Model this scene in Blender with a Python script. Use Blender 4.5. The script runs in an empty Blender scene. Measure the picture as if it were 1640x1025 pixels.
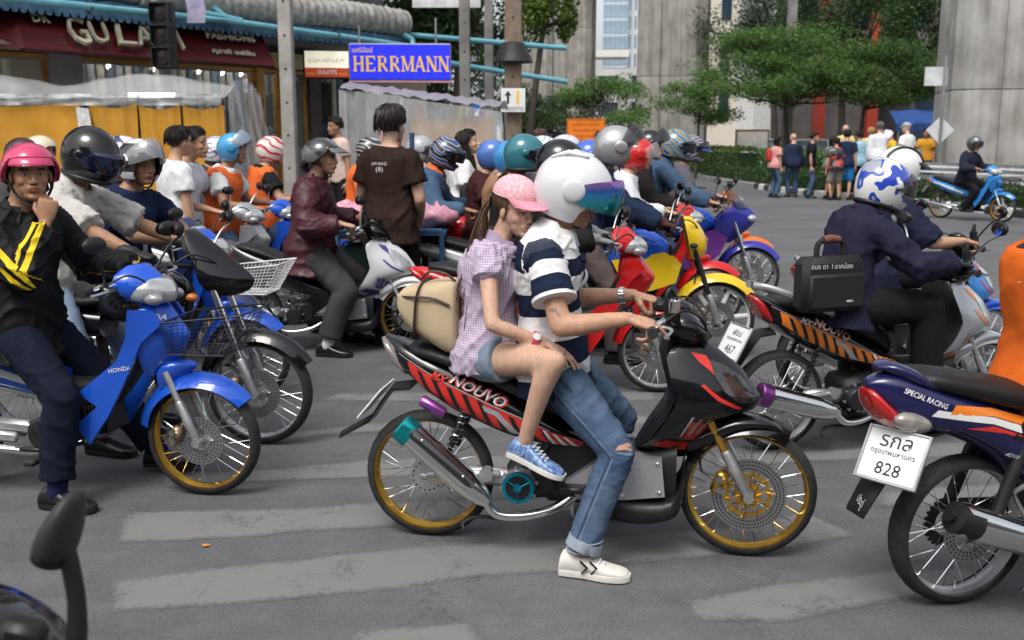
import bpy, bmesh, math, random
import numpy as np
from mathutils import Vector, Matrix, geometry
from mathutils.bvhtree import BVHTree
R = math.radians
SC = bpy.context.scene
COL = SC.collection

# ------------------------------------------------------------------ camera, sky, sun, exposure
cam_d = bpy.data.cameras.new('camera')
cam = bpy.data.objects.new('camera', cam_d); COL.objects.link(cam)
cam.location = (0, 0, 1.6)
cam.rotation_euler = (R(90 - 10.34), 0, 0)
cam_d.sensor_width = 36; cam_d.lens = 35.56
cam_d.clip_start = 0.05; cam_d.clip_end = 3000
cam_d.dof.use_dof = True; cam_d.dof.focus_distance = 4.3; cam_d.dof.aperture_fstop = 4.0
SC.camera = cam

world = bpy.data.worlds.new('World'); SC.world = world; world.use_nodes = True
wn = world.node_tree; wn.nodes.clear()
sky = wn.nodes.new('ShaderNodeTexSky'); sky.sky_type = 'NISHITA'; sky.sun_disc = False
SUN_EL, SUN_AZ = 58, 205          # azimuth measured clockwise from +Y
sky.sun_elevation = R(SUN_EL); sky.sun_rotation = R(SUN_AZ)
sky.air_density = 1.0; sky.dust_density = 4.0; sky.ozone_density = 1.0
hs = wn.nodes.new('ShaderNodeHueSaturation'); hs.inputs['Saturation'].default_value = 0.28
hs.inputs['Value'].default_value = 1.0
bg = wn.nodes.new('ShaderNodeBackground'); bg.inputs['Strength'].default_value = 0.15
wo = wn.nodes.new('ShaderNodeOutputWorld')
wn.links.new(sky.outputs[0], hs.inputs['Color']); wn.links.new(hs.outputs[0], bg.inputs['Color'])
wn.links.new(bg.outputs[0], wo.inputs['Surface'])

sun_d = bpy.data.lights.new('sun', 'SUN'); sun_d.energy = 1.1; sun_d.angle = R(25); sun_d.color = (1, .965, .91)
sun = bpy.data.objects.new('sun', sun_d); COL.objects.link(sun)
sdir = Vector((math.sin(R(SUN_AZ)) * math.cos(R(SUN_EL)), math.cos(R(SUN_AZ)) * math.cos(R(SUN_EL)), math.sin(R(SUN_EL))))
sun.rotation_euler = sdir.to_track_quat('Z', 'Y').to_euler(); sun.location = (0, -5, 30)

SC.view_settings.view_transform = 'Standard'; SC.view_settings.look = 'None'
SC.view_settings.gamma = 1.0; SC.view_settings.exposure = 0.62; SC.view_settings.use_curve_mapping = False
SC.cycles.max_bounces = 8; SC.cycles.transparent_max_bounces = 16
SC.cycles.use_denoising = True
SC.cycles.caustics_reflective = False; SC.cycles.caustics_refractive = False

# ------------------------------------------------------------------ mesh helpers
rng = random.Random(7)
nrng = np.random.default_rng(7)

def frame_from(d, up=(0, 0, 1)):
    d = Vector(d).normalized(); up = Vector(up)
    if abs(d.dot(up)) > 0.97: up = Vector((1, 0, 0)) if abs(d.x) < .9 else Vector((0, 1, 0))
    s = d.cross(up).normalized(); u = s.cross(d).normalized()
    return d, s, u

class MB:
    def __init__(s): s.v = []; s.f = []; s.m = []
    def add(s, vs, fs, mi=0):
        o = len(s.v); s.v.extend([tuple(p) for p in vs])
        s.f.extend([tuple(i + o for i in q) for q in fs]); s.m.extend([mi] * len(fs))
        return s
    def loft(s, rings, mi=0, caps=True, loop=False, closed=True):
        n = len(rings[0]); vs = [p for r in rings for p in r]; fs = []
        K = len(rings); last = K if loop else K - 1
        for k in range(last):
            a, b = k * n, ((k + 1) % K) * n
            for i in range(n if closed else n - 1):
                j = (i + 1) % n
                fs.append((a + i, a + j, b + j, b + i))
        if caps and not loop and closed:
            fs.append(tuple(range(n - 1, -1, -1))); fs.append(tuple(range((K - 1) * n, K * n)))
        return s.add(vs, fs, mi)
    def tube(s, pts, rad, n=8, mi=0, caps=True, loop=False, flat=1.0, up=None, ph=0.0):
        pts = [Vector(p) for p in pts]; K = len(pts)
        if not hasattr(rad, '__len__'): rad = [rad] * K
        rings = []; prev = None
        for k in range(K):
            if loop: d = pts[(k + 1) % K] - pts[k - 1]
            else: d = pts[min(k + 1, K - 1)] - pts[max(k - 1, 0)]
            if d.length < 1e-9: d = Vector((0, 0, 1))
            d.normalize()
            if prev is None: _, a, b = frame_from(d, up or (0, 0, 1))
            else:
                a = prev - d * prev.dot(d)
                if a.length < 1e-6: _, a, b = frame_from(d)
                a.normalize(); b = a.cross(d)
            prev = a
            r = rad[k]; ra, rb = (r if hasattr(r, '__len__') else (r, r * flat))
            rings.append([pts[k] + a * (ra * math.cos(ph + 2 * math.pi * i / n)) + b * (rb * math.sin(ph + 2 * math.pi * i / n)) for i in range(n)])
        return s.loft(rings, mi, caps, loop)
    def capsule(s, pts, rad, n=12, mi=0, flat=1.0, up=None):
        # tube with rounded ends
        pts = [Vector(p) for p in pts]; rad = list(rad)
        d0 = (pts[0] - pts[1]).normalized(); d1 = (pts[-1] - pts[-2]).normalized()
        r0 = rad[0] if not hasattr(rad[0], '__len__') else max(rad[0]); r1 = rad[-1] if not hasattr(rad[-1], '__len__') else max(rad[-1])
        sc = lambda r, k: tuple(x * k for x in r) if hasattr(r, '__len__') else r * k
        P = [pts[0] + d0 * r0 * .92, pts[0] + d0 * r0 * .65] + pts + [pts[-1] + d1 * r1 * .65, pts[-1] + d1 * r1 * .92]
        Q = [sc(rad[0], .38), sc(rad[0], .76)] + rad + [sc(rad[-1], .76), sc(rad[-1], .38)]
        return s.tube(P, Q, n, mi, True, False, flat, up)
    def box(s, c, sz, mi=0, M=None, bev=0.0):
        c = Vector(c); h = [x / 2 for x in sz]; vs = []; fs = []
        if bev <= 0:
            for x in (-1, 1):
                for y in (-1, 1):
                    for z in (-1, 1): vs.append(Vector((x * h[0], y * h[1], z * h[2])))
            fs = [(0, 1, 3, 2), (4, 6, 7, 5), (0, 4, 5, 1), (2, 3, 7, 6), (0, 2, 6, 4), (1, 5, 7, 3)]
        else:
            b = min(bev, min(h) * .95); idx = {}
            for x in (-1, 1):
                for y in (-1, 1):
                    for z in (-1, 1):
                        for ax in range(3):
                            p = [x * (h[0] - b), y * (h[1] - b), z * (h[2] - b)]; p[ax] = (x, y, z)[ax] * h[ax]
                            idx[(x, y, z, ax)] = len(vs); vs.append(Vector(p))
            for ax in range(3):
                u, w = [k for k in range(3) if k != ax]
                for sg in (-1, 1):
                    q = []
                    for a, bb in ((-1, -1), (1, -1), (1, 1), (-1, 1)):
                        k = [0, 0, 0]; k[ax] = sg; k[u] = a; k[w] = bb; q.append(idx[(*k, ax)])
                    fs.append(tuple(q))
                for a in (-1, 1):
                    for bb in (-1, 1):
                        k0 = [0, 0, 0]; k0[u] = a; k0[w] = bb; k1 = list(k0); k0[ax] = -1; k1[ax] = 1
                        fs.append((idx[(*k0, u)], idx[(*k1, u)], idx[(*k1, w)], idx[(*k0, w)]))
            for x in (-1, 1):
                for y in (-1, 1):
                    for z in (-1, 1): fs.append(tuple(idx[(x, y, z, a)] for a in range(3)))
        vs = [(M @ p if M else p) + c for p in vs]
        return s.add(vs, fs, mi)
    def prism(s, poly, y0, y1, mi=0, fn=None):
        # polygon in (x, z), extruded along y; fn maps (x, y, z)
        n = len(poly); vs = [(p[0], y0, p[1]) for p in poly] + [(p[0], y1, p[1]) for p in poly]
        fs = [tuple(range(n)), tuple(range(2 * n - 1, n - 1, -1))] + [(i, i + n, (i + 1) % n + n, (i + 1) % n) for i in range(n)]
        if fn: vs = [fn(*p) for p in vs]
        return s.add(vs, fs, mi)
    def lathe(s, prof, n=24, mi=0, M=None, c=(0, 0, 0), loop=True):
        # profile (r, h) spun about local y; closed loop profile unless loop False
        rings = []
        for k in range(n):
            a = 2 * math.pi * k / n
            rings.append([Vector((r * math.cos(a), h, r * math.sin(a))) for r, h in prof])
        m = len(prof); vs = [p for r in rings for p in r]; fs = []
        for k in range(n):
            a, b = k * m, ((k + 1) % n) * m
            for i in range(m if loop else m - 1):
                j = (i + 1) % m; fs.append((a + i, b + i, b + j, a + j))
        c = Vector(c); vs = [(M @ p if M else p) + c for p in vs]
        return s.add(vs, fs, mi)
    def ell(s, c, r, n=12, m=8, mi=0, M=None):
        c = Vector(c); vs = []; fs = []
        if not hasattr(r, '__len__'): r = (r, r, r)
        for j in range(1, m):
            t = math.pi * j / m
            for i in range(n):
                a = 2 * math.pi * i / n
                vs.append(Vector((r[0] * math.sin(t) * math.cos(a), r[1] * math.sin(t) * math.sin(a), r[2] * math.cos(t))))
        top = len(vs); vs += [Vector((0, 0, r[2])), Vector((0, 0, -r[2]))]
        for j in range(m - 2):
            for i in range(n):
                k = (i + 1) % n; fs.append((j * n + i, (j + 1) * n + i, (j + 1) * n + k, j * n + k))
        for i in range(n):
            k = (i + 1) % n; fs.append((top, i, k)); fs.append((top + 1, (m - 2) * n + k, (m - 2) * n + i))
        vs = [(M @ p if M else p) + c for p in vs]
        return s.add(vs, fs, mi)
    def quad(s, a, b, c, d, mi=0): return s.add([a, b, c, d], [(0, 1, 2, 3)], mi)
    def mesh(s, name, smooth=40):
        me = bpy.data.meshes.new(name); me.from_pydata(s.v, [], s.f)
        if any(s.m): me.polygons.foreach_set('material_index', s.m)
        me.update()
        bm = bmesh.new(); bm.from_mesh(me); bmesh.ops.recalc_face_normals(bm, faces=bm.faces[:]); bm.to_mesh(me); bm.free()
        if smooth:
            me.polygons.foreach_set('use_smooth', [True] * len(me.polygons))
            if smooth < 180: me.set_sharp_from_angle(angle=R(smooth))
        me.update(); return me
    def build(s, name, mats, parent=None, smooth=40, loc=None, rot=None):
        return mkobj(name, s.mesh(name, smooth), mats, parent, loc, rot)

def mkobj(name, me, mats=None, parent=None, loc=None, rot=None):
    o = bpy.data.objects.new(name, me); COL.objects.link(o)
    if mats is not None and not me.materials:
        for m in (mats if isinstance(mats, (list, tuple)) else [mats]): me.materials.append(m)
    if parent is not None: o.parent = parent
    if loc is not None: o.location = loc
    if rot is not None: o.rotation_euler = rot
    return o

def tag(o, label, cat=None, group=None, kind=None):
    o['label'] = label
    if cat: o['category'] = cat
    if group: o['group'] = group
    if kind: o['kind'] = kind
    return o

def thing(name, label, cat, loc=(0, 0, 0), rz=0.0, group=None, rx=0.0):
    o = bpy.data.objects.new(name, None); COL.objects.link(o); o.empty_display_size = .1
    o.location = loc; o.rotation_euler = (rx, 0, rz)
    return tag(o, label, cat, group)

def smoothpath(pts, n=6):
    # Catmull-Rom through points (any dimension)
    P = [np.array(p, float) for p in pts]; out = []
    for i in range(len(P) - 1):
        p0 = P[max(i - 1, 0)]; p1 = P[i]; p2 = P[i + 1]; p3 = P[min(i + 2, len(P) - 1)]
        for k in range(n):
            t = k / n
            out.append(tuple(.5 * ((2 * p1) + (-p0 + p2) * t + (2 * p0 - 5 * p1 + 4 * p2 - p3) * t * t + (-p0 + 3 * p1 - 3 * p2 + p3) * t ** 3)))
    out.append(tuple(P[-1])); return out

# ------------------------------------------------------------------ materials
MATS = {}
def mat(name, col=(.5, .5, .5), rough=.5, metal=0.0, coat=0.0, var=.12, vscale=6.0, bump=0.0, bscale=40.0, spec=.5, trans=0.0, ior=1.45, alpha=1.0, sss=0.0, sheen=0.0, emit=None, estr=0.0, rvar=.12, coord='Object'):
    if name in MATS: return MATS[name]
    m = bpy.data.materials.new(name); m.use_nodes = True; nt = m.node_tree; N = nt.nodes; Lk = nt.links
    p = N['Principled BSDF']
    p.inputs['Metallic'].default_value = metal; p.inputs['Roughness'].default_value = rough
    p.inputs['Specular IOR Level'].default_value = spec; p.inputs['IOR'].default_value = ior
    p.inputs['Transmission Weight'].default_value = trans; p.inputs['Alpha'].default_value = alpha
    p.inputs['Coat Weight'].default_value = coat; p.inputs['Coat Roughness'].default_value = .05
    if sheen: p.inputs['Sheen Weight'].default_value = sheen; p.inputs['Sheen Roughness'].default_value = .5
    if sss: p.inputs['Subsurface Weight'].default_value = sss; p.inputs['Subsurface Radius'].default_value = (.012, .005, .003); p.inputs['Subsurface Scale'].default_value = .6
    if emit: p.inputs['Emission Color'].default_value = (*emit, 1); p.inputs['Emission Strength'].default_value = estr
    tc = N.new('ShaderNodeTexCoord')
    if var > 0:
        nz = N.new('ShaderNodeTexNoise'); nz.inputs['Scale'].default_value = vscale; nz.inputs['Detail'].default_value = 5
        Lk.new(tc.outputs[coord], nz.inputs['Vector'])
        mr = N.new('ShaderNodeMapRange'); mr.inputs[1].default_value = .3; mr.inputs[2].default_value = .7
        mr.inputs[3].default_value = 1 - var; mr.inputs[4].default_value = 1 + var
        Lk.new(nz.outputs['Fac'], mr.inputs[0])
        mx = N.new('ShaderNodeVectorMath'); mx.operation = 'SCALE'; mx.inputs[0].default_value = col
        Lk.new(mr.outputs[0], mx.inputs['Scale']); Lk.new(mx.outputs[0], p.inputs['Base Color'])
        if rvar > 0 and rough > .02:
            m2 = N.new('ShaderNodeMapRange'); m2.inputs[1].default_value = .3; m2.inputs[2].default_value = .7
            m2.inputs[3].default_value = rough * (1 - rvar * 1.5); m2.inputs[4].default_value = min(1, rough * (1 + rvar * 2))
            n2 = N.new('ShaderNodeTexNoise'); n2.inputs['Scale'].default_value = vscale * 3; n2.inputs['Detail'].default_value = 4
            Lk.new(tc.outputs[coord], n2.inputs['Vector']); Lk.new(n2.outputs['Fac'], m2.inputs[0]); Lk.new(m2.outputs[0], p.inputs['Roughness'])
    else: p.inputs['Base Color'].default_value = (*col, 1)
    if bump > 0:
        n3 = N.new('ShaderNodeTexNoise'); n3.inputs['Scale'].default_value = bscale; n3.inputs['Detail'].default_value = 4
        Lk.new(tc.outputs[coord], n3.inputs['Vector'])
        b = N.new('ShaderNodeBump'); b.inputs['Strength'].default_value = bump; b.inputs['Distance'].default_value = .01
        Lk.new(n3.outputs['Fac'], b.inputs['Height']); Lk.new(b.outputs[0], p.inputs['Normal'])
    MATS[name] = m; return m

def paint(name, col, metal=0.0): return mat('paint_' + name, col, .28, metal, 1.0, .05, 3.0, rvar=.1, spec=.15)
def cloth(name, col, bump=.25, sheen=.0, var=.14): return mat('cloth_' + name, col, .88, 0, 0, var, 9.0, bump, 160.0, spec=.12, sheen=sheen)

BLACK_PL = mat('black_plastic', (.012, .012, .013), .45, bump=.05, bscale=300)
BLACK_GL = paint('black', (.004, .004, .005))
RUBBER = mat('rubber', (.022, .022, .022), .75, var=.3, vscale=20, bump=.25, bscale=150)
CHROME = mat('chrome', (.78, .78, .78), .12, 1.0, var=.05)
STEEL = mat('steel', (.45, .45, .46), .35, 1.0, var=.15, bump=.05, bscale=120)
ALU = mat('aluminium', (.55, .56, .57), .42, .9, var=.12)
GOLD = mat('gold_anodised', (.62, .36, .06), .32, .9, var=.08)
DARKMET = mat('dark_engine_metal', (.035, .035, .037), .5, .6, var=.3, vscale=25)
SILVERP = paint('silver', (.42, .43, .45), .5)
LEATHER = mat('seat_vinyl', (.009, .009, .01), .55, bump=.15, bscale=220, var=.1)
MIRROR = mat('mirror_glass', (.75, .77, .78), .03, 1.0, var=0)
LENS = mat('clear_lens', (.9, .9, .9), .05, 0, 1.0, var=0, spec=.6)
REDLENS = mat('red_lens', (.45, .012, .01), .12, 0, 1.0, var=.1)
AMBER = mat('amber_lens', (.7, .2, .02), .15, 0, 1.0, var=.05)
WHITE_PT = paint('white', (.75, .75, .74))
STICK_W = mat('sticker_white', (.75, .75, .74), .4, var=.04)
STICK_R = mat('sticker_red', (.62, .03, .02), .35, coat=.5, var=.08)
STICK_G = mat('sticker_grey', (.33, .33, .34), .4, coat=.4, var=.05)
STICK_B = mat('sticker_black', (.012, .012, .012), .4, var=.05)
STICK_O = mat('sticker_orange', (.75, .2, .02), .35, coat=.5, var=.06)
STICK_Y = mat('sticker_yellow', (.8, .55, .04), .4, var=.05)
STICK_V = mat('sticker_violet', (.08, .04, .22), .4, var=.1)

TMP = bpy.data.scenes.new('workbench')      # scratch scene for evaluating modifiers and text, removed at the end
def tmp_dg():
    with bpy.context.temp_override(scene=TMP, view_layer=TMP.view_layers[0]): return bpy.context.evaluated_depsgraph_get()
_fontcache = {}
def text_tris(txt, size=1.0, shear=0.0, bold=0.0, sx=1.0):
    # outline of a text as 2D vertices and triangles, centred on its bounding box
    key = (txt, shear, bold)
    if key not in _fontcache:
        cu = bpy.data.curves.new('t', 'FONT'); cu.body = txt; cu.size = 1.0; cu.shear = shear; cu.offset = bold
        cu.resolution_u = 2; cu.align_x = 'LEFT'
        o = bpy.data.objects.new('t', cu); TMP.collection.objects.link(o)
        dg = tmp_dg()
        me = bpy.data.meshes.new_from_object(o.evaluated_get(dg))
        V = [(v.co.x, v.co.y) for v in me.vertices]; F = [tuple(p.vertices) for p in me.polygons]
        bpy.data.objects.remove(o); bpy.data.curves.remove(cu); bpy.data.meshes.remove(me)
        if V:
            xs = [v[0] for v in V]; ys = [v[1] for v in V]; cx = (min(xs) + max(xs)) / 2; cy = (min(ys) + max(ys)) / 2
            w = max(xs) - min(xs); h = max(ys) - min(ys)
            V = [(x - cx, y - cy) for x, y in V]
        else: w = h = 1
        _fontcache[key] = (V, F, w, h)
    V, F, w, h = _fontcache[key]
    k = size / max(h, 1e-6)
    return [(x * k * sx, y * k) for x, y in V], F, w * k * sx

def put_text(txt, name, m, parent, origin, ux, uy, height, width=None, shear=0.0, bold=0.0, thick=0.0):
    # flat lettering laid in the plane spanned by ux, uy, centred on origin
    V, F, w = text_tris(txt, height, shear, bold)
    kx = (width / w) if width else 1.0
    ux = Vector(ux).normalized(); uy = Vector(uy).normalized(); o = Vector(origin); nrm = ux.cross(uy)
    b = MB()
    b.add([o + ux * (x * kx) + uy * y for x, y in V], F)
    me = bpy.data.meshes.new(name)
    me.from_pydata(b.v, [], b.f); me.update()
    if thick > 0:
        bm = bmesh.new(); bm.from_mesh(me)
        r = bmesh.ops.extrude_face_region(bm, geom=bm.faces[:])
        for v in [g for g in r['geom'] if isinstance(g, bmesh.types.BMVert)]: v.co += nrm * thick
        bmesh.ops.recalc_face_normals(bm, faces=bm.faces[:]); bm.to_mesh(me); bm.free()
    return mkobj(name, me, m, parent)
# ------------------------------------------------------------------ motorcycles
def se_ring(x, zt, zb, w, p=2.6, n=20, y0=0.0, dx=0.0):
    zc, h = (zt + zb) / 2, (zt - zb) / 2; out = []
    for i in range(n):
        a = 2 * math.pi * i / n; c, s = math.cos(a), math.sin(a)
        yy = math.copysign(abs(c) ** (2 / p), c) * w; zz = math.copysign(abs(s) ** (2 / p), s) * h
        out.append(Vector((x + dx * zz, y0 + yy, zc + zz)))
    return out
def xloft(b, st, p=2.6, n=20, mi=0, y0=0.0, dx=0.0, sub=3):
    st = smoothpath(st, sub) if sub > 1 else st
    rings = [se_ring(s[0], s[1], s[2], max(s[3], .004), p, n, y0, dx) for s in st]
    return b.loft(rings, mi)
def zloft(b, lv, n=22, p=1.9, q=1.35, mi=0, sub=2):
    # levels (z, x_back, x_front, half width): flat back, nose in front
    lv = smoothpath(lv, sub) if sub > 1 else lv; rings = []
    for z, xa, xb, w in lv:
        r = []; m = n // 2
        for i in range(m + 1):
            t = i / m; x = xa + (xb - xa) * math.sin(t * math.pi / 2)
            u = (x - xa) / max(xb - xa, 1e-6); y = w * max(0, 1 - u ** p) ** (1 / q)
            r.append(Vector((x, y, z)))
        r2 = [Vector((v.x, -v.y, v.z)) for v in reversed(r[:-1])]
        rings.append(r + r2)
    return b.loft(rings, mi)

def project(bvh, pts, side=-1, off=.0025):
    out = []
    for x, z in pts:
        h = bvh.ray_cast(Vector((x, side * 1.2, z)), Vector((0, -side, 0)))
        out.append(None if h[0] is None else h[0] + Vector((0, side * off, 0)))
    return out
def bvh_of(*obs):
    V = []; F = []
    for o in obs:
        k = len(V); V += [tuple(v.co) for v in o.data.vertices]; F += [tuple(i + k for i in p.vertices) for p in o.data.polygons]
    return BVHTree.FromPolygons(V, F)
def decal(bvh, poly, name, m, parent, side=-1, off=.0025, seg=.018):
    P = [Vector(p) for p in poly]; B = []
    for i in range(len(P)):
        a, b = P[i], P[(i + 1) % len(P)]; k = max(1, int((b - a).length / seg))
        B += [a.lerp(b, j / k) for j in range(k)]
    n = len(B); pts = list(B)
    xs = [p.x for p in P]; ys = [p.y for p in P]; x = min(xs) + seg * .5
    def inside(x, y):
        c = False
        for i in range(n):
            a, b = B[i], B[i - 1]
            if (a.y > y) != (b.y > y) and x < (b.x - a.x) * (y - a.y) / (b.y - a.y) + a.x: c = not c
        return c
    while x < max(xs):
        y = min(ys) + seg * .5
        while y < max(ys):
            if inside(x, y): pts.append(Vector((x, y)))
            y += seg
        x += seg
    r = geometry.delaunay_2d_cdt(pts, [(i, (i + 1) % n) for i in range(n)], [], 1, 1e-5)
    Q = project(bvh, r[0], side, off)
    F = [f for f in r[2] if all(Q[i] is not None for i in f)]
    if not F: return None
    b = MB(); b.add([q or Vector() for q in Q], F)
    return b.build(name, m, parent, 180)
def decal_text(bvh, txt, c, ang, h, name, m, parent, side=-1, off=.004, width=None, shear=.25, bold=0.0):
    V, F, w = text_tris(txt, h, shear, bold); k = (width / w) if width else 1.0
    ca, sa = math.cos(ang), math.sin(ang); fx = 1 if side < 0 else -1
    pts = [(c[0] + fx * (x * k * ca - y * sa), c[1] + (x * k * sa + y * ca)) for x, y in V]
    Q = project(bvh, pts, side, off); F = [f for f in F if all(Q[i] is not None for i in f)]
    if not F: return None
    b = MB(); b.add([q or Vector() for q in Q], F)
    return b.build(name, m, parent, 0)

_wc = {}
def wheel(parent, name, c, r=.264, rimr=.236, tw=.04, rim=GOLD, disc=None, drum=None, style='spoke', steer=0.0, hubm=ALU):
    def get(key, fn):
        if key not in _wc: _wc[key] = fn()
        return _wc[key]
    def tyre():
        b = MB(); n = 72; rings = []; rc = rimr - .004; A = r - rc
        for k in range(n):
            a = 2 * math.pi * k / n; ring = []
            for i in range(13):
                t = R(-100 + 200 * i / 12); rr = rc + A * max(math.cos(t), -.12) ** 1 if math.cos(t) > 0 else rc + A * math.cos(t) * .6
                hh = tw * math.sin(t)
                if 2 < i < 10 and (k + abs(i - 6)) % 3 == 0: rr -= .0022
                ring.append(Vector((rr * math.cos(a), hh, rr * math.sin(a))))
            rings.append(ring)
        b.loft(rings, loop=True, closed=False); return b.mesh('tyre', 180)
    def rimf():
        b = MB(); w = tw * .72
        b.lathe([(rimr + .003, -w), (rimr + .003, -w + .004), (rimr - .008, -w * .55), (rimr - .008, w * .55), (rimr + .003, w - .004), (rimr + .003, w),
                 (rimr - .012, w * .95), (rimr - .02, w * .45), (rimr - .022, 0), (rimr - .02, -w * .45), (rimr - .012, -w * .95)], 64); return b.mesh('rim', 30)
    def spokes():
        b = MB(); n = 32 if style == 'spoke' else 6
        if style == 'spoke':
            for k in range(n):
                s = 1 if k % 2 else -1; a = 2 * math.pi * k / n; da = .62 * (1 if (k // 2) % 2 else -1)
                p0 = (.038 * math.cos(a + da * 1.6), s * .028, .038 * math.sin(a + da * 1.6)); p1 = ((rimr - .016) * math.cos(a), s * .004, (rimr - .016) * math.sin(a))
                b.tube([p0, p1], .0017, 4, 0)
        else:
            for k in range(n):
                a = 2 * math.pi * k / n; p0 = (.02 * math.cos(a), 0, .02 * math.sin(a)); p1 = ((rimr - .012) * math.cos(a + .1), 0, (rimr - .012) * math.sin(a + .1))
                b.tube([p0, p1], [(.018, .02), (.011, .015)], 8, 1)
        b.lathe([(.012, -.05), (.022, -.05), (.024, -.034), (.046, -.032), (.046, -.026), (.024, -.02), (.024, .02), (.046, .026), (.046, .032), (.024, .034), (.022, .05), (.012, .05)], 24, 1)
        return b.mesh('spokes', 40)
    sm = get(('sp', rimr, style, hubm.name, rim.name if style != 'spoke' else ''), spokes)
    if not sm.materials: sm.materials.append(CHROME); sm.materials.append(hubm if style == 'spoke' else rim)
    w = mkobj(name, sm, None, parent, c, (0, 0, steer))
    t = get(('ty', r, rimr, tw), tyre)
    if not t.materials: t.materials.append(RUBBER)
    mkobj('tyre', t, None, w)
    rm = get(('ri', rimr, tw, rim.name), rimf)
    if not rm.materials: rm.materials.append(rim)
    mkobj('rim', rm, None, w)
    if disc:
        ro, y, fancy = disc
        b = MB(); ri = ro * (.66 if fancy else .55)
        b.lathe([(ri, y - .002), (ro, y - .002), (ro, y + .002), (ri, y + .002)], 48, 0)
        for k in range(66 if fancy else 30):
            a = 2 * math.pi * k / (66 if fancy else 30)
            for j in range(3):
                rr = ri + (ro - ri) * (.22 + .28 * j); aa = a + j * .03
                b.lathe([(0, -.0032), (.0036, -.0032), (.0036, .0032), (0, .0032)], 6, 1, None, (rr * math.cos(aa), y, rr * math.sin(aa)), False)
        na = 10 if fancy else 5
        for k in range(na):
            a = 2 * math.pi * k / na
            b.tube([(.03 * math.cos(a), y, .03 * math.sin(a)), (ri * .7 * math.cos(a + .25), y - .002, ri * .7 * math.sin(a + .25)), ((ri + .008) * math.cos(a + .1), y - .003, (ri + .008) * math.sin(a + .1))], [(.012, .003), (.009, .003), (.009, .003)], 6, 2)
        b.lathe([(.028, y - .004), (ri * .5, y - .004), (ri * .5, y + .003), (.028, y + .003)], 24, 2)
        if fancy: b.lathe([(ri * .78, y - .0045), (ri * .92, y - .0045), (ri * .92, y + .002), (ri * .78, y + .002)], 32, 2)
        b.build('brake_disc', [STEEL, STICK_B, GOLD if fancy else STEEL], w, 40)
    if drum:
        b = MB(); b.lathe([(.015, -.055), (drum, -.05), (drum + .006, -.02), (drum + .006, .03), (.015, .04)], 32)
        for k in range(18):
            a = 2 * math.pi * k / 18; b.lathe([(0, -.003), (.004, -.003), (.004, .003), (0, .003)], 6, 1, None, ((drum - .012) * math.cos(a), -.05, (drum - .012) * math.sin(a)), False)
        b.build('drum_hub', [ALU, STICK_B], w, 40)
    b = MB(); b.lathe([(.0, -.085), (.014, -.085), (.016, -.078), (.016, .078), (.014, .085), (0, .085)], 12, 0, None, (0, 0, 0), False); b.build('axle_nut', CHROME, w, 40)
    return w

def mirror(parent, base, head, yaw=0.0, size=(.062, .036), m=BLACK_PL, stalk=BLACK_PL):
    base, head = Vector(base), Vector(head); b = MB()
    mid = base.lerp(head, .55) + Vector((.012, 0, .01))
    b.tube(smoothpath([base, mid, head + Vector((.02, 0, -.03)), head + Vector((.012, 0, -.01))], 5), .0055, 8, 1)
    b.ell(head + Vector((.016, 0, 0)), (.022, size[0], size[1]), 20, 10, 0, Matrix.Rotation(yaw, 3, 'Z'))
    o = b.build('mirror', [m, stalk], parent, 60)
    g = MB(); g.lathe([(0, 0), (1, 0)], 24, 0, None, (0, 0, 0), False)
    g.v = [tuple(head + Matrix.Rotation(yaw, 3, 'Z') @ Vector((-.0075, v[0] * size[0] * .9, v[2] * size[1] * .88))) for v in g.v]
    g.build('mirror_glass', MIRROR, o, 0)
    return o

def lever(b, p0, p1, mi=0): b.tube(smoothpath([p0, tuple(Vector(p0).lerp(Vector(p1), .3) + Vector((.03, 0, 0))), p1], 5), [.006] * 10 + [.008], 6, mi)

def handlebar(P, xh, zh, gx, gz, gy=.34, m=BLACK_PL, mirrors='both', mh=.2, grip=RUBBER, bark=CHROME, mcol=BLACK_PL, mstalk=BLACK_PL, myaw=0.25):
    b = MB()
    for s in (-1, 1): b.tube(smoothpath([(xh, 0, zh), (xh, s * .1, zh + .01), (xh - .02, s * .2, (zh + gz) / 2 + .015), (gx, s * (gy - .1), gz), (gx - .012, s * gy, gz - .005)], 4), .0115, 10, 0)
    h = b.build('handlebar', bark, P)
    for s in (-1, 1):
        g = MB(); g.lathe([(0, -.062), (.018, -.062), (.02, -.055), (.0165, -.045), (.0175, -.01), (.0165, .02), (.0175, .05), (.022, .054), (.022, .06), (0, .06)], 16, 0, Matrix.Rotation(R(-7 * s), 3, 'Z'), (gx - .006, s * (gy - .055), gz - .002), False)
        g.build('grip', grip, h, 50)
        l = MB(); lever(l, (gx + .03, s * (gy - .12), gz), (gx + .045, s * (gy + .01), gz - .012), 0)
        l.box((gx + .012, s * (gy - .135), gz), (.045, .04, .04), 1, None, .01)
        l.build('brake_lever', [ALU, BLACK_PL], h)
        if mirrors == 'both' or (mirrors == 'right') == (s < 0) and mirrors in ('left', 'right'):
            mirror(P, (gx + .03, s * (gy - .13), gz + .015), (gx + .07, s * (gy + .03), gz + mh), s * myaw, m=mcol, stalk=mstalk)
    for s in (-1, 1): c = MB(); c.tube(smoothpath([(gx + .03, s * (gy - .13), gz + .01), (gx + .11, s * .16, gz + .05), (xh + .13, s * .07, gz - .02), (xh + .12, s * .05, zh - .16)], 6), .005, 6); c.build('control_cable', BLACK_PL, h)
    return h

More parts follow.
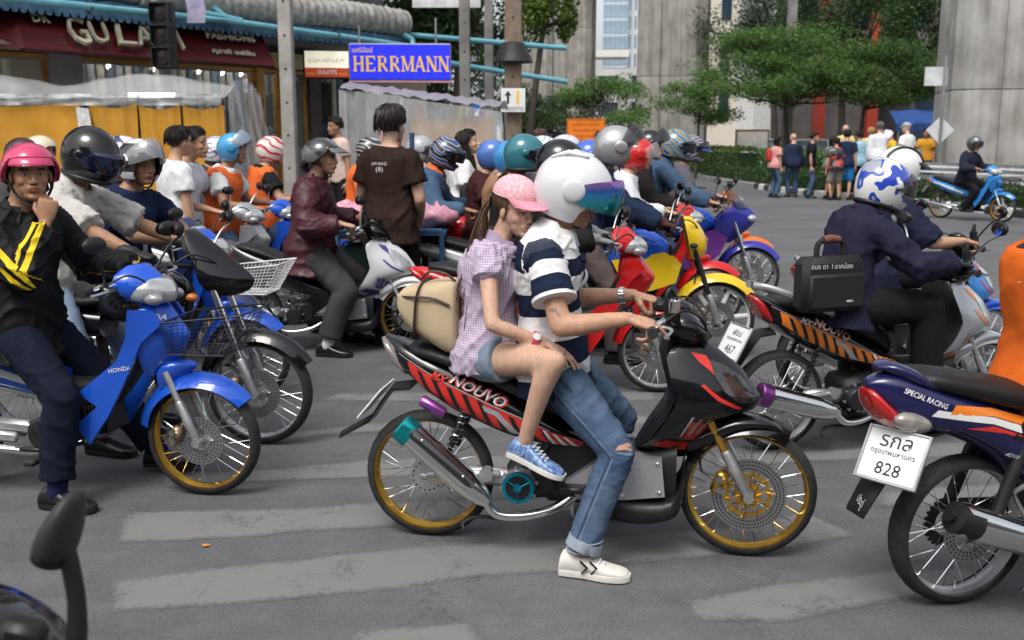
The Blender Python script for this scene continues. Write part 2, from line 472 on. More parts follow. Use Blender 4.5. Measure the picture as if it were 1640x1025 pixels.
def fork(P, axle, top, y=.07, r=.016, m1=CHROME, m2=ALU, cover=None):
    a, t = Vector(axle), Vector(top)
    for s in (-1, 1):
        o = Vector((0, s * y, 0)); d = (t - a).normalized(); b = MB()
        b.tube([a + o + d * -.02, a + o + d * .0, a + o + d * .19, a + o + d * .2], [r * .9, r * 1.35, r * 1.3, r * 1.05], 14, 1)
        b.tube([a + o + d * .17, t + o], r, 12, 0)
        if cover: b.tube([a + o + d * .2, t + o], r * 1.6, 12, 2)
        b.lathe([(0, -.022), (.02, -.022), (.02, .012), (0, .012)], 14, 1, None, a + o, False)
        b.build('fork_leg', [m1, m2, cover or m1], P)

def caliper(P, c, m=GOLD):
    b = MB(); c = Vector(c)
    b.box(c, (.05, .04, .09), 0, Matrix.Rotation(R(20), 3, 'Y'), .012); b.box(c + Vector((.012, -.02, .012)), (.04, .02, .035), 0, Matrix.Rotation(R(20), 3, 'Y'), .008)
    for dz in (-.02, .022): b.lathe([(0, -.012), (.014, -.012), (.014, .012), (0, .012)], 12, 1, None, c + Vector((0, -.026, dz)), False)
    b.tube(smoothpath([c + Vector((-.02, 0, .03)), c + Vector((-.07, .01, .05)), c + Vector((-.06, .03, .2)), c + Vector((-.03, .05, .36))], 5), .005, 6, 2)
    b.build('brake_caliper', [m, STEEL, BLACK_PL], P)

def fender(P, c, r, a0, a1, w, m, name='front_mudguard', dy=0.0, tip=1.0):
    b = MB(); rings = []; n = 16
    for k in range(n + 1):
        t = k / n; a = R(a0 + (a1 - a0) * t); ww = w * (1 - .35 * abs(2 * t - 1) ** 3 * tip); ring = []
        for i in range(9):
            u = -1 + i / 4; rr = r - .055 * abs(u) ** 2.2
            ring.append(Vector((c[0] + rr * math.cos(a), ww * u, c[2] + rr * math.sin(a))))
        ring2 = [Vector((c[0] + (v.x - c[0]) * .982, v.y * .95, c[2] + (v.z - c[2]) * .982)) for v in reversed(ring)]
        rings.append(ring + ring2)
    b.loft(rings); return b.build(name, m, P, 50)

def muffler(P, tip, end, y, r=.05, pipe=None, m=CHROME, tipm=None, shield=None, flat=1.15):
    a, e = Vector((tip[0], y, tip[1])), Vector((end[0], y + .01, end[1])); d = (e - a).normalized(); L = (e - a).length; b = MB()
    b.tube([a, a + d * .008, a + d * .02, a + d * (L * .72), a + d * (L * .9), e], [r * .55, r * .93, r, r, r * .8, r * .42], 20, 0, flat=flat)
    b.tube([a + d * -.006, a + d * .03], [r * .5, r * .5], 14, 2)
    if pipe: b.tube(smoothpath([e - d * .02] + [Vector((x, yy, z)) for x, yy, z in pipe], 6), .019, 12, 0)
    o = b.build('muffler', [m, m, STICK_B], P, 40)
    if tipm:
        c = MB(); c.tube([a + d * -.004, a + d * .002, a + d * .055, a + d * .06], [r * .9, r * 1.03, r * 1.04, r * .98], 20, 0, flat=flat); c.tube([a + d * -.0045, a + d * -.0035], [r * .6, r * .6], 16, 1)
        c.build('muffler_tip', [tipm, STICK_B], o, 40)
    if shield:
        s = MB(); up = Vector((0, -.75, .66)); up = (up - d * up.dot(d)).normalized(); q = d.cross(up)
        s.loft([[a + d * (L * t) + up * (r * 1.12 + .004 * k) + q * (ww * k2) for k, k2 in ((0, -1), (1, -.7), (1, .7), (0, 1), (-1, .7), (-1, -.7))] for t, ww in ((.1, .012), (.13, .022), (.75, .02), (.8, .012))], 0)
        for t in (.22, .68): s.ell(a + d * (L * t) + up * (r * 1.12 + .008), .008, 8, 6, 1)
        s.build('heat_shield', [shield, CHROME], o, 40)
    return o

def plate(P, c, w=.2, h=.17, tilt=-30, yaw=0.0, rows=(), frame=ALU, flip=False):
    # licence plate facing backwards (-x), tilted
    M = Matrix.Rotation(yaw, 3, 'Z') @ Matrix.Rotation(R(tilt), 3, 'Y'); c = Vector(c); b = MB()
    b.box(c, (.006, w, h), 0, M, .002)
    o = b.build('licence_plate', STICK_W, P, 30)
    f = MB()
    for s in (-1, 1):
        f.box(c + M @ Vector((0, s * (w / 2 + .004), 0)), (.014, .01, h + .018), 0, M, .003); f.box(c + M @ Vector((0, 0, s * (h / 2 + .004))), (.0135, w + .002, .01), 0, M, .003)
    f.build('plate_frame', frame, o, 30)
    n = M @ Vector((-1, 0, 0)); ux = M @ Vector((0, -1, 0)); uy = M @ Vector((0, 0, 1))
    for txt, dz, hh, ww in rows: put_text(txt, 'plate_lettering', STICK_B, o, c + n * .0042 + uy * dz, ux, uy, hh, ww)
    return o

def basket(P, x0, x1, zt, zb, w, m, nx=9):
    # wire basket: bars as thin tubes, top wider than bottom
    b = MB(); cx = (x0 + x1) / 2; hx = (x1 - x0) / 2
    def pt(u, v, t):   # u,v in -1..1 around rim, t 0 bottom..1 top
        k = .72 + .28 * t; return Vector((cx + u * hx * k - .05 * (1 - t), v * w * k, zb + (zt - zb) * t + (.02 * u * t)))
    def side(a, c):
        return [(a[0] + (c[0] - a[0]) * i / 14, a[1] + (c[1] - a[1]) * i / 14) for i in range(15)]
    cs = [(-1, -1), (1, -1), (1, 1), (-1, 1)]; rim = [p for i in range(4) for p in side(cs[i], cs[(i + 1) % 4])[:-1]]
    n = len(rim)
    for t in (1.0, 0.0): b.tube([pt(u, v, t) for u, v in rim], .0045 if t else .003, 6, 0, loop=True)
    for j in range(1, nx): b.tube([pt(u, v, j / nx) for u, v in rim], .0014, 3, 0, loop=True)
    for i in range(0, n):
        u, v = rim[i]; b.tube([pt(u, v, 0), pt(u, v, 1)], .0014, 3, 0)
    for i in range(1, 9):
        q = -1 + i / 4.5; b.tube([pt(-1, q, 0), pt(1, q, 0)], .0014, 3, 0); b.tube([pt(q, -1, 0), pt(q, 1, 0)], .0014, 3, 0)
    return b.build('wire_basket', m, P, 0)

def bolt_engine(P, c, r=.07, y=-.1, fan=None, m=DARKMET):
    b = MB(); x, z = c
    b.lathe([(0, -.03), (r * .82, -.03), (r, -.018), (r * 1.06, .05), (0, .05)], 28, 0, None, (x, y, z), False)
    b.box((x + .05, 0, z + .02), (.2, -y * 1.7, .17), 1, Matrix.Rotation(R(-8), 3, 'Y'), .03)
    for k in range(6):
        b.box((x + .19 + k * .018, 0, z + .05 + k * .004), (.008, .17, .14), 1, Matrix.Rotation(R(-8), 3, 'Y'), .003)
    b.box((x - .13, y * .55, z + .01), (.3, .05, .07), 2, Matrix.Rotation(R(3), 3, 'Y'), .02)
    for k in range(8):
        a = 2 * math.pi * k / 8 + .2; b.lathe([(0, -.006), (.007, -.006), (.007, .01), (0, .01)], 6, 2, None, (x + r * 1.12 * math.cos(a), y, z + r * 1.12 * math.sin(a)), False)
    e = b.build('engine', [m, DARKMET, ALU], P, 40)
    if fan:
        f = MB(); f.lathe([(r * .78, -.036), (r * 1.0, -.036), (r * 1.02, -.028), (r * .8, -.024)], 32, 0, None, (x, y, z))
        f.lathe([(0, -.04), (.016, -.04), (.018, -.026), (0, -.026)], 16, 0, None, (x, y, z), False)
        for k in range(3):
            a = 2 * math.pi * k / 3 + .5; f.tube([(x, y - .033, z), (x + r * .85 * math.cos(a), y - .031, z + r * .85 * math.sin(a))], [(.009, .004), (.007, .004)], 6, 0)
        f.lathe([(0, -.0305), (r * .8, -.0305)], 28, 1, None, (x, y, z), False)
        f.build('fan_cover', [fan, STICK_B], e, 40)
    return e

TAIL = [(-.168, .826, .806, .02), (-.12, .815, .725, .06), (-.085, .803, .69, .085), (0, .775, .615, .115), (.05, .758, .585, .125), (.13, .73, .535, .13), (.21, .703, .5, .13),
        (.32, .64, .454, .125), (.425, .582, .43, .12), (.53, .525, .418, .115), (.645, .468, .42, .095)]
def tail_f(x, f):
    for a, b in zip(TAIL, TAIL[1:]):
        if a[0] <= x <= b[0]:
            t = (x - a[0]) / (b[0] - a[0]); zt = a[1] + (b[1] - a[1]) * t; zb = a[2] + (b[2] - a[2]) * t
            return (x, zt + (zb - zt) * f)
    return (x, .5)

def scooter(label, org, hd, main, side, accent, group=None, rim=STEEL, detail=1, fancy=False, mufftip=None, mangle=0, platerows=None, name2=None, leftside=False, grab=None, panel=SILVERP, front=None, lean=0.0, mirrors='both', mstalk=BLACK_PL, flap=True, tailm=None):
    P = thing('motor_scooter', label, 'motorcycle', (org[0], org[1], 0), R(hd), group, lean)
    front = front or main; wb = 1.25
    wheel(P, 'rear_wheel', (0, 0, .262), .262, .234, .042, rim, None, .07)
    wheel(P, 'front_wheel', (wb, 0, .26), .26, .233, .036, rim, (.142 if fancy else .11, -.05, fancy), None, 'spoke', 0)
    b = MB(); xloft(b, TAIL, 2.8, 24); body = b.build('rear_body_panel', side, P, 60)
    b = MB(); xloft(b, [(-.065, .795, .765, .06), (-.03, .805, .75, .1), (.04, .8, .735, .122), (.146, .772, .70, .132), (.226, .738, .68, .135), (.37, .69, .61, .135), (.45, .672, .57, .125), (.54, .645, .52, .105), (.615, .585, .47, .07)], 2.6, 20); b.build('seat', LEATHER, P, 60)
    # centre spine and footboards
    b = MB(); xloft(b, [(.5, .52, .26, .09), (.62, .47, .2, .1), (.75, .44, .17, .1), (.86, .44, .17, .11), (.98, .47, .2, .12)], 3.5, 16)
    b.box((.6, 0, .3), (.3, .18, .22), 0, None, .04); b.build('floor_spine', BLACK_PL, P, 50)
    b = MB()
    for s in (-1, 1): b.prism([(.56, .30), (.72, .42), (.925, .41), (.94, .27), (.8, .25), (.62, .24)], s * .09, s * .155, 0)
    b.build('side_cover', panel, P, 30)
    b = MB()
    for x, z in ((.6, .29), (.73, .4), (.91, .395), (.92, .285), (.78, .265)): b.ell((x, -.157, z), (.008, .004, .008), 8, 6)
    b.build('side_cover_bolts', CHROME, P, 60)['kind'] = 'stuff'
    b = MB(); xloft(b, [(.66, .25, .2, .12), (.74, .255, .155, .165), (.85, .25, .142, .172), (.96, .26, .165, .165), (1.0, .33, .2, .13), (1.01, .42, .3, .1)], 3.6, 18); b.build('footboard', BLACK_PL, P, 50)
    # front shield
    b = MB(); zloft(b, [(.40, .985, 1.04, .06), (.44, .86, 1.068, .1), (.47, .865, 1.09, .14), (.505, .893, 1.115, .165), (.55, .925, 1.165, .17), (.585, .945, 1.262, .17), (.625, .968, 1.286, .168), (.655, .97, 1.272, .165), (.7, .958, 1.24, .158), (.74, .945, 1.212, .145), (.79, .93, 1.15, .125), (.83, .955, 1.098, .1), (.86, .995, 1.03, .06)], 26, 1.9, 1.3)
    sh = b.build('front_shield', front, P, 60)
    b = MB(); b.loft([[Vector((x + dx, s * w, z)) for dx, s in ((0, -1), (-.02, -.8), (-.028, 0), (-.02, .8), (0, 1), (.02, .8), (.02, -.8))] for z, x, w in ((.44, .845, .1), (.5, .884, .16), (.58, .938, .172), (.65, .966, .168), (.72, .95, .155), (.8, .928, .125), (.85, .935, .08))])
    b.build('inner_leg_shield', BLACK_PL, P, 50)
    # handlebar cowl
    b = MB(); xloft(b, [(.905, .935, .9, .05), (.93, .955, .86, .1), (.98, .968, .835, .125), (1.03, .95, .83, .115), (1.07, .905, .84, .08), (1.095, .87, .85, .03)], 2.4, 18); b.build('handlebar_cowl', BLACK_GL if name2 != 'white' else BLACK_PL, P, 60)
    b = MB(); xloft(b, [(.93, .985, .95, .03), (.965, 1.0, .95, .06), (1.01, .985, .94, .05), (1.03, .96, .94, .02)], 2.2, 14); b.build('instrument_panel', BLACK_GL, P, 60)
    handlebar(P, .94, .935, .885, .93, .345, mirrors=mirrors, mh=.22, mstalk=mstalk)
    b = MB(); b.lathe([(0, -.02), (.022, -.02), (.022, .022), (.018, .026), (0, .026)], 16, 0, Matrix.Rotation(R(90), 3, 'X'), (.955, -.17, .995), False)
    b.tube([(.955, -.17, .94), (.955, -.17, .98)], .008, 8, 1); b.tube(smoothpath([(.93, -.19, .96), (.925, -.2, 1.02), (.94, -.19, 1.06), (.965, -.16, 1.0), (.97, -.12, .92)], 5), .009, 8, 1)
    b.build('brake_reservoir', [CHROME if fancy else BLACK_PL, BLACK_PL], P)
    # fender, fork, tail
    fender(P, (wb, 0, .26), .298, 150, 58, .075, main, 'front_mudguard'); 
    b = MB(); xloft(b, [(1.02, .5, .40, .07), (1.1, .535, .44, .09), (1.19, .565, .5, .085), (1.29, .56, .515, .07), (1.36, .53, .49, .045), (1.4, .478, .455, .015)], 2.3, 16); b.build('front_mudguard_top', main, P, 60)
    fork(P, (wb, 0, .26), (1.085, 0, .57), .075, .0155, GOLD if fancy else ALU, ALU)
    caliper(P, (wb - .11, -.07, .31), GOLD if fancy else DARKMET)
    b = MB(); xloft(b, [(-.185, .815, .805, .015), (-.165, .815, .77, .055), (-.125, .79, .70, .075), (-.08, .72, .67, .07)], 2.4, 16); b.build('tail_light', tailm or REDLENS, P, 60)
    if flap:
        b = MB(); b.loft([[Vector((x, s * w, z + dz)) for s, dz in ((-1, 0), (0, .012), (1, 0), (1, -.012), (-1, -.012))] for x, z, w in ((-.06, .63, .07), (-.14, .62, .06), (-.2, .54, .06), (-.235, .485, .055), (-.37, .405, .03))]); b.build('rear_mudguard', BLACK_PL, P, 50)
    if platerows: plate(P, (-.255, 0, .58), .2, .17, 28, 0.0, platerows)
    else:
        b = MB(); b.box((-.22, 0, .56), (.008, .19, .16), 0, Matrix.Rotation(R(40), 3, 'Y'), .003); b.build('licence_plate', STICK_W, P, 30)
    if grab:
        b = MB()
        for s in (-1, 1): b.tube(smoothpath([(-.17, s * .03, .865), (-.13, s * .085, .862), (-.02, s * .135, .825), (.12, s * .15, .765), (.2, s * .15, .73), (.22, s * .12, .71)], 5), .014, 10, 0, flat=1.3)
        b.build('grab_rail', grab, P, 60)
    # engine and exhaust
    bolt_engine(P, (.385, .275), .062, -.13, mat('anodised_blue', (.01, .28, .42), .25, .8) if fancy else None, ALU if fancy else DARKMET)
    b = MB(); b.box((.16, -.11, .3), (.3, .025, .03), 0, Matrix.Rotation(R(-4), 3, 'Y'), .01); b.box((.1, -.105, .27), (.24, .02, .03), 0, Matrix.Rotation(R(6), 3, 'Y'), .01); b.lathe([(0, -.02), (.028, -.02), (.028, .02), (0, .02)], 14, 0, None, (.255, -.12, .31), False); b.build('swing_arm', ALU, P)
    tx, tz = (-.07, .503) if not mangle else (-.2, .35)
    muffler(P, (tx, tz), (.27, .21) if not mangle else (.26, .215), -.175, .047 if fancy else .05, [(.3, -.16, .165), (.4, -.14, .155), (.52, -.1, .18), (.62, -.05, .24)], CHROME, mufftip, mat('carbon_shield', (.02, .02, .021), .2, coat=1.0) if fancy else None)
    for s in (-1, 1):
        b = MB(); b.tube([(.09, s * .1, .35), (.17, s * .105, .56)], .011, 8, 1)
        b.tube([(.10 + .08 * k / 60, s * .1 + .02 * math.cos(k * .9) * 1.0, .37 + .18 * k / 60 + 0) if 0 else (.095 + .07 * k / 60 + .018 * math.sin(k * .7), s * .103 + .018 * math.cos(k * .7), .37 + .17 * k / 60) for k in range(61)], .0035, 5, 0)
        b.build('rear_shock', [CHROME if fancy else DARKMET, DARKMET], P)
    b = MB(); b.tube(smoothpath([(.33, -.12, .13), (.22, -.14, .14), (.17, -.16, .12), (.175, -.17, .10)], 4), .008, 8, 0); b.build('stand', BLACK_PL, P)
    b = MB(); b.box((.6, -.17, .29), (.1, .07, .025), 0, None, .008); b.build('pillion_peg', BLACK_PL, P)
    # headlight and graphics
    bv = bvh_of(sh)
    for s in (-1, 1):
        hl = decal(bv, [(1.09, .785), (1.14, .765), (1.2, .725), (1.245, .675), (1.266, .63), (1.255, .618), (1.2, .628), (1.15, .67), (1.11, .725)], 'headlight', mat('headlight_glass_dark', (.05, .045, .045), .05, .3, 1.0, .6, 18) if fancy else mat('headlight_glass', (.55, .56, .56), .06, .4, 1.0, .35, 14), P, s, .004)
        decal(bv, [(1.02, .815), (1.075, .8), (1.1, .765), (1.11, .73), (1.09, .75), (1.05, .78)], 'headlight_trim', accent, P, s)
        decal(bv, [(1.06, .7), (1.12, .645), (1.2, .6), (1.215, .605), (1.13, .655), (1.07, .705)], 'shield_stripe', accent, P, s)
        decal(bv, [(.90, .475), (.94, .49), (1.06, .45), (1.075, .455), (1.05, .43), (.98, .43), (.88, .46)], 'shield_stripe', accent, P, s, .003)
        decal(bv, [(1.0, .49), (1.03, .565), (1.07, .56), (1.1, .52), (1.08, .48), (1.03, .475)], 'shield_emblem', accent, P, s, .003)
        for k in range(3): decal(bv, [(.985 + .03 * k, .5), (1.0 + .03 * k, .53), (1.03 + .03 * k, .585 - .01 * k), (1.04 + .03 * k, .585 - .01 * k), (1.012 + .03 * k, .53), (.995 + .03 * k, .5)], 'emblem_stroke', STICK_G, P, s, .005)
    return P, body, sh

BLUEP = paint('honda_blue', (.012, .09, .55))
def underbone(label, org, hd, main, accent=STICK_W, group=None, rim=GOLD, bask=None, letter='HONDA', lean=0.0, mirrors='both', steer=0.0, low=False, front_only=False, seatm=None, mstalk=BLACK_PL, tailstripe=None, disc=True, hcol=None, legguard=None):
    P = thing('underbone_motorcycle', label, 'motorcycle', (org[0], org[1], 0), R(hd), group, lean); wb = 1.25
    wheel(P, 'front_wheel', (wb, 0, .264), .264, .236, .036, rim, (.11, -.05, False) if disc else None, None if disc else .07, 'spoke', steer)
    wheel(P, 'rear_wheel', (0, 0, .264), .264, .236, .04, rim, None, .065)
    b = MB(); xloft(b, [(-.3, .79, .775, .015), (-.24, .79, .72, .06), (-.12, .765, .64, .1), (.03, .735, .57, .12), (.2, .69, .5, .125), (.36, .64, .47, .115), (.5, .6, .44, .1), (.6, .56, .42, .085)], 2.8, 22); body = b.build('rear_body_panel', main, P, 60)
    b = MB(); xloft(b, [(-.2, .815, .77, .05), (-.1, .82, .755, .105), (.05, .795, .72, .125), (.2, .765, .68, .13), (.35, .735, .63, .125), (.47, .72, .58, .1), (.57, .68, .54, .07)], 2.6, 18); b.build('seat', seatm or LEATHER, P, 60)
    b = MB(); xloft(b, [(.5, .56, .4, .075), (.62, .53, .36, .075), (.74, .53, .38, .07), (.84, .57, .4, .07), (.93, .66, .5, .075), (1.0, .76, .6, .08)], 2.8, 16); b.build('frame_cover', BLACK_PL, P, 60)
    # leg shield: two swept wings
    b = MB()
    for s in (-1, 1):
        prof = [(1.0, .862), (1.10, .86), (1.14, .80), (1.05, .72), (.985, .58), (.89, .395), (.80, .265), (.742, .352), (.845, .438), (.76, .495), (.94, .64), (.985, .74)]
        def bend(x, y, z, s=s): 
            k = max(0, min(1, (1.12 - x) / .3)); return (x, s * (abs(y) + .05 * k + .05), z)
        b.prism(prof, .055, .075, 0, bend)
    ls = b.build('leg_shield', main, P, 30)
    b = MB(); zloft(b, [(.56, 1.03, 1.1, .07), (.62, 1.02, 1.15, .1), (.7, 1.02, 1.2, .12), (.745, 1.02, 1.21, .125), (.8, 1.03, 1.17, .12), (.86, 1.03, 1.13, .1), (.885, 1.04, 1.09, .06)], 22); fc = b.build('front_cover', main, P, 60)
    b = MB(); zloft(b, [(.88, 1.0, 1.13, .06), (.905, .98, 1.142, .11), (.95, .95, 1.135, .13), (.99, .935, 1.1, .125), (1.02, .945, 1.065, .1), (1.045, .97, 1.04, .06)], 22, 2.2, 1.4); hc = b.build('headlight_cowl', hcol or main, P, 60)
    bv = bvh_of(hc)
    b = MB(); zloft(b, [(.882, 1.05, 1.145, .08), (.905, 1.01, 1.16, .125), (.94, 1.03, 1.158, .132), (.975, 1.06, 1.132, .11), (.99, 1.08, 1.1, .07)], 22, 2.2, 1.4); b.build('headlight', LENS if 0 else mat('headlight_glass', (.55, .56, .56), .06, .4, 1.0, .35, 14), P, 60)
    for s in (-1, 1):
        b = MB(); b.ell((1.1, s * .1, .905), (.045, .028, .026), 14, 10); b.build('turn_signal', mat('smoke_lens', (.3, .3, .31), .08, .2, 1.0), P, 60)
    handlebar(P, .95, .95, .92, .965, .34, mirrors=mirrors, mh=.2, mstalk=mstalk)
    fender(P, (wb, 0, .264), .305, 168, 40, .08, main)
    b = MB(); zloft(b, [(.5, 1.08, 1.15, .06), (.56, 1.08, 1.2, .075), (.6, 1.1, 1.24, .07), (.62, 1.13, 1.2, .05)], 16); b.build('mudguard_stay', main, P, 60)
    fork(P, (wb, 0, .264), (1.12, 0, .58), .072, .015, ALU, ALU)
    if disc: caliper(P, (wb - .1, -.07, .29), mat('caliper_bronze', (.35, .25, .16), .4, .7))
    bolt_engine(P, (.55, .29), .075, -.11, None, DARKMET)
    b = MB(); b.box((.5, -.13, .215), (.14, .02, .02), 0, None, .006); b.box((.58, 0, .2), (.03, .46, .03), 0, None, .008)
    for s in (-1, 1): b.box((.58, s * .25, .208), (.06, .1, .03), 1, None, .01)
    b.build('footrest', [BLACK_PL, RUBBER], P)
    muffler(P, (-.25, .30), (.3, .22), -.14, .042, [(.4, -.13, .21), (.52, -.1, .2), (.7, -.06, .24)], CHROME, None)
    b = MB(); b.box((.2, -.1, .27), (.42, .03, .05), 0, Matrix.Rotation(R(3), 3, 'Y'), .012); b.build('swing_arm', ALU, P)
    for s in (-1, 1): b = MB(); b.tube([(0.02, s * .1, .3), (.13, s * .1, .6)], .02, 10, 0); b.build('rear_shock', DARKMET, P)
    b = MB(); xloft(b, [(-.33, .785, .775, .012), (-.3, .785, .735, .05), (-.24, .75, .69, .07), (-.2, .7, .67, .06)], 2.4, 14); b.build('tail_light', REDLENS, P, 60)
    b = MB(); b.loft([[Vector((x, s * w, z + dz)) for s, dz in ((-1, 0), (0, .01), (1, 0), (1, -.01), (-1, -.01))] for x, z, w in ((-.15, .66, .06), (-.25, .62, .06), (-.33, .53, .055), (-.4, .4, .045))]); b.build('rear_mudguard', BLACK_PL, P, 50)
    b = MB(); b.box((-.345, 0, .56), (.006, .19, .15), 0, Matrix.Rotation(R(28), 3, 'Y'), .002); b.build('licence_plate', STICK_W, P, 30)
    bv2 = bvh_of(body); bl = bvh_of(ls)
    for s in (-1, 1):
        if letter: decal_text(bl, letter, (.955, .605), R(10) * (1 if s < 0 else -1), .019, 'lettering', STICK_W, P, s, .004, None, 0.0, .01)
        if letter: decal_text(bvh_of(fc), letter, (1.08, .83), R(-8) * (1 if s < 0 else -1), .022, 'lettering', STICK_W, P, s, .004, None, 0.0, .01)
        decal(bv2, [(-.2, .7), (.0, .66), (.3, .56), (.5, .5), (.5, .53), (.3, .6), (.0, .69), (-.2, .725)], 'side_stripe', tailstripe or accent, P, s)
    if bask: basket(P, 1.16, 1.52, .835, .67, .17, bask)
    return P

def sportbike(label, org, hd, main, fair, group=None, rim=STEEL, kind='naked', letter=None, lean=0.0, alloy=False, fendm=None, tankm=None, radm=None, lcol=STICK_W, mirrors='both', mstalk=BLACK_PL):
    # kinds: 'bikini' (round screen over the headlight), 'street' (yellow two-stroke), 'faired'
    P = thing('sport_motorcycle', label, 'motorcycle', (org[0], org[1], 0), R(hd), group, lean); wb = 1.29
    st = 'alloy' if alloy else 'spoke'
    wheel(P, 'front_wheel', (wb, 0, .285), .285, .252, .042, rim, (.13, -.055, False), None, st)
    wheel(P, 'rear_wheel', (0, 0, .285), .285, .252, .048, rim, None, .07, st)
    b = MB(); xloft(b, [(-.3, .86, .84, .02), (-.22, .86, .76, .07), (-.05, .82, .68, .1), (.15, .76, .6, .11), (.35, .72, .56, .11), (.48, .7, .56, .1)], 2.8, 20); tl = b.build('rear_body_panel', main, P, 60)
    b = MB(); xloft(b, [(-.2, .885, .84, .06), (-.1, .885, .82, .11), (.05, .85, .78, .13), (.2, .81, .74, .13), (.38, .79, .72, .12), (.5, .79, .73, .09)], 2.6, 18); b.build('seat', LEATHER, P, 60)
    b = MB(); xloft(b, [(.44, .8, .66, .07), (.52, .87, .64, .11), (.64, .925, .64, .135), (.76, .935, .66, .135), (.86, .9, .7, .11), (.93, .84, .74, .06)], 2.5, 20); tk = b.build('fuel_tank', tankm or main, P, 60)
    b = MB(); b.tube([(.45, .0, .66), (.95, 0, .82)], .03, 10); b.tube(smoothpath([(.95, 0, .8), (.85, 0, .5), (.7, 0, .3), (.45, 0, .27)], 4), .022, 10); b.tube([(.45, 0, .3), (.42, 0, .68)], .03, 10)
    for s in (-1, 1): b.tube([(0, s * .09, .285), (.43, s * .08, .34)], .02, 8); b.tube([(.05, s * .09, .3), (.16, s * .09, .66)], .018, 8)
    b.build('frame', DARKMET, P)
    bolt_engine(P, (.56, .34), .085, -.13, None, DARKMET)
    fork(P, (wb, 0, .285), (1.09, 0, .86), .085, .018, DARKMET if kind == 'street' else CHROME, ALU)
    fender(P, (wb, 0, .285), .335, 160, 30, .075, fendm or fair)
    caliper(P, (wb - .11, -.08, .33), mat('caliper_bronze', (.35, .25, .16), .4, .7))
    handlebar(P, 1.0, .935, .93, .965, .34, mirrors=mirrors, mh=.2, bark=BLACK_PL, mstalk=mstalk)
    muffler(P, (-.28, .38), (.3, .27), -.14, .05, [(.45, -.12, .22), (.65, -.08, .24), (.74, 0, .35)], CHROME if kind != 'street' else DARKMET)
    b = MB(); xloft(b, [(-.33, .845, .83, .012), (-.3, .85, .79, .05), (-.25, .82, .76, .06)], 2.4, 14); b.build('tail_light', REDLENS, P, 60)
    b = MB(); b.loft([[Vector((x, s * w, z + dz)) for s, dz in ((-1, 0), (0, .01), (1, 0), (1, -.01), (-1, -.01))] for x, z, w in ((-.15, .72, .06), (-.28, .68, .06), (-.36, .56, .055), (-.42, .42, .045))]); b.build('rear_mudguard', BLACK_PL, P, 50)
    fx = None
    if kind == 'bikini':
        b = MB(); zloft(b, [(.79, 1.14, 1.19, .05), (.82, 1.08, 1.26, .1), (.87, 1.05, 1.29, .135), (.91, 1.04, 1.26, .14), (.97, 1.02, 1.19, .13), (1.04, .99, 1.11, .115), (1.1, .965, 1.03, .09), (1.13, .955, .985, .06)], 26, 1.5, 1.12); fx = b.build('headlight_fairing', fair, P, 60)
        for s in (-1, 1):
            b = MB(); b.ell((1.02, s * .16, .8), (.03, .03, .022), 12, 8); b.build('turn_signal', AMBER, P, 60)
    elif kind == 'street':
        b = MB(); zloft(b, [(.72, 1.1, 1.16, .05), (.78, 1.08, 1.21, .1), (.88, 1.06, 1.2, .115), (.97, 1.04, 1.15, .1), (1.03, 1.03, 1.09, .06)], 22, 2.4, 1.5); fx = b.build('headlight_fairing', fair, P, 60)
        b = MB()
        for s in (-1, 1): b.prism([(.52, .72), (.9, .78), (1.02, .7), (.98, .56), (.8, .5), (.62, .52)], s * .1, s * .125, 0)
        b.build('side_fairing', fair, P, 30)
        for s in (-1, 1):
            b = MB(); b.ell((1.1, s * .14, .83), (.03, .035, .02), 12, 8); b.build('turn_signal', BLACK_PL, P, 60)
    else:
        b = MB(); zloft(b, [(.6, .98, 1.1, .07), (.68, .93, 1.2, .12), (.78, .93, 1.31, .14), (.84, .97, 1.33, .135), (.9, 1.03, 1.29, .12), (.96, 1.1, 1.22, .085), (.98, 1.13, 1.18, .05)], 26, 1.5, 1.15); fx = b.build('front_fairing', fair, P, 60)
        b = MB(); zloft(b, [(.93, 1.12, 1.25, .1), (1.0, 1.08, 1.2, .1), (1.08, 1.04, 1.12, .085), (1.14, 1.01, 1.06, .05)], 20, 2.1, 1.4); b.build('windscreen', mat('smoked_screen', (.05, .05, .05), .05, 0, 1.0, 0, alpha=.55), P, 60)
        b = MB()
        for s in (-1, 1): b.prism([(.55, .6), (.92, .74), (1.05, .66), (.98, .5), (.8, .36), (.6, .36)], s * .12, s * .15, 0)
        b.build('lower_fairing', radm or fair, P, 30)
        b = MB(); b.ell((1.28, 0, .83), (.05, .08, .04), 16, 10); b.build('headlight', mat('headlight_glass', (.55, .56, .56), .06, .4, 1.0, .35, 14), P, 60)
    if letter:
        bv = bvh_of(tk)
        for s in (-1, 1): decal_text(bv, letter, (.71, .85), R(3), .05, 'lettering', lcol, P, s, .003, .24, 0.0, .02)
    return P
